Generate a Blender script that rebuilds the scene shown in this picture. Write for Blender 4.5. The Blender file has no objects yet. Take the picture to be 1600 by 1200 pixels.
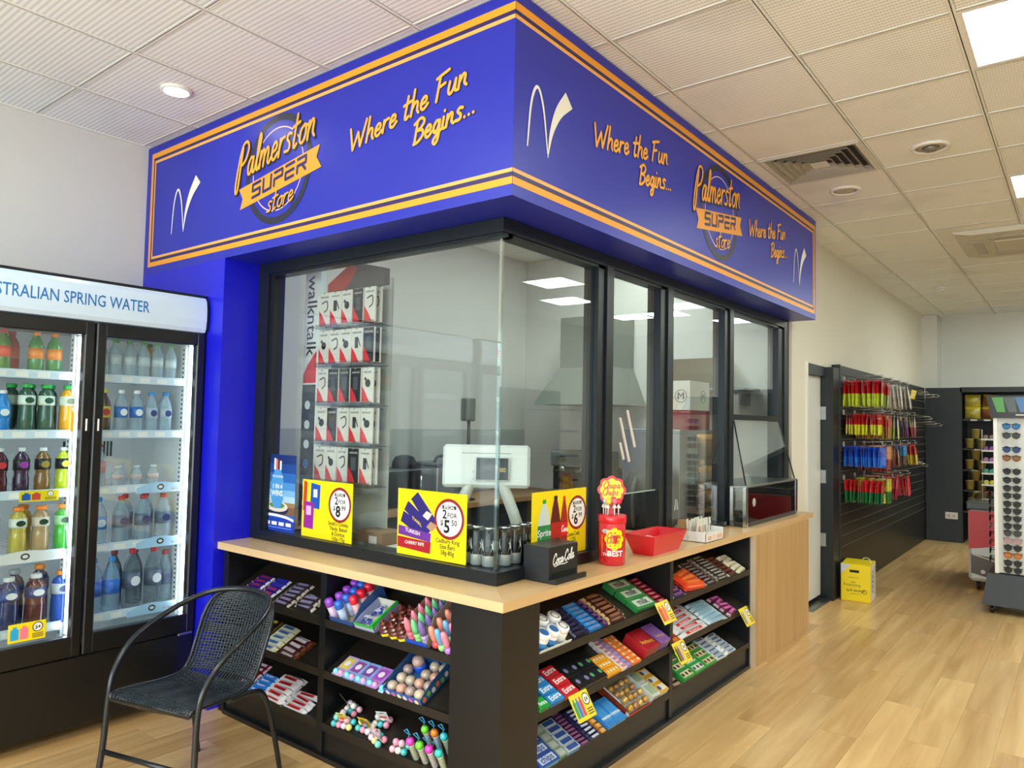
import bpy, math, random
from mathutils import Vector, Matrix
random.seed(7)
PI = math.pi
scene = bpy.context.scene
COL = scene.collection

# ---------------------------------------------------------------- camera
cam_d = bpy.data.cameras.new('camera')
cam_d.sensor_width = 36.0
cam_d.lens = 36.0 * 1148.16 / 1600.0
cam_d.clip_start = 0.05
cam = bpy.data.objects.new('camera', cam_d)
COL.objects.link(cam)
_r = Vector((0.78802861, 0.61531208, 0.02004852))
_u = Vector((0.01467481, -0.05133021, 0.99857391))
_f = Vector((-0.61546369, 0.78661061, 0.04947926))
cam.matrix_world = Matrix(((_r.x, _u.x, -_f.x, 1.73430855), (_r.y, _u.y, -_f.y, -2.19253982),
                           (_r.z, _u.z, -_f.z, 1.59370851), (0, 0, 0, 1)))
scene.camera = cam

# ---------------------------------------------------------------- world, daylight, exposure
w = bpy.data.worlds.new('daylight'); scene.world = w; w.use_nodes = True
bg = w.node_tree.nodes['Background']
bg.inputs[0].default_value = (0.80, 0.90, 1.0, 1); bg.inputs[1].default_value = 1.2
scene.view_settings.view_transform = 'Standard'
scene.view_settings.look = 'None'
scene.view_settings.gamma = 1.0
scene.view_settings.use_curve_mapping = False
scene.view_settings.exposure = 0.55
scene.cycles.use_denoising = True
scene.cycles.max_bounces = 10
scene.cycles.diffuse_bounces = 5
scene.cycles.glossy_bounces = 5
scene.cycles.transparent_max_bounces = 14
scene.cycles.caustics_reflective = False
scene.cycles.caustics_refractive = False

def area(name, loc, target, sx, sy, power, color=(1, 1, 1)):
    d = bpy.data.lights.new(name, 'AREA'); d.shape = 'RECTANGLE'; d.size = sx; d.size_y = sy
    d.energy = power; d.color = color
    o = bpy.data.objects.new(name, d); COL.objects.link(o); o.location = loc
    o.rotation_euler = (Vector(target) - Vector(loc)).to_track_quat('-Z', 'Y').to_euler()
    return o
# daylight that enters through the three shop-front windows behind the camera
for k, wx in enumerate((-1.55, 0.95, 3.45)):
    area('window_daylight', (wx, -4.93, 1.6), (wx, 0, 1.5), 2.1, 2.3, 66, (0.92, 0.98, 1.0))

# ---------------------------------------------------------------- helpers
def lin(h):
    h = h.lstrip('#'); out = []
    for i in (0, 2, 4):
        c = int(h[i:i+2], 16) / 255.0
        out.append(c / 12.92 if c <= 0.04045 else ((c + 0.055) / 1.055) ** 2.4)
    return (*out, 1.0)

_M = {}
def mat(hexc, rough=0.5, metal=0.0, emit=0.0, coat=0.0, var=0.0, bump=0.0, scale=40.0, name=None):
    key = (hexc, rough, metal, emit, coat, var, bump, scale)
    if key in _M: return _M[key]
    m = bpy.data.materials.new(name or 'surface_' + hexc.lstrip('#')); m.use_nodes = True
    nt = m.node_tree; b = nt.nodes['Principled BSDF']; c = lin(hexc)
    b.inputs['Base Color'].default_value = c
    b.inputs['Roughness'].default_value = rough; b.inputs['Metallic'].default_value = metal
    if coat: b.inputs['Coat Weight'].default_value = coat; b.inputs['Coat Roughness'].default_value = 0.08
    if emit: b.inputs['Emission Color'].default_value = c; b.inputs['Emission Strength'].default_value = emit
    if var or bump:
        tc = nt.nodes.new('ShaderNodeTexCoord'); n = nt.nodes.new('ShaderNodeTexNoise')
        n.inputs['Scale'].default_value = scale; n.inputs['Detail'].default_value = 3
        nt.links.new(tc.outputs['Object'], n.inputs['Vector'])
        if var:
            mx = nt.nodes.new('ShaderNodeMix'); mx.data_type = 'RGBA'
            mx.inputs['A'].default_value = tuple(x * (1 - var) for x in c[:3]) + (1,)
            mx.inputs['B'].default_value = tuple(min(1, x * (1 + var)) for x in c[:3]) + (1,)
            nt.links.new(n.outputs['Fac'], mx.inputs['Factor']); nt.links.new(mx.outputs['Result'], b.inputs['Base Color'])
        if bump:
            bp = nt.nodes.new('ShaderNodeBump'); bp.inputs['Strength'].default_value = bump; bp.inputs['Distance'].default_value = 0.002
            nt.links.new(n.outputs['Fac'], bp.inputs['Height']); nt.links.new(bp.outputs['Normal'], b.inputs['Normal'])
    _M[key] = m
    return m

def glass_mat(name, tint=(0.93, 0.97, 0.95), ior=1.45, extra=0.0, rough=0.0):
    m = bpy.data.materials.new(name); m.use_nodes = True; nt = m.node_tree
    nt.nodes.remove(nt.nodes['Principled BSDF'])
    out = nt.nodes['Material Output']
    t = nt.nodes.new('ShaderNodeBsdfTransparent'); t.inputs[0].default_value = (*tint, 1)
    g = nt.nodes.new('ShaderNodeBsdfGlossy'); g.inputs['Roughness'].default_value = rough
    geo = nt.nodes.new('ShaderNodeNewGeometry'); dt = nt.nodes.new('ShaderNodeVectorMath'); dt.operation = 'DOT_PRODUCT'
    nt.links.new(geo.outputs['Incoming'], dt.inputs[0]); nt.links.new(geo.outputs['Normal'], dt.inputs[1])
    def mth(op, a, b):
        n = nt.nodes.new('ShaderNodeMath'); n.operation = op; n.use_clamp = op == 'ADD'
        for i, q in enumerate((a, b)):
            if isinstance(q, (int, float)): n.inputs[i].default_value = q
            else: nt.links.new(q, n.inputs[i])
        return n.outputs[0]
    f0 = ((ior - 1) / (ior + 1)) ** 2
    inv = mth('SUBTRACT', 1.0, mth('ABSOLUTE', dt.outputs['Value'], 0))      # Schlick reflectance of one surface
    fac = mth('ADD', mth('MULTIPLY', mth('POWER', inv, 5.0), 1 - f0), f0 + extra)
    mx = nt.nodes.new('ShaderNodeMixShader')
    nt.links.new(fac, mx.inputs[0])
    nt.links.new(t.outputs[0], mx.inputs[1]); nt.links.new(g.outputs[0], mx.inputs[2]); nt.links.new(mx.outputs[0], out.inputs[0])
    return m

def clear_mat(name, hexc, alpha=0.45):
    """tinted clear plastic: part see-through, part glossy body"""
    m = bpy.data.materials.new(name); m.use_nodes = True; nt = m.node_tree
    b = nt.nodes['Principled BSDF']; b.inputs['Base Color'].default_value = lin(hexc)
    b.inputs['Roughness'].default_value = 0.12; b.inputs['Alpha'].default_value = alpha
    return m

def wood_mat(name, c_lo, c_hi, axis, scale=1.0, rough=0.4, rnd=True, coat=0.0, contrast=1.0):
    """grain that runs along one object axis; each piece shifts its own grain"""
    m = bpy.data.materials.new(name); m.use_nodes = True; nt = m.node_tree; b = nt.nodes['Principled BSDF']
    b.inputs['Roughness'].default_value = rough
    if coat: b.inputs['Coat Weight'].default_value = coat; b.inputs['Coat Roughness'].default_value = 0.18
    geo = nt.nodes.new('ShaderNodeNewGeometry'); mp = nt.nodes.new('ShaderNodeMapping')
    s = [16.0, 16.0, 16.0]; s['xyz'.index(axis)] = 1.1
    mp.inputs['Scale'].default_value = [v * scale for v in s]
    src = geo.outputs['Position']
    oi = nt.nodes.new('ShaderNodeObjectInfo')
    if rnd:
        mul = nt.nodes.new('ShaderNodeMath'); mul.operation = 'MULTIPLY'; mul.inputs[1].default_value = 37.0
        nt.links.new(oi.outputs['Random'], mul.inputs[0])
        add = nt.nodes.new('ShaderNodeVectorMath'); add.operation = 'ADD'
        nt.links.new(src, add.inputs[0]); nt.links.new(mul.outputs[0], add.inputs[1]); src = add.outputs[0]
    nt.links.new(src, mp.inputs['Vector'])
    n1 = nt.nodes.new('ShaderNodeTexNoise'); n1.inputs['Scale'].default_value = 1.0; n1.inputs['Detail'].default_value = 6
    n1.inputs['Distortion'].default_value = 0.6
    nt.links.new(mp.outputs[0], n1.inputs['Vector'])
    mp2 = nt.nodes.new('ShaderNodeMapping'); mp2.inputs['Scale'].default_value = [v * scale * 0.22 for v in s]
    nt.links.new(src, mp2.inputs['Vector'])
    n2 = nt.nodes.new('ShaderNodeTexNoise'); n2.inputs['Scale'].default_value = 1.0; n2.inputs['Detail'].default_value = 3
    n2.inputs['Distortion'].default_value = 1.2
    nt.links.new(mp2.outputs[0], n2.inputs['Vector'])
    av = nt.nodes.new('ShaderNodeMath'); av.operation = 'ADD'
    nt.links.new(n1.outputs['Fac'], av.inputs[0]); nt.links.new(n2.outputs['Fac'], av.inputs[1])
    cr = nt.nodes.new('ShaderNodeMapRange'); cr.inputs['From Min'].default_value = 1.0 - 0.32 / contrast; cr.inputs['From Max'].default_value = 1.0 + 0.32 / contrast
    nt.links.new(av.outputs[0], cr.inputs['Value'])
    mx = nt.nodes.new('ShaderNodeMix'); mx.data_type = 'RGBA'
    mx.inputs['A'].default_value = lin(c_lo); mx.inputs['B'].default_value = lin(c_hi)
    nt.links.new(cr.outputs['Result'], mx.inputs['Factor'])
    res = mx.outputs['Result']
    if rnd:
        hv = nt.nodes.new('ShaderNodeHueSaturation')
        mr = nt.nodes.new('ShaderNodeMapRange'); mr.inputs['To Min'].default_value = 0.9; mr.inputs['To Max'].default_value = 1.1
        nt.links.new(oi.outputs['Random'], mr.inputs['Value']); nt.links.new(mr.outputs['Result'], hv.inputs['Value'])
        nt.links.new(res, hv.inputs['Color']); res = hv.outputs['Color']
    nt.links.new(res, b.inputs['Base Color'])
    return m

class MB:
    def __init__(s): s.v = []; s.f = []; s.m = []; s.s = []
    def face(s, idx, m=0, sm=False): s.f.append(tuple(idx)); s.m.append(m); s.s.append(sm)
    def poly(s, pts, m=0):
        b = len(s.v); s.v += [tuple(p) for p in pts]; s.face(range(b, b + len(pts)), m); return s
    def box(s, x0, y0, z0, x1, y1, z1, m=0, xf=None):
        if x0 > x1: x0, x1 = x1, x0
        if y0 > y1: y0, y1 = y1, y0
        if z0 > z1: z0, z1 = z1, z0
        b = len(s.v)
        p = [(x0,y0,z0),(x1,y0,z0),(x1,y1,z0),(x0,y1,z0),(x0,y0,z1),(x1,y0,z1),(x1,y1,z1),(x0,y1,z1)]
        s.v += [tuple(xf @ Vector(q)) for q in p] if xf else p
        for q in ((0,3,2,1),(4,5,6,7),(0,1,5,4),(1,2,6,5),(2,3,7,6),(3,0,4,7)): s.face([b + i for i in q], m)
        return s
    def rbox(s, x0, y0, z0, x1, y1, z1, r=0.004, m=0, xf=None):
        """box with chamfered edges"""
        b = len(s.v); P = []
        X, Y, Z = (x0, x1), (y0, y1), (z0, z1)
        idx = {}
        for i in (0, 1):
            for j in (0, 1):
                for k in (0, 1):
                    sx, sy, sz = (1, -1)[i], (1, -1)[j], (1, -1)[k]
                    for a in range(3):
                        q = [X[i] + sx * r, Y[j] + sy * r, Z[k] + sz * r]; q[a] = (X[i], Y[j], Z[k])[a]
                        idx[(i, j, k, a)] = b + len(P); P.append(tuple(q))
        s.v += [tuple(xf @ Vector(q)) for q in P] if xf else P
        for a in range(3):
            o = [t for t in range(3) if t != a]
            for e in (0, 1):
                ring = []
                for (p, q) in ((0, 0), (1, 0), (1, 1), (0, 1)):
                    c = [0, 0, 0]; c[a] = e; c[o[0]] = p; c[o[1]] = q; ring.append(idx[(*c, a)])
                flip = (e == 0) != (a == 1)
                s.face(ring[::-1] if flip else ring, m)
        for a in range(3):
            o = [t for t in range(3) if t != a]
            for p in (0, 1):
                for q in (0, 1):
                    c0 = [0, 0, 0]; c1 = [0, 0, 0]; c0[a] = 0; c1[a] = 1
                    for c in (c0, c1): c[o[0]] = p; c[o[1]] = q
                    s.face([idx[(*c0, o[0])], idx[(*c1, o[0])], idx[(*c1, o[1])], idx[(*c0, o[1])]], m)
        for i in (0, 1):
            for j in (0, 1):
                for k in (0, 1): s.face([idx[(i, j, k, 0)], idx[(i, j, k, 1)], idx[(i, j, k, 2)]], m)
        return s
    def prism(s, poly, axis, a, b_, m=0):
        """extrude a 2-D outline along an axis"""
        n = len(poly); b = len(s.v)
        def P(u, v, t): return {'x': (t, u, v), 'y': (u, t, v), 'z': (u, v, t)}[axis]
        s.v += [P(u, v, a) for u, v in poly] + [P(u, v, b_) for u, v in poly]
        s.face(range(b, b + n), m); s.face(range(b + 2 * n - 1, b + n - 1, -1), m)
        for i in range(n):
            j = (i + 1) % n; s.face((b + i, b + j, b + n + j, b + n + i), m)
        return s
    def lathe(s, prof, n=16, c=(0, 0, 0), m=0, axis='z', smooth=True):
        """prof: (radius, height[, material]) from bottom to top"""
        b = len(s.v); k = len(prof)
        for p in prof:
            for i in range(n):
                t = 2 * PI * i / n; x, y, z = p[0] * math.cos(t), p[0] * math.sin(t), p[1]
                if axis == 'x': x, y, z = z, x, y
                if axis == 'y': x, y, z = x, z, y
                s.v.append((c[0] + x, c[1] + y, c[2] + z))
        for j in range(k - 1):
            mm = prof[j + 1][2] if len(prof[j + 1]) > 2 else m
            for i in range(n):
                q = (i + 1) % n; s.face((b + j*n + i, b + j*n + q, b + (j+1)*n + q, b + (j+1)*n + i), mm, smooth)
        if prof[0][0] > 1e-5: s.face([b + i for i in range(n)][::-1], prof[1][2] if len(prof[1]) > 2 else m)
        if prof[-1][0] > 1e-5: s.face([b + (k-1)*n + i for i in range(n)], prof[-1][2] if len(prof[-1]) > 2 else m)
        return s
    def tube(s, path, r, n=8, m=0, closed=False):
        P = [Vector(p) for p in path]; k = len(P); b = len(s.v); prev = None
        for i in range(k):
            if closed: t = (P[(i+1) % k] - P[i-1])
            else: t = P[min(i+1, k-1)] - P[max(i-1, 0)]
            t.normalize()
            if prev is None:
                a = Vector((0, 0, 1)) if abs(t.z) < 0.9 else Vector((1, 0, 0)); u = t.cross(a).normalized()
            else:
                u = (prev - t * prev.dot(t)); u = u.normalized() if u.length > 1e-6 else t.orthogonal().normalized()
            prev = u; v = t.cross(u); rr = r[i] if isinstance(r, (list, tuple)) else r
            for j in range(n):
                an = 2 * PI * j / n; s.v.append(tuple(P[i] + u * (rr * math.cos(an)) + v * (rr * math.sin(an))))
        for i in range(k if closed else k - 1):
            i2 = (i + 1) % k
            for j in range(n):
                j2 = (j + 1) % n; s.face((b + i*n + j, b + i*n + j2, b + i2*n + j2, b + i2*n + j), m, True)
        if not closed:
            s.face([b + j for j in range(n)][::-1], m); s.face([b + (k-1)*n + j for j in range(n)], m)
        return s
    def ball(s, c, r, n=10, m=0, sz=1.0):
        prof = [(max(1e-6, r * math.sin(PI * i / (n // 2 + 2))), -r * sz * math.cos(PI * i / (n // 2 + 2))) for i in range(n // 2 + 3)]
        return s.lathe(prof, n, c, m)
    def mesh(s, name, mats):
        me = bpy.data.meshes.new(name); me.from_pydata(s.v, [], s.f)
        for mm in (mats if isinstance(mats, (list, tuple)) else [mats]): me.materials.append(mm)
        me.polygons.foreach_set('material_index', s.m); me.polygons.foreach_set('use_smooth', s.s)
        me.update(); return me

def link(name, data, parent=None, loc=(0, 0, 0), rot=(0, 0, 0)):
    o = bpy.data.objects.new(name, data); COL.objects.link(o)
    if parent: o.parent = parent
    o.location = loc; o.rotation_euler = rot
    return o
def part(name, mb, mats, parent, loc=(0, 0, 0), rot=(0, 0, 0), label=None):
    o = link(name, mb.mesh(name, mats) if isinstance(mb, MB) else mb, parent, loc, rot)
    if label: o['label'] = label
    return o
def tag(o, label, cat, group=None):
    o['label'] = label; o['category'] = cat
    if group: o['group'] = group
    return o
def thing(name, label, cat, loc=(0, 0, 0), rot=(0, 0, 0), group=None):
    o = link(name, None, None, loc, rot); o.empty_display_size = 0.05
    return tag(o, label, cat, group)
def single(name, mb, mats, label, cat, loc=(0, 0, 0), rot=(0, 0, 0), group=None):
    o = link(name, mb.mesh(name, mats) if isinstance(mb, MB) else mb, None, loc, rot)
    return tag(o, label, cat, group)
def struct(name, mb, mats, parent=None, loc=(0, 0, 0)):
    o = link(name, mb.mesh(name, mats), parent, loc)
    if parent is None: o['kind'] = 'structure'
    return o
def dup(root, loc, rot=None, label=None, group=None):
    r = root.copy(); COL.objects.link(r); r.location = loc
    if rot is not None: r.rotation_euler = rot
    if label: r['label'] = label
    if group: r['group'] = group
    for ch in root.children:
        c = ch.copy(); COL.objects.link(c); c.parent = r
        for g in ch.children:
            d = g.copy(); COL.objects.link(d); d.parent = c
    return r

# ---------------------------------------------------------------- lettering
def smooth(pts, n=5):
    if len(pts) < 3: return [tuple(p) for p in pts]
    P = [Vector((*p, 0)) for p in pts]; out = []
    for i in range(len(P) - 1):
        p0 = P[i-1] if i else P[0] * 2 - P[1]; p1, p2 = P[i], P[i+1]; p3 = P[i+2] if i + 2 < len(P) else P[i+1] * 2 - P[i]
        for k in range(n):
            t = k / n
            q = 0.5 * ((2*p1) + (p2-p0)*t + (2*p0-5*p1+4*p2-p3)*t*t + (3*p1-p0-3*p2+p3)*t**3)
            out.append((q.x, q.y))
    out.append(tuple(pts[-1])); return out
class Plane:
    """2-D drawing plane: origin, u and v directions, outward normal offset"""
    def __init__(s, o, u, v): s.o = Vector(o); s.u = Vector(u).normalized(); s.v = Vector(v).normalized(); s.n = s.u.cross(s.v)
    def __call__(s, a, b, h=0.0): return tuple(s.o + s.u * a + s.v * b + s.n * h)
_K = [0]
def stroke(mb, pl, pts, w, h=0.001, m=0, cap=True):
    """a flat printed stroke of width w with round ends"""
    n = len(pts); _K[0] = (_K[0] + 1) % 32; h = h + _K[0] * 5e-5      # overlapping strokes never share a plane
    if n == 1 or (n == 2 and math.dist(pts[0], pts[1]) < 1e-6): 
        disc(mb, pl, pts[0], w / 2, h, m); return
    L, R = [], []
    for i in range(n):
        a = Vector(pts[max(i-1, 0)]); c = Vector(pts[min(i+1, n-1)]); t = (c - a)
        if t.length < 1e-9: t = Vector((1, 0))
        t.normalize(); nn = Vector((-t.y, t.x)); p = Vector(pts[i]); ww = (w[i] if isinstance(w, list) else w) / 2
        L.append(p + nn * ww); R.append(p - nn * ww)
    for i in range(n - 1):
        e = h + i * 1.6e-6; mb.poly([pl(*R[i], e), pl(*R[i+1], e), pl(*L[i+1], e), pl(*L[i], e)], m)
    if cap and not isinstance(w, list):
        disc(mb, pl, pts[0], w / 2, h - 4e-6, m, 8); disc(mb, pl, pts[-1], w / 2, h + n * 1.6e-6 + 4e-6, m, 8)
def disc(mb, pl, c, r, h=0.001, m=0, n=16, ry=None):
    ry = ry or r
    mb.poly([pl(c[0] + r * math.cos(2*PI*i/n), c[1] + ry * math.sin(2*PI*i/n), h) for i in range(n)], m)
def ring(mb, pl, c, r, w, h=0.001, m=0, n=48, ry=None):
    k = (ry or r) / r
    for i in range(n):
        a, b = 2*PI*i/n, 2*PI*(i+1)/n
        mb.poly([pl(c[0]+(r+e)*math.cos(t), c[1]+(r+e)*k*math.sin(t), h) for e, t in ((-w/2, a), (w/2, a), (w/2, b), (-w/2, b))], m)
def rect(mb, pl, a0, b0, a1, b1, h=0.001, m=0):
    mb.poly([pl(a0, b0, h), pl(a1, b0, h), pl(a1, b1, h), pl(a0, b1, h)], m)
# hand-lettered stroke alphabet: x-height 1, ascender 2
G = {
 'W': (1.75, [[(0.0, 2.0), (0.32, 0.0)], [(0.32, 0), (0.85, 1.35)], [(0.85, 1.35), (1.1, 0.0)], [(1.1, 0), (1.7, 2.1)]]),
 'h': (0.85, [[(0.28, 2.1), (0.02, 0.0)], [(0.1, 0.55), (0.4, 1.0), (0.62, 0.85), (0.58, 0.3), (0.72, 0.0)]]),
 'e': (0.8, [[(0.12, 0.48), (0.5, 0.58), (0.58, 0.85), (0.38, 1.02), (0.12, 0.7), (0.1, 0.2), (0.35, 0.0), (0.72, 0.3)]]),
 'r': (0.68, [[(0.15, 1.0), (0.04, 0.0)], [(0.1, 0.5), (0.3, 0.92), (0.6, 0.98)]]),
 't': (0.72, [[(0.42, 1.85), (0.18, 0.25), (0.3, 0.0), (0.5, 0.15)], [(0.02, 1.22), (0.72, 1.32)]]),
 'F': (1.1, [[(0.12, 0.0), (0.4, 1.95)], [(0.08, 1.85), (0.6, 1.98), (1.15, 2.08)], [(0.28, 1.05), (0.85, 1.15)]]),
 'u': (0.88, [[(0.16, 1.0), (0.06, 0.3), (0.22, 0.0), (0.5, 0.3), (0.68, 1.0)], [(0.68, 1.0), (0.62, 0.2), (0.78, 0.0)]]),
 'n': (0.88, [[(0.15, 1.0), (0.04, 0.0)], [(0.1, 0.5), (0.42, 1.0), (0.6, 0.85), (0.54, 0.3), (0.72, 0.02)]]),
 'B': (1.15, [[(0.12, 0.0), (0.36, 1.9)], [(0.05, 1.75), (0.7, 2.05), (1.05, 1.65), (0.75, 1.2), (0.3, 1.08)], [(0.3, 1.08), (0.85, 0.95), (0.95, 0.45), (0.5, 0.05), (0.06, 0.0)]]),
 'g': (0.85, [[(0.62, 0.85), (0.36, 1.0), (0.08, 0.55), (0.2, 0.05), (0.5, 0.3), (0.66, 0.95)], [(0.66, 0.95), (0.58, -0.5), (0.3, -0.95), (0.08, -0.65), (0.4, -0.25), (0.8, 0.05)]]),
 'i': (0.42, [[(0.18, 1.0), (0.1, 0.15), (0.28, 0.0)], [(0.25, 1.5), (0.26, 1.52)]]),
 's': (0.75, [[(0.66, 0.92), (0.4, 1.02), (0.2, 0.78), (0.5, 0.42), (0.42, 0.06), (0.02, 0.08)]]),
 '.': (0.4, [[(0.12, 0.02), (0.13, 0.03)]]),
 ' ': (0.55, []),
 'P': (1.2, [[(0.5, 1.9), (0.35, 0.6), (0.22, -0.5), (0.02, -0.75), (-0.08, -0.3), (0.1, 0.9), (0.45, 2.0), (0.95, 2.15), (1.2, 1.7), (0.95, 1.1), (0.55, 0.85)]]),
 'a': (0.92, [[(0.66, 0.82), (0.42, 1.0), (0.12, 0.6), (0.16, 0.08), (0.42, 0.1), (0.68, 0.95)], [(0.68, 0.95), (0.62, 0.2), (0.76, 0.0), (0.98, 0.25)]]),
 'l': (0.5, [[(0.02, 0.3), (0.34, 1.1), (0.5, 1.9), (0.36, 2.1), (0.22, 1.5), (0.16, 0.25), (0.3, 0.0), (0.52, 0.25)]]),
 'm': (1.3, [[(0.12, 1.0), (0.04, 0.0)], [(0.08, 0.45), (0.36, 1.0), (0.52, 0.8), (0.46, 0.0)], [(0.5, 0.5), (0.8, 1.0), (0.98, 0.8), (0.92, 0.2), (1.08, 0.0), (1.3, 0.25)]]),
 'o': (0.85, [[(0.5, 1.0), (0.16, 0.75), (0.1, 0.2), (0.36, 0.0), (0.64, 0.3), (0.66, 0.8), (0.45, 1.0), (0.85, 0.85)]]),
 'p': (0.85, [[(0.2, 1.0), (-0.05, -0.9)], [(0.12, 0.55), (0.42, 1.0), (0.66, 0.7), (0.5, 0.08), (0.1, 0.15)]]),
 'C': (1.15, [[(1.02, 1.5), (1.0, 1.95), (0.65, 2.05), (0.2, 1.4), (0.08, 0.6), (0.35, 0.02), (0.75, 0.1), (1.1, 0.5)]]),
 'c': (0.72, [[(0.6, 0.8), (0.42, 1.0), (0.12, 0.6), (0.2, 0.06), (0.45, 0.02), (0.72, 0.3)]]),
 '-': (0.5, [[(0.08, 0.5), (0.42, 0.55)]]),
}
def write(mb, pl, text, a, b, size, slope=0.0, w=0.012, h=0.001, m=0, slant=0.0, track=1.0):
    """stroke lettering; size = x-height; slope = rise per unit of baseline"""
    x = 0.0; _K[0] = 0
    for ch in text:
        adv, strokes = G[ch]
        for st in strokes:
            pts = st if len(st) < 3 else smooth(st, 4)
            q = []
            for px, py in pts:
                X = (x + px) * size * track + py * size * slant; Y = py * size
                q.append((a + X, b + Y + X * slope))
            stroke(mb, pl, q, w, h, m)
        x += adv
    return x * size * track
_T = {}
def text_geo(s, bold=0.0):
    k = (s, bold)
    if k not in _T:
        cu = bpy.data.curves.new('lettering', 'FONT'); cu.body = s; cu.size = 1.0; cu.offset = bold; cu.resolution_u = 2; cu.align_x = 'CENTER'
        ob = bpy.data.objects.new('lettering', cu); COL.objects.link(ob)
        me = bpy.data.meshes.new_from_object(ob)
        _T[k] = ([tuple(v.co) for v in me.vertices], [tuple(p.vertices) for p in me.polygons])
        bpy.data.objects.remove(ob); bpy.data.curves.remove(cu); bpy.data.meshes.remove(me)
    return _T[k]
def txt(mb, pl, s, a, b, size, h=0.001, m=0, bold=0.0, sx=1.0, slope=0.0):
    """printed lettering, centred on a, baseline at b; size = font size (capitals ~0.7 of it)"""
    vs, fs = text_geo(s, bold); o = len(mb.v)
    for x, y, z in vs: mb.v.append(pl(a + x * size * sx, b + y * size + x * size * sx * slope, h))
    for f in fs: mb.face([o + i for i in f], m)
# ================================================================ the room
ZC = 3.282
XL, XR, YF, YB = -2.968, 4.8, -5.0, 10.55
WALL = mat('d6d6d0', 0.75, var=0.02, bump=0.05, scale=60, name='painted_wall')
WALL_CREAM = mat('dbd6c8', 0.75, var=0.02, bump=0.05, scale=60, name='painted_cream_wall')
BLACK = mat('0f1114', 0.35, bump=0.04, scale=300, name='black_laminate')
BLACKM = mat('1a1f24', 0.38, name='black_powder_coat')
WHITE = mat('e9e7e2', 0.45, name='white_paint')
CHROME = mat('c8cacc', 0.18, 1.0, name='chrome')
STEEL = mat('a9adad', 0.3, 1.0, var=0.06, scale=8, name='brushed_steel')

# floor of oak-look planks laid towards the far wall
FLOORW = wood_mat('oak_plank', 'b98d56', 'e4c088', 'y', 1.0, 0.32, True, 0.3, 1.0)
floor = struct('floor', MB().box(XL - 0.3, YF - 0.3, -0.06, XR + 0.3, YB + 0.3, -0.006), mat('6b4d30', 0.7, name='floor_screed'))
def pixel(p):
    d = Vector(p) - Vector((1.73430855, -2.19253982, 1.59370851)); z = d.dot(_f)
    if z < 0.1: return None
    return 800 + 1148.16 * d.dot(_r) / z, 600 - 1148.16 * d.dot(_u) / z
PW, PL_ = 0.19, 1.22
plank_me = MB().box(0, 0, -0.006, PW - 0.0008, PL_ - 0.0008, 0).mesh('plank', FLOORW)
rest = MB(); vis = []
i = 0
x = XL - 0.05
while x < XR:
    off = (i * 0.437) % 1.0 * PL_
    y = YF - off
    while y < YB:
        pts = [pixel((x + a * PW, y + b * PL_, 0)) for a in (0, .5, 1) for b in (0, .25, .5, .75, 1)]
        seen = [p for p in pts if p and -20 < p[0] < 1620 and 600 < p[1] < 1230]
        hid = x + PW < 0.0 and y > 0.0
        hid = hid or x + PW < -2.1
        if seen and not hid: vis.append((-len(seen), y, x))
        else: vis.append((1, y, x))
        y += PL_
    x += PW; i += 1
vis.sort()
nv = 0
for k, y, x in vis:
    if k < 0 and nv < 300:
        o = bpy.data.objects.new('plank', plank_me); COL.objects.link(o); o.parent = floor; o.location = (x, y, 0); nv += 1
    else: rest.box(x, y, -0.006, x + PW - 0.0008, y + PL_ - 0.0008, 0)
o = part('plank_field', rest, FLOORW, floor); o['kind'] = 'stuff'

# walls
struct('wall_left', MB().box(XL - 0.15, YF, 0, XL, YB, ZC + 0.2), WALL)
struct('wall_back', MB().box(XL, YB, 0, XR, YB + 0.15, ZC + 0.2), WALL)
struct('wall_right', MB().box(XR, YF, 0, XR + 0.15, YB, ZC + 0.2), WALL)
fw = MB()
wins = [(-2.6, -0.5), (-0.1, 2.0), (2.4, 4.5)]
ed = [XL] + [e for ab in wins for e in ab] + [XR]
for a, b in zip(ed[0::2], ed[1::2]): fw.box(a, YF - 0.15, 0, b, YF, ZC + 0.2)
for a, b in wins: fw.box(a, YF - 0.15, 0, b, YF, 0.35); fw.box(a, YF - 0.15, 2.85, b, YF, ZC + 0.2)
struct('wall_front', fw, WALL)
PANE = glass_mat('shopfront_glass')
for k, (a, b) in enumerate(wins):
    fr = MB()
    for q in ((a, 0.35, a + 0.05, 2.85), (b - 0.05, 0.35, b, 2.85), (a, 0.35, b, 0.40), (a, 2.80, b, 2.85)): fr.box(q[0], YF - 0.1, q[1], q[2], YF - 0.04, q[3])
    wo = struct('window_%d' % (k + 1), fr, BLACKM)
    part('pane', MB().box(a + 0.05, YF - 0.075, 0.40, b - 0.05, YF - 0.067, 2.80), PANE, wo)
# wall beside the kiosk: its front is x = -0.19; opening for the door
WX = -0.19
sw = MB()
sw.box(WX - 0.12, 4.035, 0, WX, 4.41, ZC); sw.box(WX - 0.12, 4.41, 2.15, WX, YB, ZC); sw.box(WX - 0.12, 5.02, 0, WX, YB, 2.15)
struct('wall_side', sw, WALL_CREAM)
struct('wall_kiosk', MB().box(XL, 4.035, 0, WX - 0.12, 4.15, ZC), WALL)
struct('wall_column', MB().box(WX, 10.15, 0, 0.012, YB, ZC), WALL)
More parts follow.
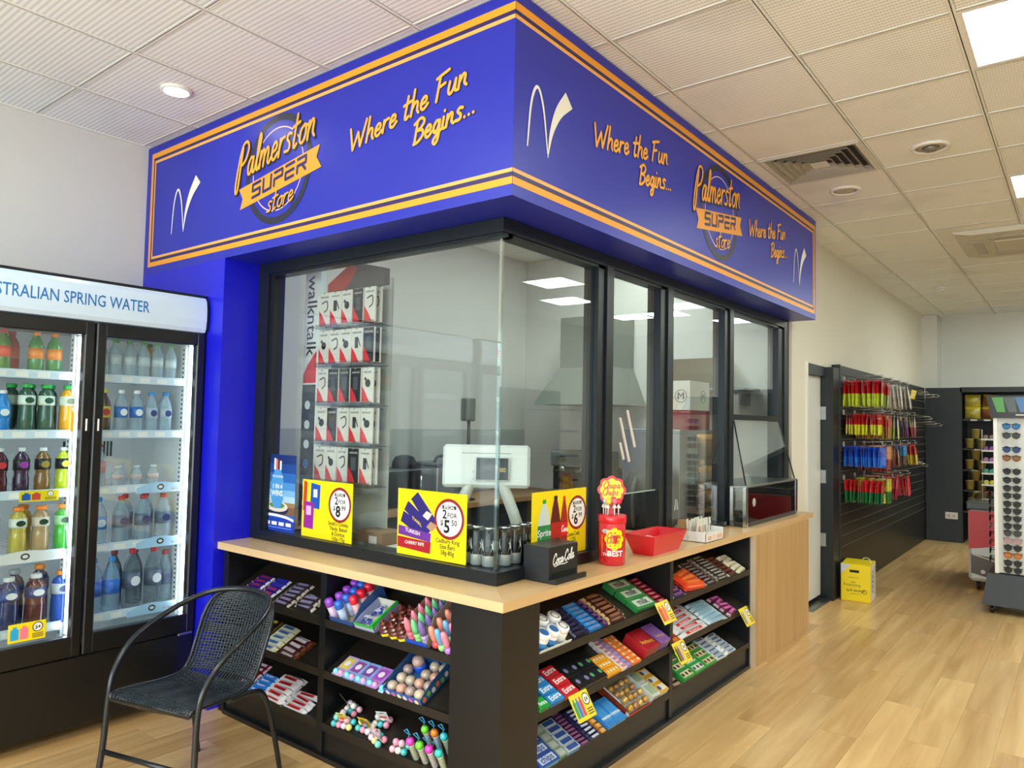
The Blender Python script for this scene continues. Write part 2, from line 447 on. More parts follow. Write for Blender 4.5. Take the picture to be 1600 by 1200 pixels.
# stock-room door and its frame
dr = struct('door_1', MB().rbox(WX - 0.075, 4.455, 0.045, WX - 0.035, 5.0, 2.06, 0.004), mat('d9dad6', 0.4, name='door_paint'))
hg = MB().box(WX - 0.04, 5.0, -0.06, WX + 0.012, 5.012, 0.06)
for z in (0.55, 1.13, 1.72): part('hinge', hg, STEEL, dr, (0, 0, z))
tr = struct('trim_1', MB().box(WX - 0.1, 4.445, 0, WX + 0.012, 4.455, 2.10).box(WX - 0.1, 4.445, 2.06, WX + 0.012, 5.02, 2.15)
       .box(WX - 0.12, 5.012, 0, WX + 0.075, 5.235, 2.15), BLACKM)
part('white_edge', MB().box(WX, 4.41, 0, WX + 0.015, 4.445, 2.16), WHITE, tr)
struct('trim_2', MB().prism([(WX - 0.1, 0), (WX + 0.05, 0), (WX + 0.03, 0.012), (WX - 0.1, 0.016)], 'y', 4.455, 5.012), STEEL)

# ---------------------------------------------------------------- ceiling: perforated tiles in a T-bar grid
def tile_mat():
    m = bpy.data.materials.new('perforated_tile'); m.use_nodes = True; nt = m.node_tree; b = nt.nodes['Principled BSDF']
    b.inputs['Roughness'].default_value = 0.8
    geo = nt.nodes.new('ShaderNodeNewGeometry'); sep = nt.nodes.new('ShaderNodeSeparateXYZ'); nt.links.new(geo.outputs['Position'], sep.inputs[0])
    def M(op, a, b_=None):
        n = nt.nodes.new('ShaderNodeMath'); n.operation = op
        for i, q in enumerate((a, b_)):
            if q is None: continue
            if isinstance(q, (int, float)): n.inputs[i].default_value = q
            else: nt.links.new(q, n.inputs[i])
        return n.outputs[0]
    def cell(o, pitch): return M('ABSOLUTE', M('SUBTRACT', M('FRACT', M('DIVIDE', o, pitch)), 0.5))
    cx, cy = cell(sep.outputs[1], 0.0244), cell(sep.outputs[0], 0.0124)
    d = M('SQRT', M('ADD', M('MULTIPLY', cx, cx), M('MULTIPLY', cy, cy)))
    hole = M('LESS_THAN', d, 0.27)
    rid = M('MULTIPLY', M('LESS_THAN', M('ABSOLUTE', M('SUBTRACT', cx, 0.0)), 0.22), 0.16)
    fac = M('MAXIMUM', M('MULTIPLY', hole, 0.32), rid)
    n = nt.nodes.new('ShaderNodeTexNoise'); n.inputs['Scale'].default_value = 2.2; n.inputs['Detail'].default_value = 8
    nt.links.new(geo.outputs['Position'], n.inputs['Vector'])
    st = nt.nodes.new('ShaderNodeMapRange'); st.inputs['From Min'].default_value = 0.55; st.inputs['From Max'].default_value = 0.8; st.inputs['To Max'].default_value = 0.18
    nt.links.new(n.outputs['Fac'], st.inputs['Value'])
    oi = nt.nodes.new('ShaderNodeObjectInfo')
    mx = nt.nodes.new('ShaderNodeMix'); mx.data_type = 'RGBA'
    mx.inputs['A'].default_value = lin('f6f8f6'); mx.inputs['B'].default_value = lin('5a574e')
    nt.links.new(M('ADD', M('ADD', fac, st.outputs[0]), M('MULTIPLY', oi.outputs['Random'], 0.06)), mx.inputs['Factor'])
    nt.links.new(mx.outputs['Result'], b.inputs['Base Color'])
    bp = nt.nodes.new('ShaderNodeBump'); bp.inputs['Strength'].default_value = 0.4; bp.inputs['Distance'].default_value = 0.003; bp.invert = True
    nt.links.new(fac, bp.inputs['Height']); nt.links.new(bp.outputs['Normal'], b.inputs['Normal'])
    return m
TILE = tile_mat()
ceiling = struct('ceiling', MB().box(XL - 0.1, YF - 0.1, ZC + 0.03, XR + 0.1, YB + 0.1, ZC + 0.15), mat('3a3a38', 0.9, name='ceiling_void'))
GX, GY, SX, SY = 0.71, 1.18, 0.62, 0.61
panels = {(1, 0), (1, 4), (1, -4), (1, 11), (4, 0), (4, 4), (4, -4), (4, 11), (-4, 3), (-3, 1), (-4, 0), (4, 8), (3, 11), (3, 6), (3, 2), (2, 10), (2, 13), (-4, -6), (-2, -6)}  # some unseen panels added to brighten the kiosk, far shop and entrance
skip = panels | {(-1, 2)} | {(0, 6), (1, 6), (0, 7), (1, 7)}
tile_me = MB().rbox(0.012, 0.012, 0, SX - 0.012, SY - 0.012, 0.015, 0.003).mesh('ceiling_tile', TILE)
far = MB(); ntile = 0
for i in range(-7, 8):
    for j in range(-11, 16):
        x, y = GX + i * SX, GY + j * SY
        if (i, j) in skip or x > XR or y > YB or x + SX < XL or y + SY < YF: continue
        p = [pixel((x + a * SX, y + b * SY, ZC)) for a in (0.05, .5, .95) for b in (0.05, .5, .95)]
        inkiosk = x + SX * 0.8 < 0 and y + SY * 0.9 > 0
        if any(q and -10 < q[0] < 1610 and -10 < q[1] < 600 for q in p) and not inkiosk and ntile < 300:
            dz = random.choice((0, 0, 0, 0.001, 0.002)); ntile += 1
            o = bpy.data.objects.new('ceiling_tile', tile_me); COL.objects.link(o); o.parent = ceiling; o.location = (x, y, ZC + 0.004 + dz)
        else: far.rbox(x + 0.012, y + 0.012, ZC + 0.004, x + SX - 0.012, y + SY - 0.012, ZC + 0.019, 0.003)
o = part('tile_field', far, TILE, ceiling); o['kind'] = 'stuff'
BAR = mat('e8e8e2', 0.5, name='grid_bar_paint')
for i in range(-6, 8):
    x = GX + i * SX
    if XL < x < XR: part('grid_bar', MB().box(x - 0.012, YF, ZC, x + 0.012, YB, ZC + 0.006).box(x - 0.002, YF, ZC, x + 0.002, YB, ZC + 0.03), BAR, ceiling)
for j in range(-10, 16):
    y = GY + j * SY
    if YF < y < YB: part('grid_bar', MB().box(XL, y - 0.011, ZC + 0.001, XR, y + 0.011, ZC + 0.007).box(XL, y - 0.002, ZC + 0.001, XR, y + 0.002, ZC + 0.03), BAR, ceiling)
tm = MB(); tm.box(XL, YF, ZC - 0.002, XL + 0.025, 0, ZC + 0.02).box(WX, 4.05, ZC - 0.002, WX + 0.025, 10.15, ZC + 0.02).box(0.012, YB - 0.025, ZC - 0.002, XR, YB, ZC + 0.02)
part('edge_angle', tm, BAR, ceiling)

# LED panels
LED = mat('eefaf2', 0.5, emit=15.0, name='led_diffuser')
led_names = {(-4, -6): 'added unseen light panel over the shop entrance, nearer the left wall', (-2, -6): 'added unseen light panel over the shop entrance, nearer the middle', (1, 0): 'square white light panel nearest the sign, cut by the top of the picture', (1, 4): 'small sliver of light panel at the right picture edge above the air conditioner'}
ORDW = ['first', 'x', 'x', 'x', 'second', 'third', 'fourth', 'fifth', 'sixth', 'x', 'seventh', 'x', 'eighth', 'x', 'ninth', 'tenth', 'x', 'eleventh']
for (i, j) in sorted(panels):
    x, y = GX + i * SX, GY + j * SY
    t = thing('ceiling_light', led_names.get((i, j)) or ('unseen light panel, %s from the left, %s from the front' % (('inside the kiosk, first', 'inside the kiosk, second', 'x', 'x', 'x', 'third', 'fourth', 'fifth', 'sixth')[i + 4], ORDW[j + 4])), 'ceiling light', (x, y, ZC), group='square light panels')
    f = MB()
    for q in ((0.012, 0.012, SX - 0.012, 0.03), (0.012, SY - 0.03, SX - 0.012, SY - 0.012), (0.012, 0.03, 0.03, SY - 0.03), (SX - 0.03, 0.03, SX - 0.012, SY - 0.03)): f.box(q[0], q[1], 0.001, q[2], q[3], 0.02)
    part('frame', f, WHITE, t); part('diffuser', MB().box(0.03, 0.03, 0.003, SX - 0.03, SY - 0.03, 0.012), LED, t)
# round downlight that is on, and the round speakers
def round_fit(name, label, cat, x, y, r, lit, group=None):
    t = thing(name, label, cat, (x, y, ZC), group=group)
    part('bezel', MB().lathe([(r * 0.78, 0.002), (r * 0.82, -0.012), (r, -0.010), (r * 1.02, -0.002), (r * 1.02, 0.004)], 28), WHITE, t)
    if lit: part('lens', MB().lathe([(1e-6, -0.012), (r * 0.6, -0.011), (r * 0.82, -0.006)], 28), mat('ffffff', 0.4, emit=25.0, name='downlight_lens'), t)
    else:
        part('grille', MB().lathe([(1e-6, -0.004), (r * 0.5, -0.004), (r * 0.78, -0.002)], 28), mat('b9b4a8', 0.7, var=0.25, scale=400, name='speaker_mesh'), t)
    return t
round_fit('downlight', 'lit round downlight in the ceiling above the drinks fridge', 'downlight', -1.99, -0.33, 0.075, True)
t = round_fit('ceiling_speaker', 'round white ceiling fitting with a dark centre, right of the air vent', 'speaker', 1.02, 2.75, 0.105, False, 'round ceiling fittings')
part('lamp_cup', MB().lathe([(0.05, -0.005), (0.035, -0.022), (1e-6, -0.025)], 20), mat('8a857a', 0.4, 0.6), t)
round_fit('ceiling_speaker', 'plain round grille in the ceiling just beyond the air vent', 'speaker', 0.40, 3.33, 0.10, False, 'round ceiling fittings')
t = thing('smoke_detector', 'small white smoke detector on the far ceiling', 'detector', (0.386, 7.80, ZC))
part('base', MB().lathe([(0.06, 0.002), (0.06, -0.015), (0.052, -0.02)], 20), WHITE, t)
part('dome', MB().lathe([(0.05, -0.02), (0.045, -0.04), (1e-6, -0.045)], 20), WHITE, t)

# square air diffuser of nested slanted rings
t = thing('air_vent', 'square louvred air diffuser in the ceiling beside the blue sign', 'air vent', (GX - SX / 2, GY + 2.5 * SY, ZC))
VM = mat('d6d2c8', 0.5, name='vent_paint')
part('backing', MB().box(-0.29, -0.29, 0.05, 0.29, 0.29, 0.055), mat('101010', 0.9, name='vent_void'), t)
def frust(a, za, b, zb):
    m = MB()
    A = [(-a, -a, za), (a, -a, za), (a, a, za), (-a, a, za)]; B = [(-b, -b, zb), (b, -b, zb), (b, b, zb), (-b, b, zb)]
    for k in range(4): m.poly([A[k], A[(k+1) % 4], B[(k+1) % 4], B[k]]); m.poly([B[k], B[(k+1) % 4], A[(k+1) % 4], A[k]])
    return m
fm = MB()
for q in ((-0.296, -0.296, 0.296, -0.272), (-0.296, 0.272, 0.296, 0.296), (-0.296, -0.272, -0.272, 0.272), (0.272, -0.272, 0.296, 0.272)): fm.box(q[0], q[1], -0.004, q[2], q[3], 0.01)
part('frame', fm, VM, t)
for a in (0.272, 0.228, 0.184, 0.14, 0.096): part('louvre', frust(a, -0.006, a - 0.034, 0.026), VM, t)
part('centre_plate', MB().box(-0.05, -0.05, 0.0, 0.05, 0.05, 0.006), VM, t)
# air-conditioning cassette
t = thing('air_conditioner', 'white ceiling cassette air conditioner at the right picture edge', 'air conditioner', (1.36, 5.55, ZC))
CW = mat('cfcabb', 0.4, name='cassette_plastic')
c = MB(); R_ = 0.52
c.prism([(-R_, 0.0), (R_, 0.0), (R_ - 0.02, -0.02), (R_ - 0.14, -0.045), (-R_ + 0.14, -0.045), (-R_ + 0.02, -0.02)], 'y', -R_, R_)
part('panel', c, CW, t)
part('surround', MB().box(-0.638, -0.70, 0.003, 0.582, 0.50, 0.010), WHITE, t)
part('intake_grille', MB().rbox(-0.24, -0.24, -0.062, 0.24, 0.24, -0.044, 0.01), mat('c9c4b4', 0.45), t)
for s in (-1, 1):
    part('flap', MB().rbox(-0.27, s * 0.35 - 0.045, -0.058, 0.27, s * 0.35 + 0.045, -0.044, 0.006), mat('b7b2a3', 0.4), t)
    part('flap', MB().rbox(s * 0.35 - 0.045, -0.27, -0.058, s * 0.35 + 0.045, 0.27, -0.044, 0.006), mat('b7b2a3', 0.4), t)
# ================================================================ kiosk: fascia sign, pillar, glazing, counter
FZ = 2.463
LR, LX = 4.035, -2.968
BLUE = mat('202aac', 0.38, name='blue_vinyl')
ORANGE = mat('f5a324', 0.4, name='orange_vinyl'); PEACH = mat('f6b35e', 0.4, name='light_orange_vinyl')
NAVY = mat('2c1f5c', 0.4, name='navy_vinyl'); DARK = mat('22263a', 0.4, name='dark_vinyl'); PINKW = mat('f3c6bf', 0.4, name='pale_ring_vinyl'); OFFW = mat('efece2', 0.4, name='white_vinyl')
fascia = thing('fascia_sign', 'long blue and orange sign band wrapping the top of the kiosk', 'sign', (0, 0, FZ))
b = MB()
# bulkhead box: front band, side band, soffit
b.box(LX, 0.0, 0, 0.0, 0.10, ZC - FZ - 0.004).box(-0.10, 0.10, 0, 0.0, LR, ZC - FZ - 0.004)
b.box(LX, 0.10, 0, -0.1, 0.34, 0.02).box(-0.34, 0.34, 0, -0.1, LR, 0.02)
part('bulkhead', b, BLUE, fascia)
for nm, pl, a0, a1, u_wh, u_logo, u_sw in (
        ('front', Plane((0, 0, -FZ), (1, 0, 0), (0, 0, 1)), LX + 0.055, 0.0, [-0.966], [-1.962], [-2.631]),
        ('side', Plane((0, 0, -FZ), (0, 1, 0), (0, 0, 1)), 0.0, LR - 0.03, [0.595, 2.528], [1.623], [0.089, 3.454])):
    st = MB(); h = 0.0012
    for (z0, z1, m) in ((2.508, 2.537, 0), (2.537, 2.556, 2), (2.556, 2.571, 1), (3.2, 3.232, 0), (3.182, 3.2, 2), (3.165, 3.182, 1)):
        rect(st, pl, a0, z0, a1, z1, h, m)
    e = a0 if nm == 'front' else a1; s = 1 if nm == 'front' else -1
    for (k0, k1, m) in ((0, 0.028, 0), (0.028, 0.042, 2), (0.042, 0.056, 1)):
        lo, hi = {0: (2.508, 3.232), 2: (2.537, 3.2), 1: (2.556, 3.182)}[m]
        rect(st, pl, min(e + s * k0, e + s * k1), lo, max(e + s * k0, e + s * k1), hi, h + 0.0003 * (m + 1), m)
    part('border_stripe', st, [ORANGE, PEACH, NAVY], fascia, label='orange double stripe border')
    for u in u_wh:
        lt = MB()
        for (ww, hh, mm) in ((0.020, 0.0012, 0), (0.0138, 0.003, 1)):
            write(lt, pl, 'Where the Fun', u - 0.01, 2.838, 0.052, 0.172, ww, hh, mm, slant=0.06, track=1.27)
            write(lt, pl, 'Begins...', u + 0.415, 2.778, 0.049, 0.172, ww, hh, mm, slant=0.06, track=1.22)
        part('slogan', lt, [NAVY, mat('f7ae3c', 0.4, name='slogan_orange')], fascia, label='handwritten orange slogan Where the Fun Begins')
    for u in u_logo:
        lg = MB(); c = (u + 0.41, 2.872)
        disc(lg, pl, c, 0.268, 0.0012, 0, 56); ring(lg, pl, c, 0.27, 0.036, 0.0016, 1); ring(lg, pl, c, 0.218, 0.006, 0.0017, 2)
        part('badge_ring', lg, [BLUE, DARK, PINKW], fascia, label='dark round badge with a thin pale ring')
        bn = MB()
        P = [(u + 0.06, 2.823), (u + 0.76, 2.926), (u + 0.735, 2.868), (u + 0.777, 2.81), (u + 0.075, 2.708), (u + 0.098, 2.766)]
        bn.poly([pl(*P[k], 0.0024) for k in (0, 5, 2, 1)][::-1], 0); bn.poly([pl(*P[k], 0.0024) for k in (5, 4, 3, 2)][::-1], 0)
        # blocky SUPER
        S = {'S': [[(1, 2), (0, 2), (0, 1), (1, 1), (1, 0), (0, 0)]], 'U': [[(0, 2), (0, 0), (1, 0), (1, 2)]], 'P': [[(0, 0), (0, 1)], [(0, 2), (1, 2), (1, 1), (0, 1)]],
             'E': [[(1, 2), (0, 2)], [(0, 1), (1, 1)], [(0, 1), (0, 0), (1, 0)]], 'R': [[(0, 0), (0, 1)], [(0, 2), (1, 2), (1, 1), (0, 1)], [(0.55, 1), (1, 0)]]}
        for k, ch in enumerate('SUPER'):
            for stt in S[ch]:
                q = []
                for i in range(len(stt) - 1):
                    pa, pb = stt[i], stt[i + 1]; seg = []
                    for (px, py) in (pa, pb):
                        X = 0.19 + k * 0.098 + px * 0.068 + py * 0.002; Y = py * 0.034
                        seg.append((u + X, 2.729 + Y + X * 0.147))
                    _K[0] = (_K[0] + 1) % 8; stroke(bn, pl, seg, 0.0165, 0.0032, 1)
        part('banner', bn, [mat('f0a02c', 0.4, name='banner_orange'), NAVY], fascia, label='orange ribbon banner reading SUPER')
        nmz = MB(); nst = MB()
        for (ww, hh, mm, dx, dz) in ((0.022, 0.0030, 0, 0.003, -0.005), (0.0165, 0.0050, 1, 0, 0)): write(nst, pl, 'store', u + 0.33 + dx, 2.652 + dz, 0.05, 0.15, ww * 0.6, hh, mm, slant=0.12, track=1.22)
        for (ww, hh, mm, dx, dz) in ((0.0235, 0.0030, 0, 0.003, -0.007), (0.0155, 0.0050, 1, 0, 0)):
            write(nmz, pl, 'Palmerston', u + 0.035 + dx, 2.872 + dz, 0.088, 0.155, ww, hh, mm, slant=0.10, track=0.915)
        part('shop_name', nmz, [mat('191b22', 0.4, name='shadow_vinyl'), mat('f3a832', 0.4, name='name_orange')], fascia, label='orange script shop name Palmerston')
        part('shop_word', nst, [mat('191b22', 0.4, name='shadow_vinyl'), mat('f3a832', 0.4, name='name_orange')], fascia, label='orange script word store')
    for u in u_sw:
        s2 = MB()
        arc = smooth([(u, 2.682), (u + 0.022, 2.87), (u + 0.062, 2.945), (u + 0.105, 2.87), (u + 0.14, 2.69)], 8)
        stroke(s2, pl, arc, [0.003 + 0.011 * math.sin(PI * min(1, 0.15 + 0.75 * i / len(arc))) for i in range(len(arc))], 0.0014, 0)
        tl = smooth([(u + 0.14, 2.675), (u + 0.165, 2.79), (u + 0.215, 2.89), (u + 0.29, 2.97)], 8)
        stroke(s2, pl, tl, [0.004 + 0.075 * (i / len(tl)) ** 1.1 for i in range(len(tl))], 0.0016, 0)
        part('bounce_swoosh', s2, OFFW, fascia, label='white bouncing swoosh')

# blue pillar between fridge and window, below the sign
pil = MB().box(LX, 0.0, 0, -2.02, 0.28, FZ)
struct('wall_pillar', pil, mat('1618cc', 0.35, name='blue_pillar_paint'))  # blue more saturated than the sign, to carry the fridge glow

# glazing frame of black aluminium
GZ0, GZ1 = 0.903, FZ - 0.002
FRM = mat('1b2126', 0.33, 0.3, name='black_aluminium')
KG = glass_mat('kiosk_glass', (0.945, 0.97, 0.96), 1.5, 0.025)
glz = thing('kiosk_glazing', 'black framed glass screen standing on the kiosk counter', 'glazing', (0, 0, 0))
gy, gx = 0.215, -0.212
part('sill', MB().box(-2.018, gy, GZ0, gx, gy + 0.13, 0.955).box(gx - 0.13, gy + 0.13, GZ0, gx, 1.01, 0.955), FRM, glz)
part('sill', MB().box(gx - 0.10, 1.86, GZ0, gx, 2.70, 0.935), FRM, glz)
part('head_rail', MB().box(-2.018, gy, 2.40, gx, gy + 0.10, GZ1).box(-2.0, gy + 0.012, 2.385, gx - 0.012, gy + 0.08, 2.40), FRM, glz)
part('head_rail', MB().box(gx - 0.10, gy + 0.10, 2.40, gx, 4.03, GZ1).box(gx - 0.08, gy + 0.05, 2.385, gx - 0.012, 4.0, 2.40), FRM, glz)
part('jamb', MB().box(-2.018, gy, 0.955, -1.92, gy + 0.10, 2.40).box(-1.92, gy + 0.015, 0.955, -1.885, gy + 0.085, 2.40), FRM, glz)
for (y0, y1) in ((1.01, 1.15), (1.71, 1.86), (2.68, 2.82), (3.80, 4.03)):
    ym = (y0 + y1) / 2
    part('mullion', MB().box(gx - 0.10, y0 + 0.004, GZ0, gx - 0.012, ym - 0.004, 2.40).box(gx - 0.10, ym + 0.002, GZ0, gx, y1, 2.40).box(gx - 0.09, ym - 0.004, GZ0, gx - 0.02, ym + 0.002, 2.40), FRM, glz)
part('transom', MB().box(gx - 0.09, 2.82, 1.63, gx, 3.80, 1.667), FRM, glz)
gyc, gxc = gy + 0.04, gx - 0.04
part('pane', MB().box(-1.90, gyc - 0.005, 0.95, gxc, gyc + 0.005, 2.395), KG, glz)
part('pane', MB().box(gxc - 0.005, gyc + 0.012, 0.95, gxc + 0.005, 1.014, 2.395), KG, glz)
part('pane', MB().box(gxc - 0.005, 1.145, 1.21, gxc + 0.005, 1.715, 2.395), KG, glz)
part('pane', MB().box(gxc - 0.005, 1.855, 0.93, gxc + 0.005, 2.685, 2.395), KG, glz)
part('pane', MB().box(gxc - 0.005, 2.815, 1.66, gxc + 0.005, 3.805, 2.395), KG, glz)
part('pane_edge', MB().box(gxc - 0.006, gyc - 0.006, 0.955, gxc + 0.008, gyc + 0.008, 2.39), glass_mat('edge_glass', (0.75, 0.85, 0.82), 1.5, 0.35), glz, label='bright glass corner edge')
part('pane_edge', MB().box(gxc - 0.006, 1.15, 1.205, gxc + 0.006, 1.71, 1.211), mat('9fb0aa', 0.2), glz)

# counter top: two straight runs mitred at the corner
OAKX = wood_mat('counter_oak_front', 'cfaa7a', 'e8ca9e', 'x', 0.7, 0.36, False, 0.2, 0.8)
OAKY = wood_mat('counter_oak_side', 'c8a06c', 'e0bd8e', 'y', 0.7, 0.36, False, 0.2, 0.8)
OAKZ = wood_mat('oak_panel', 'b08a58', 'cfa874', 'z', 0.9, 0.42, False, 0.1, 0.8)
ct = thing('service_counter', 'light oak counter top running round the kiosk corner', 'counter top', (0, 0, 0.862))
cx, cy = -0.019, 0.022
def mitre(poly, z0, z1, m=0):
    mb = MB(); mb.prism(poly, 'z', z0, z1, m); return mb
part('front_run', mitre([(-2.018, cy), (cx, cy), (-0.95, cy + 0.931), (-2.018, cy + 0.931)], 0, 0.038), OAKX, ct)
part('side_run', mitre([(cx, cy + 0.0006), (cx, 4.034), (-0.95, 4.034), (-0.95, cy + 0.9316)], 0, 0.038), OAKY, ct)

# base units with sloping shelves
def shelf_z(z, t, tilt=0.27): return z + 0.0 + t * math.tan(tilt)
TILT = 0.47; SD = 0.25
LIPS = (0.64, 0.405, 0.165)
SH = mat('1f1a15', 0.42, bump=0.05, scale=300, name='shelf_edge_laminate')
SHT = mat('14161a', 0.4, name='shelf_top_laminate')
def base_unit(name, label, run, s0, s1, divs, face):
    """run 'x': along the front, run 'y': along the side; face = front plane coordinate"""
    t = thing(name, label, 'shelf unit')
    def bx(mb, a0, a1, d0, d1, z0, z1, m=0):
        if run == 'x': mb.box(a0, face + d0, z0, a1, face + d1, z1, m)
        else: mb.box(face - d1, a0, z0, face - d0, a1, z1, m)
        return mb
    part('back_panel', bx(MB(), s0 + (0.03 if run == 'y' else 0), s1 - (0.004 if run == 'x' else 0), 0.253, 0.263, 0.0, 0.862), BLACK, t)
    part('plinth', bx(MB(), s0, s1, 0.012, 0.03, 0.0, 0.15), BLACK, t)
    for a, b2 in divs: part('side_panel', bx(MB(), a, b2, 0.0, 0.253 if a != 0.27 else 0.235, 0.0, 0.862), BLACK, t)
    for (a, b2) in [(divs[k][1], divs[k + 1][0]) for k in range(len(divs) - 1)]:
        if b2 - a < 0.3: continue
        for z in LIPS:
            sm = MB(); c, s_ = math.cos(TILT), math.sin(TILT)
            prof = [(0.0, z), (0.0, z - 0.036), (SD, z - 0.036 + SD * math.tan(TILT) * 0.9), (SD, z - 0.012 + SD * math.tan(TILT)), (0.018, z - 0.012 + 0.018 * math.tan(TILT)), (0.016, z)]
            if run == 'x': sm.prism([(face + d, zz) for d, zz in prof], 'x', a, b2)
            else: sm.prism([(face - d, zz) for d, zz in prof], 'y', a, b2)
            part('shelf', sm, SH, t)
    return t
UF, US = 0.045, -0.042
u1 = base_unit('shelf_unit', 'black under-counter shelves facing the chair', 'x', -1.99, -0.30, [(-1.99, -1.94), (-1.145, -1.102), (-0.305, -0.283)], UF)
u2 = base_unit('shelf_unit', 'black under-counter shelves facing the open floor', 'y', 0.285, 2.69, [(0.27, 0.292), (1.492, 1.530), (2.668, 2.688)], US)
cp = thing('corner_post', 'black boxed corner panel between the two shelf units', 'panel', (0, 0, 0))
part('front_face', MB().box(-0.283, UF - 0.001, 0, US + 0.001, UF + 0.02, 0.862), BLACK, cp)
part('side_face', MB().box(US - 0.02, UF + 0.02, 0, US + 0.001, 0.27, 0.862), mat('171310', 0.4, name='black_laminate_side'), cp)  # same black panel, side face given a browner tone
single('kick_board', MB().box(-0.0535, 0.06, 0.0, -0.031, 2.66, 0.022), BLACK, 'black skirting strip along the floor under the side shelves', 'skirting')
single('kick_board', MB().box(-1.93, 0.032, 0.0, -0.07, 0.056, 0.022), BLACK, 'black skirting strip along the floor under the front shelves', 'skirting')
# oak end unit
t = thing('counter_end', 'oak veneer end panel under the far end of the counter', 'panel', (0, 0, 0))
part('front_panel', MB().box(-0.03, 2.69, 0, -0.007, 3.868, 0.862), OAKZ, t)
part('end_panel', MB().box(-0.18, 3.845, 0, -0.03, 3.868, 0.862), OAKZ, t)
part('edge_band', MB().box(-0.2, 2.6885, 0, -0.007, 2.692, 0.862), mat('cdbb9f', 0.5, name='edge_band'), t)
ORD = ['first', 'second', 'third', 'fourth', 'fifth', 'sixth', 'seventh', 'eighth', 'ninth', 'tenth', 'eleventh', 'twelfth', 'thirteenth', 'fourteenth', 'fifteenth',
       'sixteenth', 'seventeenth', 'eighteenth', 'nineteenth', 'twentieth', 'twenty-first', 'twenty-second', 'twenty-third', 'twenty-fourth']
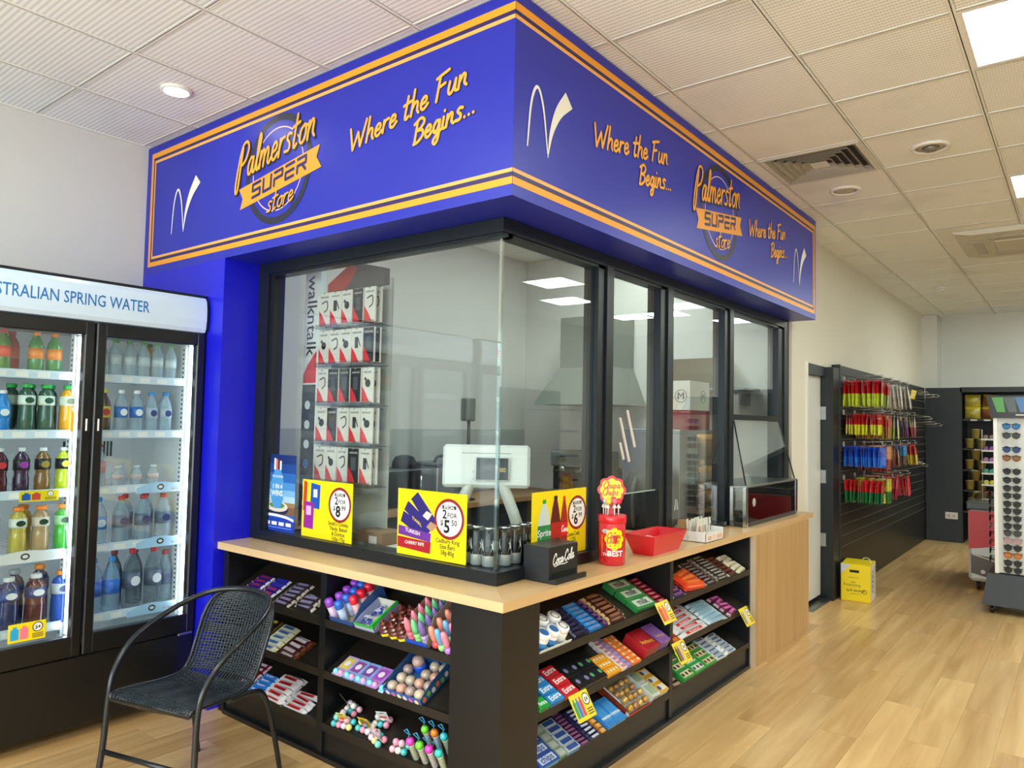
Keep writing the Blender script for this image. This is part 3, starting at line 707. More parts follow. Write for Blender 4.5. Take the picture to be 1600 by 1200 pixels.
# ================================================================ glass-door drinks fridges along the left wall
FRB = mat('0e0f10', 0.3, coat=0.2, name='fridge_black'); FRW = mat('e8eef2', 0.35, name='fridge_liner')
FGL = glass_mat('fridge_door_glass', (0.93, 0.97, 0.97), 1.45, 0.015)
HEAD = mat('c4d8e8', 0.25, emit=0.08, coat=0.3, name='lit_header')
STRIPL = mat('eaf4ff', 0.4, emit=5.5, name='fridge_led')
WIRE = mat('dfe7ec', 0.35, name='white_wire'); PRICE = mat('cfe2f0', 0.35, name='price_strip'); HOLE = mat('2b3238', 0.6, name='bracket_slot')
BW = 0.583
SHZ = (1.78, 1.49, 1.20, 0.905, 0.55)
def fridge(name, label, y1, ndoor, text):
    """x: 0 = door face, negative = into the cabinet; y: 0 = right end, negative = left"""
    W = BW * ndoor; D = 0.775
    t = thing(name, label, 'fridge', (-2.17, y1, 0))
    part('side_wall', MB().rbox(-D, -0.03, 0.06, -0.055, 0, 2.05, 0.004).box(-D + 0.03, -0.045, 0.44, -0.06, -0.03, 2.03, 1), [FRB, FRW], t)
    part('side_wall', MB().rbox(-D, -W, 0.06, -0.055, -W + 0.03, 2.05, 0.004).box(-D + 0.03, -W + 0.03, 0.44, -0.06, -W + 0.045, 2.03, 1), [FRB, FRW], t)
    part('back_wall', MB().box(-D, -W + 0.03, 0.06, -D + 0.03, -0.03, 2.05), FRW, t)
    part('ceiling_liner', MB().box(-D + 0.03, -W + 0.03, 2.03, -0.06, -0.03, 2.05), mat('8d949a', 0.5), t)
    part('floor_liner', MB().box(-D + 0.03, -W + 0.03, 0.42, -0.06, -0.03, 0.44), FRW, t)
    # back air grille
    g = MB()
    for k in range(14): g.box(-D + 0.03, -0.43 + k * 0.02, 1.33, -D + 0.034, -0.42 + k * 0.02, 1.42)
    part('air_grille', g, HOLE, t)
    # lit header with a curved face
    hp = [(-0.12, 2.05), (0.0, 2.05), (0.012, 2.07), (0.018, 2.12), (0.018, 2.18), (0.010, 2.225), (-0.005, 2.245), (-0.12, 2.252)]
    hd = part('header', MB().prism(hp, 'y', -W + 0.012, -0.012), HEAD, t)
    part('header_end', MB().prism([(a * 1.02, z) for a, z in hp], 'y', -0.012, 0), FRB, hd); part('header_end', MB().prism(hp, 'y', -W, -W + 0.012), FRB, hd)
    part('header_cap', MB().box(-0.14, -W, 2.2525, -0.003, 0, 2.259), FRB, hd)
    pl = Plane((0.019, 0, 0), (0, 1, 0), (0, 0, 1)); lt = MB()
    if text: txt(lt, pl, text, -0.723, 2.122, 0.084, 0.0, 0, 0.006, 0.70)
    else: txt(lt, pl, 'RED', -0.25, 2.122, 0.084, 0.0, 0, 0.01, 0.95)
    part('header_lettering', lt, mat('1d6fb5' if text else 'c22a2a', 0.4), hd)
    if text:
        sw = MB(); c = (-1.36, 2.15)
        for r in (0.05, 0.062, 0.074): ring(sw, pl, c, r, 0.006, 0.0, 0, 26)
        part('header_emblem', sw, mat('8fb6d6', 0.4), hd, label='pale blue ring emblem')
    part('kick_panel', MB().rbox(-0.05, -W + 0.005, 0.055, -0.012, -0.005, 0.395, 0.004), FRB, t)
    f = MB()
    for yy in (-0.09, -W + 0.09):
        for xx in (-0.12, -D + 0.1): f.lathe([(0.022, 0), (0.022, 0.02), (0.012, 0.025), (0.012, 0.06)], 12, (xx, yy, 0))
    part('foot', f, FRB, t)
    for d in range(ndoor):
        ya, yb = -BW * (d + 1) + 0.004, -BW * d - 0.004
        fr = MB()
        fr.rbox(-0.05, ya, 0.40, 0.0, ya + 0.048, 2.045, 0.006).rbox(-0.05, yb - 0.048, 0.40, 0.0, yb, 2.045, 0.006)
        fr.rbox(-0.05, ya + 0.04, 0.40, 0.0, yb - 0.04, 0.50, 0.006).rbox(-0.05, ya + 0.04, 1.975, 0.0, yb - 0.04, 2.045, 0.006)
        dd = part('door', fr, FRB, t)
        part('pane', MB().box(-0.03, ya + 0.044, 0.495, -0.022, yb - 0.044, 1.98), FGL, dd)
        s = yb - 0.024 if d % 2 else ya + 0.024
        part('handle_badge', MB().box(0, s - 0.004, 1.50, 0.0015, s + 0.004, 1.56), mat('e8e8e8', 0.4), dd, label='small white badge on the door edge')
        part('hinge', MB().rbox(-0.04, (yb - 0.09) if not d % 2 else ya + 0.01, 0.388, 0.004, (yb - 0.01) if not d % 2 else ya + 0.09, 0.40, 0.002), STEEL, dd)
        # interior of the bay
        part('led_strip', MB().box(-0.085, yb - 0.048, 0.5, -0.06, yb - 0.036, 1.97), STRIPL, t, label='white light strip beside the door')
        st = MB().box(-0.16, yb - 0.05, 0.46, -0.12, yb - 0.038, 2.0)
        for k in range(58): st.box(-0.147, yb - 0.0505, 0.49 + k * 0.0256, -0.133, yb - 0.049, 0.502 + k * 0.0256, 1)
        part('shelf_bracket', st, [FRW, HOLE], t, label='white slotted bracket strip')
        for k, z in enumerate(SHZ):
            sf = MB(); a, b2 = ya + 0.05, yb - 0.055
            sf.tube([(-0.11, a, z - 0.006), (-0.11, b2, z - 0.006)], 0.005, 6); sf.tube([(-D + 0.06, a, z - 0.006), (-D + 0.06, b2, z - 0.006)], 0.004, 6)
            n = 18
            for q in range(n): yy = a + (b2 - a) * (q + 0.5) / n; sf.box(-D + 0.06, yy - 0.0015, z - 0.004, -0.11, yy + 0.0015, z - 0.001)
            so = part('shelf', sf, WIRE, t)
            part('price_rail', MB().box(-0.112, a, z - 0.03, -0.104, b2, z + 0.012), PRICE, so)
            tk = MB()
            for q in range(5): yy = a + 0.03 + (b2 - a) * q / 5; tk.box(-0.104, yy, z - 0.024, -0.1035, yy + 0.055, z + 0.002)
            part('price_ticket', tk, mat('f2f4f2', 0.5), so)
    return t
f1 = fridge('drinks_fridge', 'black three-door drinks fridge with a lit spring water header', -0.006, 3, 'AUSTRALIAN SPRING WATER')
f2 = fridge('drinks_fridge', 'second black drinks fridge further along the left wall, seen only in reflection', -1.85, 2, '')
# shaped shelf headers and price cards of the fridge
def shelf_topper(y, z, w, logo, red):
    pts = [(-w / 2, 0), (w / 2, 0), (w / 2, 0.03)] + [(w / 2 - w * k / 10, 0.03 + 0.028 * math.sin(PI * k / 10)) for k in range(1, 10)] + [(-w / 2, 0.03)]
    mb = MB().prism([(a, b) for a, b in pts], 'x', 0, 0.002); pl = Plane((0.0022, 0, 0), (0, 1, 0), (0, 0, 1))
    disc(mb, pl, (0.0, 0.03), 0.02, 0.0003, 1, 18, 0.016); disc(mb, pl, (0.0, 0.03), 0.012, 0.0006, 2, 18, 0.008)
    txt(mb, pl, red, w * 0.36, 0.012, 0.018, 0.0004, 3, 0.01)
    return mb
for (y, z, lab) in ((-0.18, 1.192, 'third'), (-0.17, 0.897, 'fourth'), (-0.20, 0.542, 'lowest')):
    single('shelf_topper', shelf_topper(y, z, 0.26, 0, 'So Good'), [mat('a9d2ee', 0.4), mat('22262c', 0.4), mat('dfe6ea', 0.4), mat('c2333a', 0.4)],
           'pale blue arched shelf label on the %s shelf behind the right fridge door' % lab, 'shelf label', (-2.17 - 0.103, y, z - 0.03), group='arched fridge shelf labels')
single('shelf_topper', shelf_topper(-0.8, 0.897, 0.34, 0, ''), [mat('d8dde0', 0.4), mat('22262c', 0.4), mat('dfe6ea', 0.4), mat('c2333a', 0.4)],
       'pale grey arched shelf label on the fourth shelf behind the left fridge door', 'shelf label', (-2.17 - 0.103, -0.82, 0.867), group='arched fridge shelf labels')
def offer_card(name, label, w, h, loc, rot, cols, lines, group='yellow price cards'):
    """yellow card: coloured product pictures on the left, round price on the right"""
    t = thing(name, label, 'price card', loc, rot, group)
    part('card', MB().box(0, 0, 0, w, 0.0015, h), mat('f0d60e', 0.4), t)
    pl = Plane((0, -0.0002, 0), (1, 0, 0), (0, 0, 1)); p = MB()
    n = len(cols)
    for i, c in enumerate(cols):
        a = w * (0.06 + 0.5 * i / n); b = w * (0.06 + 0.5 * (i + 0.88) / n)
        rect(p, pl, a, h * 0.14, b, h * 0.72, 0.0003, i); rect(p, pl, a + (b - a) * 0.25, h * 0.72, b - (b - a) * 0.25, h * 0.84, 0.0003, i)
    part('picture', p, [mat(c, 0.4) for c in cols], t)
    r = min(w * 0.17, h * 0.24); q = MB(); c = (w * 0.78, h * 0.68)
    disc(q, pl, c, r, 0.0003, 0, 22); ring(q, pl, c, r, r * 0.2, 0.0005, 1, 22); txt(q, pl, lines[0], c[0], c[1] - r * 0.4, r * 1.1, 0.0006, 1, 0.02)
    for k in range(3): rect(q, pl, w * 0.64, h * (0.12 + k * 0.09), w * 0.94, h * (0.16 + k * 0.09), 0.0004, 1)
    part('price', q, [mat('f4f4f0', 0.4), mat('2a2a2a', 0.4)], t)
    return t
offer_card('price_card', 'yellow card of blue and pink drinks hanging low on the left fridge door', 0.155, 0.085, (-2.164, -0.91, 0.525), (0, 0, PI / 2), ['2aa7d8', 'ee7d8e'], ['$4'])
offer_card('price_card', 'yellow card of blue and red drinks on the middle shelf of the left fridge door', 0.17, 0.05, (-2.264, -0.86, 1.158), (0, 0, PI / 2), ['1d5fb0', 'd64a3a'], ['2'])
# bottles
CAPS = {}
BOT = {}
def bottle(label, h, r, liquid, label_c, cap_c, clear=None, accent=None, shape='soft'):
    """bottle standing at the origin: body, wrapped label, cap"""
    key = (h, r, liquid, label_c, cap_c, clear, accent, shape)
    if key in BOT: return BOT[key], False
    t = thing('drink_bottle', label, 'bottle')
    nk = 0.013 if shape != 'wide' else 0.019
    n = 14
    if shape == 'sport': prof = [(r * 0.86, 0), (r, h * 0.03), (r, h * 0.30), (r * 0.86, h * 0.40), (r * 0.88, h * 0.46), (r, h * 0.54), (r, h * 0.72), (r * 0.75, h * 0.82), (nk, h * 0.90), (nk, h * 0.95)]
    elif shape == 'wide': prof = [(r * 0.86, 0), (r, h * 0.03), (r * 0.96, h * 0.42), (r * 0.9, h * 0.5), (r, h * 0.60), (r * 0.98, h * 0.74), (r * 0.8, h * 0.84), (nk, h * 0.89), (nk, h * 0.93)]
    else: prof = [(r * 0.86, 0), (r, h * 0.03), (r, h * 0.62), (r * 0.82, h * 0.74), (r * 0.5, h * 0.84), (nk, h * 0.90), (nk, h * 0.95)]
    bm = clear_mat('clear_' + liquid, liquid, clear) if clear else mat(liquid, 0.12, coat=0.5)
    part('body', MB().lathe(prof, n), bm, t)
    la, lb = {'sport': (0.50, 0.74), 'wide': (0.56, 0.76), 'soft': (0.34, 0.60)}[shape]
    lm = MB().lathe([(r * 1.012, h * la), (r * 1.012, h * lb)], n)
    if shape == 'wide': lm = MB().lathe([(r * 1.0, h * la), (r * 1.02, h * 0.61), (r * 1.0, h * lb)], n)
    if accent:
        pl = Plane((r * 1.03, 0, 0), (0, 1, 0), (0, 0, 1))
        disc(lm, pl, (0, h * (la + lb) / 2), r * 0.55, 0.001, 1, 12, h * (lb - la) * 0.32)
    part('wrap_label', lm, [mat(label_c, 0.35), mat(accent or label_c, 0.35)], t)
    part('cap', MB().lathe([(nk * 1.25, h * 0.915), (nk * 1.3, h * 0.925), (nk * 1.3, h * 0.985), (nk * 1.15, h)], 12), mat(cap_c, 0.35), t)
    BOT[key] = t
    return t, True
SHN = ('top', 'second', 'third', 'fourth', 'lowest')
def bottle_row(door, shelf, items):
    """items: (desc, y, x, spec...) along one shelf"""
    z = SHZ[shelf]
    for k, it in enumerate(items):
        desc, y, dx = it[0], it[1], it[2]
        lab = '%s on the %s shelf behind the %s fridge door' % (desc, SHN[shelf], door)
        r, new = bottle(lab, *it[3:])
        loc = (-2.17 - 0.155 - dx, y, z)
        g = 'bottles on the %s shelf, %s door' % (SHN[shelf], door)
        if new: r.location = loc; r['label'] = lab; r['group'] = g
        else: dup(r, loc, None, lab, g)
def row(n, y0, y1): return [y0 + (y1 - y0) * k / max(1, n - 1) for k in range(n)]
def many(desc, ys, dx, *spec): return [('%s %s' % (ORD[k], desc) + ' from the left', y, dx) + spec for k, y in enumerate(ys)]
RD, LD = 'right', 'left'
def place(door, shelf, desc, ys, dx, spec):
    z = SHZ[shelf]
    for k, y in enumerate(ys):
        nm = desc if len(ys) == 1 else '%s, %s from left' % (desc, ORD[k])
        lab = '%s, %s shelf, %s fridge door' % (nm, SHN[shelf], door)
        g = 'drinks on the %s shelf of the %s fridge door' % (SHN[shelf], door)
        r, new = bottle(lab, *spec)
        loc = (-2.17 - 0.155 - dx, y, z)
        if new: r.location = loc; r['label'] = lab; r['group'] = g
        else: dup(r, loc, None, lab, g)
CL = 'a9c4d2'
place(RD, 0, 'clear bottle with green cap', row(6, -0.50, -0.13), 0, (0.20, 0.033, CL, 'b7c9cf', '4d9a4a', 0.5, None, 'soft'))
place(RD, 0, 'orange juice bottle', [-0.21], 0.08, (0.2, 0.033, 'd98b1e', 'c9b45a', '2e8a3a', None, None, 'soft'))
place(RD, 1, 'iced tea bottle with yellow cap', [-0.475], 0, (0.225, 0.036, '4a3312', 'e8cf28', 'e8d41c', None, 'c23a2a', 'soft'))
place(RD, 1, 'water bottle with blue arrow label', [-0.385, -0.305], 0, (0.225, 0.034, CL, '1f6fc4', 'eef2f4', 0.5, 'eef4f8', 'soft'))
place(RD, 1, 'water bottle with blue cap', [-0.225, -0.145], 0, (0.22, 0.033, CL, 'aebfd0', '2a86d0', 0.5, '2b3f78', 'soft'))
place(RD, 1, 'back-row water bottle with blue cap', [-0.265, -0.185, -0.105], 0.08, (0.22, 0.033, CL, 'b6c6d4', '2a86d0', 0.5, None, 'soft'))
place(RD, 2, 'clear bottle with red cap and pink label', [-0.46], 0.06, (0.225, 0.035, CL, 'c98a9a', 'c02a2c', 0.5, None, 'soft'))
place(RD, 2, 'short clear tumbler bottle', [-0.385, -0.29, -0.2], 0.0, (0.11, 0.03, 'b5c8d0', 'c2b2b0', 'c9d6dc', 0.5, None, 'soft'))
place(RD, 3, 'large water bottle with blue cap', [-0.475], 0, (0.245, 0.041, CL, '3f8ad0', '2a92dc', 0.45, 'cfe4f2', 'soft'))
place(RD, 3, 'large water bottle with red cap', [-0.36, -0.245, -0.135], 0, (0.245, 0.041, '9db6c6', '5a6c86', 'c0282c', 0.45, '2a3566', 'soft'))
place(RD, 3, 'back-row water bottle with red cap', [-0.30, -0.19], 0.09, (0.245, 0.041, '93aab8', '5a6c86', 'c0282c', 0.45, None, 'soft'))
place(RD, 4, 'tall blue-labelled water bottle with blue cap', [-0.485, -0.395], 0, (0.285, 0.044, '8fb6d2', '1f6ad0', '2a8fe0', 0.5, None, 'soft'))
place(RD, 4, 'tall clear water bottle with red cap', [-0.29, -0.175], 0, (0.315, 0.045, '5f7684', '57647c', 'd0282a', 0.35, 'e6ecf2', 'soft'))
place(RD, 4, 'slim clear bottle at the right end', [-0.095], 0.03, (0.28, 0.034, '8ea4b0', '6e7c92', 'b0404a', 0.45, '2a3566', 'soft'))
place(RD, 4, 'back-row clear bottle with dark body', [-0.34, -0.23], 0.10, (0.30, 0.042, '3f525e', '57647c', '8f2a30', None, None, 'soft'))
place(LD, 0, 'juice bottle with red shoulder', [-1.02, -0.94], 0, (0.2, 0.034, '5c8a3c', 'e85a3a', 'd8404a', None, None, 'soft'))
place(LD, 0, 'juice bottle with orange shoulder', [-0.80, -0.72], 0, (0.2, 0.034, '4f8f52', 'f0903a', 'ee8a2c', None, None, 'soft'))
place(LD, 0, 'back-row red juice bottle', [-0.98, -0.88], 0.08, (0.2, 0.034, 'c0392f', 'd86a4a', 'd8404a', None, None, 'soft'))
place(LD, 1, 'bright blue sports bottle with white cap', [-0.93], 0, (0.20, 0.035, '1f86d6', '2f9ae4', 'eef2f4', None, 'e8f2f8', 'soft'))
place(LD, 1, 'juice bottle with green cap', [-0.83, -0.745], 0, (0.235, 0.037, '3c5f4e', 'd9e8dc', '35b455', None, '2f5a46', 'wide'))
place(LD, 1, 'orange juice bottle with green cap', [-0.645], 0, (0.235, 0.04, 'e8a42a', 'd7e0d0', '33b24e', None, '6c7a5a', 'wide'))
place(LD, 1, 'back-row green-capped bottle', [-0.87, -0.79, -0.70], 0.085, (0.235, 0.036, '2f4a40', '9db0a4', '35b455', None, None, 'wide'))
SPT = [('red', '4a1422', 'c83a42'), ('purple', '35203f', '9b3fb0'), ('amber', '7a5a2a', '9c8a3c'), ('lime', 'b4c81e', 'd2e22a')]
for k, (nm, lq, lb) in enumerate(SPT):
    place(LD, 2, '%s sports drink with a black label band' % nm, [-0.935 + 0.092 * k + 0.005], 0, (0.215, 0.035, lq, '1b1d22', 'd8e2ea', None, lb, 'sport'))
place(LD, 2, 'dark blue sports drink at the left edge', [-1.03], 0, (0.215, 0.035, '18386e', '1b1d22', 'd8e2ea', None, '2f6fd0', 'sport'))
GT = [('pale yellow', 'b9ad4a', 'd7dcd2'), ('pale amber', 'a98f66', 'd2c9b8'), ('bright green', '3fae3c', '9fd6a0')]
for k, (nm, lq, lb) in enumerate(GT):
    place(LD, 3, '%s sports drink with orange cap' % nm, [-0.84 + 0.098 * k], 0, (0.225, 0.038, lq, lb, 'f08a2a', None, '26432e', 'wide'))
place(LD, 3, 'grey sports drink with orange cap at the left edge', [-0.95], 0, (0.225, 0.038, '6d7680', 'b9c2c6', 'f08a2a', None, None, 'wide'))
place(LD, 3, 'back-row amber sports drink', [-0.79], 0.09, (0.225, 0.038, 'c9a21e', 'c9a21e', 'f08a2a', None, None, 'wide'))
MX = [('navy', '27305e', '27407f', 'd4dade'), ('red-brown', '5c2a26', '2a3a74', 'd4dade'), ('blue', '1d4fae', 'b9c2cc', 'f08a2a')]
for k, (nm, lq, lb, cp_) in enumerate(MX):
    place(LD, 4, 'large %s sports drink' % nm, [-0.865 + 0.115 * k], 0, (0.25, 0.045, lq, lb, cp_, None, 'e8ecf0' if k < 2 else '1f2f6a', 'wide'))
place(LD, 4, 'back-row navy sports drink with grey cap', [-0.91, -0.81], 0.10, (0.265, 0.043, '232a52', '27407f', 'aab4bc', None, None, 'wide'))
place(LD, 4, 'back-row dark bottle with orange cap', [-0.70], 0.10, (0.275, 0.043, '232a52', '3a4478', 'f08a2a', None, None, 'wide'))

# ================================================================ black steel and woven cord chair
CB = mat('15191d', 0.28, coat=0.2, name='chair_steel'); CORD = mat('1c242b', 0.4, name='woven_cord')
ch = thing('wicker_chair', 'black tub chair with steel tube frame and woven cord seat', 'chair', (-1.305, -0.455, 0), (0, 0, math.radians(15)))
def sm3(pts, n=5):
    P = [Vector(p) for p in pts]; out = []
    for i in range(len(P) - 1):
        p0 = P[i-1] if i else P[0] * 2 - P[1]; p1, p2 = P[i], P[i+1]; p3 = P[i+2] if i + 2 < len(P) else P[i+1] * 2 - P[i]
        for k in range(n):
            t = k / n; out.append(0.5 * ((2*p1) + (p2-p0)*t + (2*p0-5*p1+4*p2-p3)*t*t + (3*p1-p0-3*p2+p3)*t**3))
    return out + [P[-1]]
half = [(0.262, -0.285, 0.0), (0.25, -0.262, 0.22), (0.245, -0.25, 0.42), (0.25, -0.222, 0.52), (0.262, -0.14, 0.61), (0.262, -0.02, 0.67), (0.235, 0.12, 0.725), (0.16, 0.225, 0.765), (0, 0.265, 0.78)]
full = [(-x, y, z) for x, y, z in half] + half[::-1][1:]
part('arm_frame', MB().tube(sm3(full, 5), 0.0125, 10), CB, ch)
for s in (-1, 1):
    part('rear_leg', MB().tube(sm3([(s * 0.205, -0.05, 0.405), (s * 0.215, 0.09, 0.40), (s * 0.225, 0.15, 0.36), (s * 0.235, 0.20, 0.2), (s * 0.245, 0.245, 0.0)], 5), 0.0115, 10), CB, ch)
    part('side_stay', MB().tube([(s * 0.247, -0.252, 0.425), (s * 0.205, -0.235, 0.425)], 0.008, 8), CB, ch)
    part('foot_cap', MB().lathe([(0.015, -0.001), (0.016, 0.02), (0.0135, 0.024)], 12, (s * 0.262, -0.285, 0.001)), mat('0c0d0e', 0.6), ch)
part('front_stretcher', MB().tube([(-0.251, -0.264, 0.20), (0.251, -0.264, 0.20)], 0.0105, 10), CB, ch)
prof = sm3([(0.215, -0.262, 0.415), (0.222, -0.25, 0.436), (0.222, -0.16, 0.432), (0.212, -0.02, 0.418), (0.20, 0.075, 0.425), (0.197, 0.125, 0.47), (0.20, 0.165, 0.56), (0.20, 0.205, 0.66), (0.175, 0.235, 0.73), (0.11, 0.255, 0.77)], 8)
rim = [(p.x, p.y, p.z) for p in prof]
part('seat_rim', MB().tube([(-x, y, z) for x, y, z in rim[::-1]] + rim, 0.0085, 8, closed=False), CB, ch)
# cords: closely spaced cross strands over lengthwise strands
wv = MB(); acc = 0.0; last = prof[0]; fine = sm3([tuple(p) for p in prof], 3)
for i in range(1, len(fine)):
    acc += (fine[i] - fine[i-1]).length
    if acc < 0.0092: continue
    acc = 0.0; p = fine[i]; nrow = i
    dip = 0.016 if p.y < 0.1 else 0.03
    path = []
    for k in range(9):
        u = -1 + 2 * k / 8; d = (1 - u * u) * dip
        q = (u * p.x, p.y + (d if p.y > 0.1 else 0), p.z - (d if p.y <= 0.1 else 0) + 0.002 * (1 if (k + i) % 2 else -1))
        path.append(q)
    wv.tube(path, 0.0050, 5)
for k in range(1, 24):
    u = -1 + 2 * k / 24; path = []
    for i, p in enumerate(prof):
        dip = (1 - u * u) * (0.016 if p.y < 0.1 else 0.03)
        path.append((u * p.x, p.y + (dip if p.y > 0.1 else 0), p.z - (dip if p.y <= 0.1 else 0) + 0.003))
    wv.tube(path, 0.0042, 5)
o = part('woven_cord', wv, CORD, ch); o['kind'] = 'stuff'
# ================================================================ confectionery on the sloping shelves
def shelf_matrix(unit, z, s, t, yaw=0.0, lift=0.0):
    """s along the shelf, t up the slope from the lip; returns location and rotation"""
    if unit == 'F': R = Matrix.Rotation(TILT, 3, 'X'); o = Vector((s, UF, z - 0.012))
    else: R = Matrix.Rotation(PI / 2, 3, 'Z') @ Matrix.Rotation(TILT, 3, 'X'); o = Vector((US, s, z - 0.012))
    o = o + R @ Vector((0, t, lift + 0.0006))
    return o, (R @ Matrix.Rotation(yaw, 3, 'Z')).to_euler()
Lm = lambda c: mat(c, 0.3, coat=0.25)
def bar_mesh(L, W, H, body, lab, end, text=None, tc='ffffff'):
    """flow-wrapped bar with crimped ends; length along x"""
    mb = MB(); st = [(0, 0.42, 0.12, 2), (0.05, 0.46, 0.16, 2), (0.09, 0.40, 0.75, 2), (0.15, 0.42, 1.0, 0), (0.85, 0.42, 1.0, 0), (0.91, 0.40, 0.75, 0), (0.95, 0.46, 0.16, 2), (1.0, 0.42, 0.12, 2)]
    n = 6; ringv = []
    for (u, ww, hh, m) in st:
        b = len(mb.v); X = (u - 0.5) * L; w2 = ww * W; h2 = hh * H
        for (a, c) in ((-1, 0.12), (-0.75, 0.0), (0.75, 0.0), (1, 0.12), (0.8, 1.0), (-0.8, 1.0)): mb.v.append((X, a * w2, c * h2 + H * (1 - hh) * 0.25))
        ringv.append(b)
    for i in range(len(st) - 1):
        for k in range(n):
            q = (k + 1) % n; mb.face((ringv[i] + k, ringv[i + 1] + k, ringv[i + 1] + q, ringv[i] + q)[::-1], st[i + 1][3])
    mb.face([ringv[0] + k for k in range(n)], 2); mb.face([ringv[-1] + k for k in range(n)][::-1], 2)
    pl = Plane((0, 0, H), (1, 0, 0), (0, 1, 0))
    rect(mb, pl, -L * 0.29, -W * 0.24, L * 0.27, W * 0.24, 0.0004, 1)
    if text: txt(mb, pl, text, 0, -W * 0.14, W * 0.42, 0.0009, 3, 0.02, 0.9 * L * 0.5 / (max(3, len(text)) * 0.27 * W))
    return mb.mesh('snack_bar', [Lm(body), Lm(lab), Lm(end), Lm(tc)])
def pack_mesh(L, W, H, body, lab, side=None, text=None, tc='ffffff', dots=0, slope=0.0):
    """small carton with a printed face; L along x, W up the slope"""
    mb = MB(); mb.rbox(-L / 2, -W / 2, 0, L / 2, W / 2, H, min(0.0025, H * 0.2), 0)
    pl = Plane((0, 0, H), (1, 0, 0), (0, 1, 0)); fr = Plane((0, -W / 2, 0), (1, 0, 0), (0, 0, 1))
    if side: rect(mb, fr, -L * 0.48, H * 0.08, L * 0.48, H * 0.92, 0.0003, 2)
    if lab: rect(mb, pl, -L * 0.40, -W * 0.32, L * 0.40, W * 0.32, 0.0003, 1)
    for k in range(dots): disc(mb, pl, (-L * 0.3 + 0.6 * L * k / max(1, dots - 1), 0), min(W, L / (dots + 1)) * 0.34, 0.0006, 3, 10)
    if text: txt(mb, pl, text, 0, -W * 0.22, min(W * 0.8, L * 0.95 / (0.5 * len(text))), 0.0009, 3, 0.02, 1.0, slope)
    return mb.mesh('candy_pack', [Lm(body), Lm(lab or body), Lm(side or body), Lm(tc)])
UN = {'F': 'front', 'S': 'side'}
SHL = {0.64: 'top', 0.405: 'middle', 0.165: 'bottom'}
def column(unit, z, s0, s1, t0, t1, n, desc, cat, me, name='snack_bar', where='', jit=0.04, lift=0.0, layers=1, dz=0.012):
    """a column of alike bars stacked up the slope"""
    g = '%s, %s %s shelf' % (desc, SHL[z], UN[unit])
    for l in range(layers):
        for k in range(n - l):
            t = t0 + (t1 - t0) * (k + 0.5 + 0.5 * l) / n
            loc, rot = shelf_matrix(unit, z, (s0 + s1) / 2 + random.uniform(-.003, .003), t, random.uniform(-jit, jit), lift + l * dz)
            lab = '%s, %s from lip%s, %s %s shelf %s' % (desc, ORD[k], (', upper layer' if l else ''), UN[unit], SHL[z], where)
            single(name, me, None, ' '.join(lab.split()), cat, loc, rot, g)
def bars(unit, z, s0, s1, t0, t1, n, desc, cols, text=None, tc='ffffff', where='', H=0.014, layers=1, jit=0.05, ov=1.06):
    me = bar_mesh(s1 - s0, (t1 - t0) / n * ov, H, *cols, text, tc)
    column(unit, z, s0, s1, t0, t1, n, desc, 'chocolate bar', me, 'snack_bar', where, jit, 0, layers, H * 0.85)
def packs(unit, z, s0, s1, t0, t1, n, desc, body, lab, side=None, text=None, tc='ffffff', where='', H=0.016, cat='candy pack', dots=0, jit=0.01, slope=0.0):
    me = pack_mesh(s1 - s0 - 0.002, (t1 - t0) / n * 0.97, H, body, lab, side, text, tc, dots, slope)
    column(unit, z, s0, s1, t0, t1, n, desc, cat, me, 'candy_pack', where, jit)
T_, M_, B_ = 0.64, 0.405, 0.165
LB, RB = 'left bay', 'right bay'
# ---- front unit, left bay
bars('F', T_, -1.875, -1.735, 0.015, 0.18, 5, 'purple bar with pink panel', ('2a1f78', '8a2a5a', 'd7d4e4'), where=LB)
bars('F', T_, -1.722, -1.59, 0.015, 0.115, 3, 'violet bar with magenta panel', ('33217c', '9a2f66', 'dcd8e6'), where=LB)
bars('F', T_, -1.722, -1.59, 0.115, 0.185, 2, 'royal blue bar with silver ends', ('2a2a9c', '2430b0', 'cfd3e6'), where=LB)
bars('F', T_, -1.555, -1.41, 0.015, 0.19, 6, 'dark bar with lilac panel', ('3a2f3c', '8f8db8', 'c9c2b6'), where=LB)
bars('F', T_, -1.385, -1.235, 0.03, 0.13, 3, 'lilac-panelled bar leaning by divider', ('3a2f3c', '8f8db8', 'c9c2b6'), where=LB, layers=2, jit=0.15)
bars('F', M_, -1.80, -1.665, 0.02, 0.195, 5, 'black bar with yellow panel', ('231c14', 'c8b844', '6a5a2a'), where=LB)
bars('F', M_, -1.65, -1.50, 0.005, 0.185, 5, 'cream bar with blue end panel', ('dfe2cf', '5d7cae', 'e6e0b4'), 'milk', '29508f', where=LB, H=0.017)
bars('F', M_, -1.48, -1.32, 0.003, 0.145, 4, 'maroon bar with white squares', ('4a1a1c', 'd9d2dc', '6a3a22'), where=LB, layers=2, jit=0.12)
bars('F', B_, -1.86, -1.745, 0.03, 0.185, 5, 'deep red bar with silver panel', ('6e161c', 'c5c3d8', 'd8b4bc'), where=LB)
bars('F', B_, -1.735, -1.60, 0.01, 0.135, 4, 'sky blue bar', ('2f83d8', '1c60c0', 'cfe4f0'), 'BOUNTY', where=LB, H=0.018)
bars('F', B_, -1.592, -1.42, 0.003, 0.175, 5, 'white and red wafer pack', ('e8e6ea', 'd62a2c', 'f0eef0'), 'bueno', '2a2430', where=LB, H=0.018, layers=2)
bars('F', B_, -1.418, -1.24, 0.004, 0.115, 4, 'white and red wafer pack by divider', ('e8e6ea', 'd62a2c', 'eef0f4'), 'bueno', '2a2430', where=LB, H=0.018, jit=0.12)
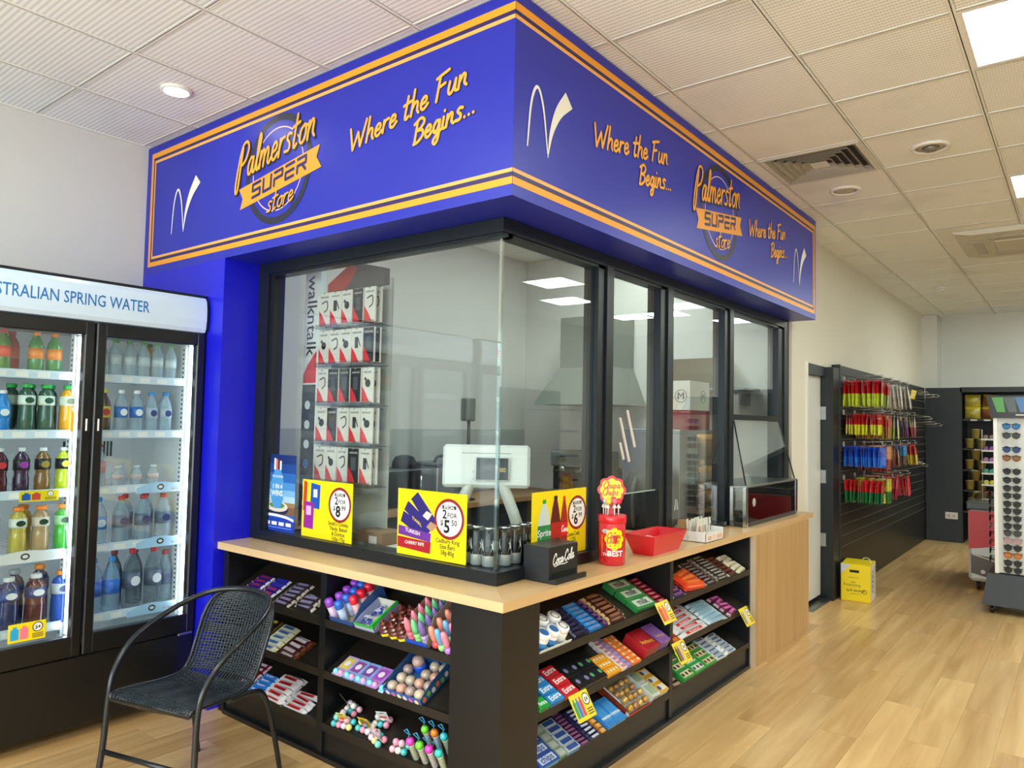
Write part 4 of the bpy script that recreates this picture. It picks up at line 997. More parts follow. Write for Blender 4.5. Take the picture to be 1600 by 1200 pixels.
# ---- front unit, right bay, top shelf
def tray(unit, z, s0, s1, t0, t1, hf, hb, out, inn, name, label, cat='tray', front=None, yaw=0.0):
    L, W = s1 - s0, t1 - t0; e = 0.003
    loc, rot = shelf_matrix(unit, z, (s0 + s1) / 2, t0, yaw)
    t = thing(name, label, cat, loc, rot)
    part('base', MB().box(-L/2, 0, 0, L/2, W, e), mat(inn, 0.6), t)
    part('front_wall', MB().box(-L/2, 0, 0, L/2, e, hf), mat(front or out, 0.5), t)
    part('back_wall', MB().box(-L/2, W - e, 0, L/2, W, hb), mat(inn, 0.6), t)
    for s in (-1, 1):
        m = MB(); m.prism([(0, 0), (W, 0), (W, hb), (W * 0.35, hb * 0.9), (0, hf)], 'x', s * L / 2 - (e if s > 0 else 0), s * L / 2 + (e if s < 0 else 0))
        part('side_wall', m, mat(out, 0.5), t)
    return t
tray('F', T_, -1.075, -0.905, 0.012, 0.235, 0.03, 0.085, '2c4f8a', '8f8470', 'display_carton', 'open blue and yellow carton of purple, blue and red candy tubes', 'carton')
TUBE = {}
for k, (cn, cc) in enumerate((('purple', '8a3fc0'), ('blue', '2266d0'), ('red', 'd8203a'))):
    me_t = MB().lathe([(0.017, 0), (0.019, 0.004), (0.019, 0.075)], 14).mesh('tube', [mat('c9b7d8' if k == 0 else ('9fb6dc' if k == 1 else 'd9a0a8'), 0.3, var=0.5, scale=60)])
    me_c = MB().lathe([(0.0205, 0.075), (0.0215, 0.08), (0.021, 0.098), (0.017, 0.108), (1e-6, 0.111)], 14).mesh('tube_cap', [mat(cc, 0.3, coat=0.3)])
    for r in range(4):
        if k == 2 and r == 0: continue
        loc, rot = shelf_matrix('F', T_, -1.047 + k * 0.05 - (0.018 if k == 0 and r == 0 else 0), 0.036 + r * 0.05, 0, 0.0035)
        t = thing('candy_tube', '%s capped candy tube, %s from the front of the carton' % (cn, ORD[r]), 'candy tube', loc, rot, 'candy tubes in the carton')
        link('tube', me_t, t); link('cap', me_c, t)
tr_ = tray('F', T_, -0.90, -0.765, 0.012, 0.185, 0.03, 0.045, '8d94b8', 'd9d9cc', 'display_tray', 'white tray with bright green edges holding blue sachets', 'tray', 'a9b4c8')
part('green_edge', MB().box(0.056, 0.0, 0.03, 0.0672, 0.172, 0.05).box(-0.0672, -0.001, 0.026, 0.0672, 0.004, 0.034), mat('27b335', 0.4), tr_)
sa = MB(); 
for k in range(26):
    xf = Matrix.Translation((random.uniform(-.045, .04), random.uniform(.02, .155), 0.012 + random.uniform(0, .012))) @ Matrix.Rotation(random.uniform(-.6, .6), 4, 'Z') @ Matrix.Rotation(random.uniform(-.3, .3), 4, 'X')
    sa.rbox(-0.015, -0.008, 0, 0.015, 0.008, 0.005, 0.002, k % 3, xf)
loc, rot = shelf_matrix('F', T_, -0.8325, 0.012, 0, 0.0)
o = single('sachets', sa, [mat('2b3f8a', 0.3), mat('b9c2da', 0.3), mat('3f4f9e', 0.3)], 'jumble of small blue and silver sachets inside the green-edged tray', 'sachets', loc, rot); o['kind'] = 'stuff'
# brown swirl toys
sw_me = MB().lathe([(0.024, 0.018), (0.0285, 0.024), (0.0285, 0.030), (0.0205, 0.036), (0.0238, 0.042), (0.0238, 0.047), (0.0155, 0.053), (0.018, 0.059), (0.017, 0.064), (0.009, 0.069), (0.004, 0.083), (1e-6, 0.085)], 14, smooth=False).mesh('swirl', [mat('5c241c', 0.25, coat=0.5)])
sb_me = MB().lathe([(0.022, 0), (0.0265, 0.005), (0.0265, 0.018), (0.022, 0.022)], 14).mesh('cup', [mat('ead432', 0.35)])
for k, (s, t) in enumerate(((-0.705, 0.03), (-0.648, 0.03), (-0.597, 0.03), (-0.70, 0.085), (-0.64, 0.085), (-0.695, 0.14), (-0.64, 0.145), (-0.60, 0.19))):
    loc, rot = shelf_matrix('F', T_, s, t)
    q = thing('swirl_candy', 'brown swirl candy on a yellow cup, %s' % ('in the front row, %s from the left' % ORD[k] if k < 3 else '%s of those behind the front row' % ORD[k - 3]), 'candy', loc, rot, 'brown swirl candies')
    link('swirl', sw_me, q); link('cup', sb_me, q)
tray('F', T_, -0.57, -0.44, 0.012, 0.25, 0.025, 0.11, '8c8270', '8c8270', 'display_tray', 'cardboard tray with a bright blue front lip holding pastel candy cones', 'tray', '1f4fc0')
for k, (cn, c1, c2) in enumerate((('pink', 'ee7f98', 'f06a8a'), ('green', '6fd08e', '8fe07a'), ('purple', '7a66ae', 'a89ac8'))):
    me_c = MB().lathe([(0.0165, 0.05), (0.0165, 0.075), (0.012, 0.098), (0.004, 0.118), (1e-6, 0.12)], 12).mesh('cone', [mat(c1, 0.2, coat=0.4)])
    me_b = MB().lathe([(0.014, 0), (0.017, 0.004), (0.017, 0.022), (0.015, 0.024), (0.0172, 0.03), (0.0172, 0.05)], 12).mesh('barrel', [mat(c2, 0.25, var=0.5, scale=90)])
    for r in range(5):
        loc, rot = shelf_matrix('F', T_, -0.547 + k * 0.042, 0.036 + r * 0.046, 0, 0.004)
        q = thing('candy_cone', '%s pointed candy dispenser, %s row back in the blue-lipped tray' % (cn, ORD[r]), 'candy', loc, rot, 'pastel candy cones')
        link('cone', me_c, q); link('barrel', me_b, q)
for k, (cn, c1, c2) in enumerate((('coral', 'f2937c', 'ee4a5c'), ('blue', '6aaede', '9be08a'), ('pink', 'f08aa4', 'b47ad8'))):
    me_n = MB().lathe([(0.011, 0.03), (0.014, 0.05), (0.015, 0.085), (0.010, 0.105), (1e-6, 0.11)], 12).mesh('neck', [mat(c1, 0.2, coat=0.4)])
    me_b = MB().ball((0, 0, 0.018), 0.0195, 12).mesh('bulb', [mat(c2, 0.3, coat=0.4)])
    for r in range(4):
        loc, rot = shelf_matrix('F', T_, -0.405 + k * 0.040, 0.036 + r * 0.055 - k * 0.006)
        q = thing('candy_dipper', '%s bulb-ended candy dipper by the corner post, %s row back' % (cn, ORD[r]), 'candy', loc, rot, 'bulb-ended candy dippers')
        link('neck', me_n, q); link('bulb', me_b, q)
# ---- middle shelf
for k, (cn, c1, c2) in enumerate((('yellow-splashed', 'b9a6d0', 'd8c24a'), ('left blue', '86a8dc', '8a4a8c'), ('right blue', '86a4e0', '7a4494'), ('lilac', 'b07ccc', '9a4ab0'))):
    loc, rot = shelf_matrix('F', M_, -1.012 + k * 0.078, 0.066, 0.0)
    q = thing('blister_pack', '%s pastel toy candy pack on the middle front shelf' % cn, 'candy pack', loc, rot, 'pastel toy candy packs')
    pl = Plane((0, 0, 0.012), (1, 0, 0), (0, 1, 0)); m = MB().rbox(-0.037, -0.062, 0, 0.037, 0.062, 0.012, 0.004); rect(m, pl, -0.028, -0.018, 0.028, 0.045, 0.0004, 1); disc(m, pl, (0.0, 0.014), 0.017, 0.0007, 2, 14)
    part('sleeve', m, [mat(c1, 0.25, coat=0.4, var=0.3, scale=60), mat(c2, 0.3, var=0.4, scale=120), mat('e6dcea', 0.3)], q)
    for e, cc in ((-0.018, '7fe0e8'), (0.016, 'f0a4cc')): part('bubble', MB().ball((e, -0.044, 0.014), 0.014, 10), mat(cc, 0.2, coat=0.4), q)
loc, rot = shelf_matrix('F', M_, -0.707, 0.03)
q = thing('blister_pack', 'small turquoise toy candy pack left of the blue tray', 'candy pack', loc, rot, 'pastel toy candy packs')
part('sleeve', MB().rbox(-0.02, -0.03, 0, 0.014, 0.05, 0.012, 0.004), mat('9fc4e0', 0.25, coat=0.4), q); part('bubble', MB().ball((-0.003, -0.012, 0.014), 0.015, 10), mat('6fd8e4', 0.2, coat=0.4), q)
bt = tray('F', M_, -0.685, -0.455, 0.005, 0.225, 0.035, 0.065, '24507e', '2f74ac', 'display_tray', 'blue printed tray of round glassy candy balls', 'tray', '3a5fae')
pp = MB(); pl = Plane((0.1151, 0, 0), (0, 1, 0), (0, 0, 1)); 
for k in range(7): disc(pp, pl, (0.02 + k * 0.03, 0.022 + 0.006 * (k % 2)), 0.012, 0.0004, k % 3, 12)
part('side_print', pp, [mat('c86a3a', 0.4), mat('6aa44a', 0.4), mat('d8cfc0', 0.4)], bt)
pp = MB(); pl = Plane((0, -0.0004, 0), (1, 0, 0), (0, 0, 1)); 
for k in range(6): disc(pp, pl, (-0.09 + k * 0.035, 0.017), 0.012, 0.0003, k % 3, 12)
part('front_print', pp, [mat('d8d4e8', 0.4), mat('c86ab0', 0.4), mat('e6e0a0', 0.4)], bt)
gb = [MB().ball((0, 0, 0.024), 0.0245, 14).mesh('candy_ball', [mat(c, 0.12, coat=0.6, var=0.35, scale=50)]) for c in ('b9a894', 'c99a84', 'a8928c', 'c6b49c')]
n = 0
for r in range(4):
    for c in range(4):
        if (r, c) in ((2, 1), (3, 1)): continue
        loc, rot = shelf_matrix('F', M_, -0.655 + c * 0.055 + (r % 2) * 0.008, 0.035 + r * 0.052, 0, 0.0035)
        single('candy_ball', gb[(r * 3 + c) % 4], None, 'glassy candy ball in the blue tray, %s row, %s from the left' % (ORD[r], ORD[c]), 'candy', loc, rot, 'glassy candy balls'); n += 1
loc, rot = shelf_matrix('F', M_, -0.60, 0.165, 0.2, 0.02)
q = thing('candy_tub', 'blue tub with a pink label lying among the candy balls', 'candy', loc, rot)
part('tub', MB().lathe([(0.024, 0), (0.029, 0.006), (0.029, 0.03), (0.026, 0.034)], 16), mat('1f55d8', 0.25, coat=0.4), q); part('dome', MB().lathe([(0.027, 0.034), (0.028, 0.05), (0.02, 0.066), (1e-6, 0.07)], 16), mat('bfa39a', 0.2, var=0.3, scale=80), q)
# ---- bottom shelf: bags of pastel balls with header cards, spinners
PB = {c: MB().ball((0, 0, 0), 0.0155, 10).mesh('pastel_ball', [mat(c, 0.2, coat=0.5)]) for c in ('f2b8cc', '6fd4d0', 'f0e08c', 'e6d8ec', 'ee9cb8', '48c4c8', 'f4efe6')}
def ball_bag(label, s, t, pat, card, yaw=0.0, cside=1):
    loc, rot = shelf_matrix('F', B_, s, t, yaw)
    q = thing('candy_bag', label, 'candy bag', loc, rot, 'net bags of pastel candy balls'); cs = list(PB)
    for k, (a, b, c) in enumerate(pat):
        o = link('pastel_ball', PB[cs[(k * 3 + len(label)) % 7]], q, (a, b, c))
    if card:
        m = MB(); m.rbox(-0.026, -0.002, 0.0, 0.026, 0.0, 0.07, 0.0006); pl = Plane((0, -0.0022, 0), (1, 0, 0), (0, 0, 1)); rect(m, pl, -0.022, 0.008, 0.022, 0.05, 0.0003, 1); rect(m, pl, -0.016, 0.02, 0.018, 0.036, 0.0006, 2); rect(m, pl, -0.01, 0.057, 0.01, 0.062, 0.0005, 3)
        part('header_card', m, [mat(card[0], 0.4), mat(card[1], 0.4), mat('d8502a', 0.4), mat('2a2a2a', 0.5)], q, (0.02 * cside, 0.03, 0.03), (0.25, 0.15 * cside, 0.2 * cside))
    return q
P1 = [(a, b, 0.016) for a in (-.045, -.013, .019, .051) for b in (0.016, 0.048)] + [(a, 0.032, 0.042) for a in (-.03, .003, .036)] + [(-0.012, 0.06, 0.045)]
P2 = [(a, b, 0.016) for a in (-.032, 0, .032) for b in (0.016, 0.048)] + [(a, 0.034, 0.042) for a in (-.016, .016)]
ball_bag('net bag of pastel balls with lime header card at the left end', -0.985, 0.01, P1, ('cfe08a', 'e8c43a'), 0.1)
ball_bag('net bag of pastel balls with dark header card at the back left', -1.01, 0.09, P2, ('7a7048', 'a8402a'), -0.2, -1)
ball_bag('net bag of pastel balls with yellow header card in the middle', -0.855, 0.03, P2, ('e0c030', '5a7a2a'), 0.0)
ball_bag('net bag of pastel balls with white header card near the middle', -0.79, 0.085, P2, ('d6dce4', 'dfe4ea'), 0.2)
ball_bag('net bag of pastel balls spilling over the front edge', -0.755, 0.005, P2, ('e4e6ea', 'cfd4da'), -0.3)
ball_bag('loose net bag of pastel balls beside the spinners', -0.60, 0.005, P2, None, 0.1)
for k in range(7):
    cc = ('f046c8', '6fe03a', 'ee3cc0', '36c8c0', '7ae040', 'f08a2a', '40c8d8')[k]; r = k // 4
    loc, rot = shelf_matrix('F', B_, -0.505 + (k % 4) * 0.055 + r * 0.02, 0.03 + r * 0.075, 0.0)
    q = thing('spinner_candy', 'patterned candy spinner with %s ball top' % ('pink', 'lime', 'magenta', 'turquoise', 'light green', 'orange', 'cyan')[k], 'candy', loc, rot, 'candy spinners')
    part('barrel', MB().lathe([(0.012, 0), (0.014, 0.004), (0.014, 0.075), (0.016, 0.08)], 12), mat(('bfd8b0', 'c9dcc0', 'd0d8d8')[k % 3], 0.3, var=0.7, scale=150), q)
    part('ball_top', MB().ball((0, 0, 0.094), 0.018, 12), mat(cc, 0.3, coat=0.4), q)
    part('stick', MB().tube([(0, 0, 0.11), (0.012, 0.0, 0.135), (-0.012, 0, 0.15), (0.014, 0, 0.165), (0.02, 0, 0.135)], 0.0022, 6), mat('3fa8e0', 0.3), q)
# ---- side unit, near bay, top shelf
gt = MB().lathe([(0.029, 0), (0.032, 0.004), (0.032, 0.055), (0.028, 0.062)], 18).mesh('tub', [mat('eceef0', 0.35)])
gl = MB().lathe([(0.0305, 0.060), (0.0315, 0.064), (0.0315, 0.080), (0.028, 0.083), (1e-6, 0.083)], 18).mesh('lid', [mat('f2f3f4', 0.35)])
gw = MB().lathe([(0.0324, 0.012), (0.0324, 0.046)], 18).mesh('wrap', [mat('2f7cc0', 0.35, var=0.6, scale=50)])
gw2 = MB().lathe([(0.0324, 0.012), (0.0324, 0.046)], 18).mesh('wrap', [mat('cfd8d4', 0.35, var=0.4, scale=50)])
gd = MB(); disc(gd, Plane((0, 0, 0.0834), (1, 0, 0), (0, 1, 0)), (0, 0), 0.022, 0, 0, 16); gd = gd.mesh('lid_print', [mat('2a6ab0', 0.4)])
gd2 = MB(); ring(gd2, Plane((0, 0, 0.0834), (1, 0, 0), (0, 1, 0)), (0, 0), 0.02, 0.005, 0, 0, 16); gd2 = gd2.mesh('lid_print', [mat('3a4048', 0.4)])
for k, (s, t, b) in enumerate(((0.33, 0.045, 1), (0.40, 0.045, 1), (0.47, 0.045, 0), (0.335, 0.115, 1), (0.405, 0.115, 0), (0.49, 0.11, 0))):
    loc, rot = shelf_matrix('S', T_, s, t)
    q = thing('gum_tub', 'white gum tub with %s lid print, %s row, %s from the corner' % ('blue' if b else 'dark', 'front' if k < 3 else 'back', ORD[k % 3]), 'gum tub', loc, rot, 'white gum tubs')
    link('tub', gt, q); ld_ = link('lid', gl, q); link('wrap', gw if b else gw2, q); link('lid_print', gd if b else gd2, ld_)
single('tub_tray', MB().box(-0.115, -0.001, 0, 0.115, 0.002, 0.022).box(-0.115, 0.002, 0, 0.115, 0.15, 0.0005), mat('dfe6ea', 0.3), 'clear tray edge under the white gum tubs', 'tray', *shelf_matrix('S', T_, 0.415, 0.008))
NB, FB = 'near bay', 'far bay'
bars('S', T_, 0.585, 0.685, 0.02, 0.20, 7, 'navy bar with grey foil ends', ('191c3a', '2a2e5c', '6a6c86'), where=NB)
bars('S', T_, 0.69, 0.82, 0.015, 0.20, 7, 'sky blue bar with red lettering', ('2a86d0', '4aa4e0', '1c2a5c'), 'Snack', 'd8343a', where=NB, H=0.017)
bars('S', T_, 0.825, 0.868, 0.015, 0.20, 6, 'slim purple bar', ('2a1c5c', '7a4c86', '463a72'), where=NB)
bars('S', T_, 0.872, 1.035, 0.015, 0.215, 7, 'brown bar with pale gold ends', ('4a2418', '9a6a54', 'c2a47c'), where=NB, layers=2)
packs('S', T_, 1.14, 1.34, 0.015, 0.24, 3, 'green biscuit pack with white panel', '2f8a4a', 'd6e2d6', '1f6a36', 'milk', '1a2a20', where=NB, H=0.03, jit=0.05)
bars('S', T_, 1.355, 1.485, 0.015, 0.225, 7, 'crimson bar with white lettering', ('7a1626', 'b02a3c', '8f2434'), 'Ripe', 'f0dcd8', where=NB, H=0.018)
# middle shelf of the near bay
packs('S', M_, 0.305, 0.372, 0.003, 0.06, 1, 'green gum carton', '1f9a3c', '27ae48', '158030', 'Extra', where=NB, H=0.03, cat='gum pack')
packs('S', M_, 0.375, 0.475, 0.003, 0.15, 3, 'blue gum carton', '2a86d0', '3a98e0', '1c66b0', 'Extra', where=NB, H=0.03, cat='gum pack', slope=0.1)
packs('S', M_, 0.485, 0.59, 0.003, 0.175, 3, 'red gum carton', 'd0202c', 'de3038', 'b01822', 'Extra', where=NB, H=0.03, cat='gum pack', slope=0.1)
packs('S', M_, 0.60, 0.72, 0.006, 0.15, 2, 'black mint box with violet print', '17181a', '202226', '0c0d0e', None, '8a86b4', where=NB, H=0.03, cat='mint box', dots=2)
packs('S', M_, 0.722, 0.835, 0.006, 0.15, 2, 'black mint box with green print', '17181a', '202226', '0c0d0e', None, '5aa47a', where=NB, H=0.03, cat='mint box', dots=2)
packs('S', M_, 0.842, 0.968, 0.003, 0.13, 3, 'amber mint box with white spots', 'f0a41e', None, 'd88a14', None, 'f2e6d0', where=NB, H=0.022, cat='mint box', dots=4)
packs('S', M_, 0.97, 1.018, 0.003, 0.215, 8, 'white mint box with pink print', 'e4dcdc', 'd88a94', 'f0ecec', where=NB, H=0.026, cat='mint box')
packs('S', M_, 1.02, 1.066, 0.003, 0.215, 8, 'lilac mint box', '9a7cc0', 'b49cd4', '8064ac', where=NB, H=0.022, cat='mint box')
packs('S', M_, 1.068, 1.168, 0.003, 0.20, 7, 'orange mint box with white mark', 'f07a1c', 'f59044', 'e06a10', None, 'fbe0c4', where=NB, H=0.022, cat='mint box', dots=2)
packs('S', M_, 1.20, 1.345, 0.006, 0.15, 1, 'red chew carton with gold lettering', 'b0202e', 'c02a36', '8f1624', 'Starburst', 'f2c83a', where=NB, H=0.06, cat='candy carton', slope=-0.1)
packs('S', M_, 1.365, 1.475, 0.01, 0.15, 1, 'purple chew carton with gold lettering', '8a5aa8', '9a6ab8', '74489a', 'Starburst', 'f2c83a', where=NB, H=0.06, cat='candy carton', slope=-0.1)
# bottom shelf of the near bay
packs('S', B_, 0.31, 0.445, 0.002, 0.16, 3, 'blue and white mint roll box', '2a4a9c', 'c4d2ea', '6fb4e4', 'chips', '24408c', where=NB, H=0.03, cat='mint box')
packs('S', B_, 0.45, 0.505, 0.002, 0.18, 4, 'grey-green mint box', '8f9c92', 'b4beb4', '2a8a4c', where=NB, H=0.028, cat='mint box')
packs('S', B_, 0.51, 0.605, 0.002, 0.18, 5, 'silver and blue mint box', 'b4bcc4', '2f4f9c', '5fa4d8', None, 'dfe6ee', where=NB, H=0.028, cat='mint box')
bars('S', B_, 0.61, 0.70, 0.002, 0.20, 10, 'slim purple and copper bar', ('35235c', '9a5a78', '4a2c62'), where=NB)
bars('S', B_, 0.705, 0.80, 0.002, 0.18, 8, 'navy bar with white panel', ('24285c', 'cfd0dc', '2c2a52'), where=NB)
bars('S', B_, 0.80, 0.845, 0.002, 0.15, 5, 'short orange bar', ('d8923a', 'e8b46a', 'b87a2c'), where=NB)
packs('S', B_, 0.85, 0.93, 0.002, 0.15, 1, 'left blue roll pack with white lettering', '2f86d6', '4a9ae0', '62b4e8', 'mentos', where=NB, H=0.028)
packs('S', B_, 0.935, 1.02, 0.002, 0.15, 1, 'right blue roll pack with white lettering', '2f86d6', '4a9ae0', '62b4e8', 'mentos', where=NB, H=0.028)
ct2 = tray('S', B_, 1.045, 1.29, 0.004, 0.24, 0.02, 0.05, 'd8e0e2', 'b9c2c4', 'display_carton', 'open display carton of gold-wrapped lollies with red printed side', 'carton', 'b83a24')
part('red_print', MB().box(-0.1235, 0.02, 0.002, -0.1225, 0.22, 0.04), mat('8a3a24', 0.4, var=0.8, scale=60), ct2)
gm = [MB().ball((0, 0, 0), 0.019, 10).mesh('wrapped_lolly', [mat(c, 0.22, 0.3, var=0.4, scale=70)]) for c in ('c99a4a', 'd8b26a', 'b98a5a')]
for r in range(5):
    for c in range(4):
        loc, rot = shelf_matrix('S', B_, 1.085 + c * 0.052 + (r % 2) * 0.012, 0.03 + r * 0.044, 0, 0.024 + random.uniform(0, 0.012))
        single('wrapped_lolly', gm[(r + c * 2) % 3], None, 'gold-wrapped lolly in the open carton, %s row, %s from the left' % (ORD[r], ORD[c]), 'lolly', loc, rot, 'gold-wrapped lollies')
packs('S', B_, 1.30, 1.385, 0.01, 0.20, 2, 'pale candy box beside gold lollies', 'd4dcd0', 'a8b89a', 'c4ccc0', where=NB, H=0.035, jit=0.03)
packs('S', B_, 1.39, 1.48, 0.01, 0.18, 3, 'yellow and white pack by divider', 'eeb01e', 'f0ead8', 'e8e2d0', None, '4a5a9a', where=NB, H=0.035, dots=1, jit=0.04)
# ---- side unit, far bay
bars('S', T_, 1.555, 1.72, 0.015, 0.14, 4, 'purple and white bar', ('3a2f6c', '8a4a7c', 'dcd8e4'), where=FB)
bars('S', T_, 1.74, 1.98, 0.015, 0.17, 4, 'fiery red and orange pack', ('e04a1c', 'f0803a', 'd8381c'), where=FB, H=0.02, layers=2, jit=0.15)
bars('S', T_, 1.99, 2.14, 0.01, 0.22, 8, 'dark bar with pinkish panel', ('2c2428', '8c7c84', 'a49a94'), where=FB)
bars('S', T_, 2.15, 2.33, 0.01, 0.24, 9, 'dark bar with white stripes', ('2a2422', 'a8a4a2', '8f867a'), where=FB, layers=2)
bars('S', T_, 2.34, 2.48, 0.01, 0.20, 6, 'brown bar with dull red panel', ('4a2c26', '7a3a34', 'c9bfae'), where=FB)
bars('S', T_, 2.49, 2.64, 0.01, 0.18, 5, 'cream wrapped bar', ('d8d0b4', 'e8e2cc', 'e0d8bc'), where=FB, H=0.02, jit=0.15)
bars('S', M_, 1.545, 1.64, 0.004, 0.16, 4, 'orange red snack bar', ('c83a1e', 'e8802c', 'a02a1c'), where=FB)
bars('S', M_, 1.65, 2.015, 0.004, 0.22, 6, 'long white and red wafer pack', ('e6e4e8', 'd82c2e', 'efecee'), 'bueno', 'f8f4f4', where=FB, H=0.018)
bars('S', M_, 2.03, 2.29, 0.004, 0.19, 6, 'ice blue wafer pack', ('b4d0e0', '9abfd6', 'cfe2ec'), where=FB, H=0.016)
bars('S', M_, 2.32, 2.48, 0.006, 0.17, 5, 'pink and maroon wrapped bar', ('8f2a5c', 'd87ab8', 'c4a4b8'), where=FB, H=0.02, jit=0.15)
bars('S', B_, 1.54, 1.665, 0.004, 0.19, 6, 'brown bar with cream print', ('4a2a20', 'b09a84', '7a5a44'), where=FB, jit=0.12)
packs('S', B_, 1.67, 1.815, 0.004, 0.18, 3, 'green and yellow biscuit roll', '2f9a44', 'e6d8b0', '2f9a44', None, '3a3028', where=FB, H=0.03, dots=3)
packs('S', B_, 1.82, 1.965, 0.004, 0.18, 3, 'green and white biscuit roll', '34a24a', 'dfe2d8', '2f9a44', None, '3a3028', where=FB, H=0.03, dots=3)
packs('S', B_, 1.97, 2.12, 0.004, 0.18, 3, 'green and amber biscuit roll', '2f9a44', 'e0c89a', '2f9a44', None, '3a3028', where=FB, H=0.03, dots=3)
bars('S', B_, 2.13, 2.29, 0.004, 0.19, 6, 'white bar with navy letters', ('dfe2e4', '8aa0c4', 'e8eaec'), 'OREO', '20305c', where=FB, H=0.02)
bars('S', B_, 2.295, 2.455, 0.006, 0.18, 6, 'white navy-lettered bar, right column', ('dfe2e4', '93a8ca', 'e8eaec'), 'OREO', '20305c', where=FB, H=0.02)
# yellow price cards clipped to the shelf lips
for (y, z, lab, cols, pr) in ((1.30, 0.565, 'red and white biscuits, top shelf beside the divider', ['d8402c', 'e86a3a'], '$7'), (0.505, 0.315, 'green, blue and red gum, middle shelf near the corner', ['2f9a5a', '2a78c0', 'd83a5a'], '$4'),
                             (2.46, 0.318, 'striped bars, middle shelf at the oak end', ['8a7a5a', 'c9b48a', 'e0d8c0'], '$4'), (1.50, 0.315, 'dark bars, middle shelf at the divider', ['4a3a2a', '7a6248', 'd8b48c'], '$4')):
    offer_card('price_card', 'yellow card picturing ' + lab, 0.14, 0.115, (US + 0.066, y, z), (-0.55, 0, PI / 2), cols, [pr], 'yellow shelf price cards')
single('shelf_card', MB().box(0, 0, 0, 0.11, 0.002, 0.09), mat('d9d6dc', 0.5), 'pale card standing behind the gum on the middle shelf', 'card', (US - 0.16, 0.30, 0.49), (0, 0, PI / 2))
single('shelf_card', MB().box(0, 0, 0, 0.10, 0.002, 0.08), mat('c9c6cc', 0.5), 'pale card standing behind the mints on the bottom shelf', 'card', (US - 0.17, 0.30, 0.25), (0, 0, PI / 2))
# ================================================================ posters on the kiosk glass
YEL = mat('f2d90a', 0.35, name='poster_yellow')
def price_poster(label, w, h, loc, rot, pics, price, cents, lines, rc=0.76, rs=0.275):
    t = thing('offer_poster', label, 'poster', loc, rot, 'yellow special offer posters')
    part('sheet', MB().box(0, 0, 0, w, 0.002, h), YEL, t)
    pl = Plane((0, -0.0002, 0), (1, 0, 0), (0, 0, 1))
    p = MB(); cols = []
    for k, (poly, c) in enumerate(pics):
        p.poly([pl(a * w, b * h, 0.0003 + 0.0001 * k) for a, b in poly], len(cols)); cols.append(mat(c, 0.35))
    part('pictures', p, cols, t)
    q = MB(); c = (w * rc, h * 0.62); r = h * rs
    disc(q, pl, c, r, 0.0003, 0, 40); ring(q, pl, c, r, r * 0.17, 0.0005, 1, 40)
    rect(q, pl, c[0] - r * 0.5, c[1] + r * 0.52, c[0] + r * 0.5, c[1] + r * 0.72, 0.0006, 2); txt(q, pl, 'SPECIAL', c[0], c[1] + r * 0.55, r * 0.22, 0.0009, 0, 0.02)
    txt(q, pl, '2', c[0] - r * 0.32, c[1] + r * 0.02, r * 0.66, 0.0007, 2, 0.025); txt(q, pl, 'FOR', c[0] + r * 0.22, c[1] + r * 0.08, r * 0.36, 0.0007, 2, 0.02)
    txt(q, pl, '$', c[0] - r * 0.52, c[1] - r * 0.36, r * 0.4, 0.0007, 2, 0.02); txt(q, pl, price, c[0] - r * 0.14, c[1] - r * 0.72, r * 0.95, 0.0007, 2, 0.03); txt(q, pl, cents, c[0] + r * 0.38, c[1] - r * 0.32, r * 0.42, 0.0007, 2, 0.02)
    part('price_roundel', q, [mat('f4f3f0', 0.35), mat('8e2226', 0.35), mat('16161a', 0.35)], t)
    l = MB()
    for k, s in enumerate(lines): txt(l, pl, s, w * 0.745, h * (0.265 - 0.085 * k), h * 0.092, 0.0006, 0, 0.014, 0.92)
    part('lettering', l, mat('1c1c1c', 0.4), t)
    if len(pics) > 5:
        b = MB(); txt(b, pl, 'CHERRY RIPE', w * 0.27, h * 0.17, h * 0.07, 0.002, 0, 0.01); txt(b, pl, 'TURKISH', w * 0.24, h * 0.335, h * 0.08, 0.002, 0, 0.01, 1.0, -0.12)
        txt(b, pl, 'TWIRL', w * 0.3, h * 0.50, h * 0.07, 0.002, 1, 0.01, 1.0, -0.5)
        part('bar_print', b, [mat('f2e8e4', 0.4), mat('f0d21e', 0.4)], t)
    return t
gp = gyc - 0.0085
price_poster('yellow offer poster with blue and purple chip packets and price $8.99', 0.41, 0.30, (-1.585, gp, 0.958), (0, 0, 0),
    [([(0.02, .45), (.09, .45), (.1, .95), (.03, .98)], 'c23a2a'), ([(.17, .52), (.36, .50), (.37, .92), (.18, .95)], '1c4fae'), ([(.23, .70), (.31, .70), (.31, .84), (.23, .84)], 'e8d8d0'), ([(.04, .15), (.24, .14), (.25, .60), (.05, .62)], '93259a'), ([(.09, .38), (.19, .38), (.19, .54), (.09, .54)], 'e0b0d8')], '8', '99', ["Smith's Crinkle,", 'Thinly, Baked', '& Doritos', '130g-175g'])
price_poster('yellow offer poster with fanned purple chocolate bars and price $5.50', 0.435, 0.305, (-0.846, gp, 0.958), (0, 0, 0),
    [([(.30, .97), (.20, .85), (.50, .42), (.60, .55)], '2a1f70'), ([(.16, .82), (.10, .68), (.45, .36), (.52, .50)], '2c2076'), ([(.09, .66), (.05, .50), (.42, .26), (.50, .42)], '2c2076'), ([(.50, .55), (.44, .46), (.52, .40), (.60, .50)], 'b08a6a'), ([(.44, .70), (.38, .62), (.46, .56), (.52, .66)], 'd8c8c4'), ([(.02, .44), (.02, .30), (.50, .24), (.51, .37)], '6a2f96'), ([(.01, .27), (.01, .11), (.50, .07), (.51, .24)], 'a81c2a')], '5', '50', ['Cadbury King', 'Size Bars', '58g-80g'])
gq = gxc + 0.0085
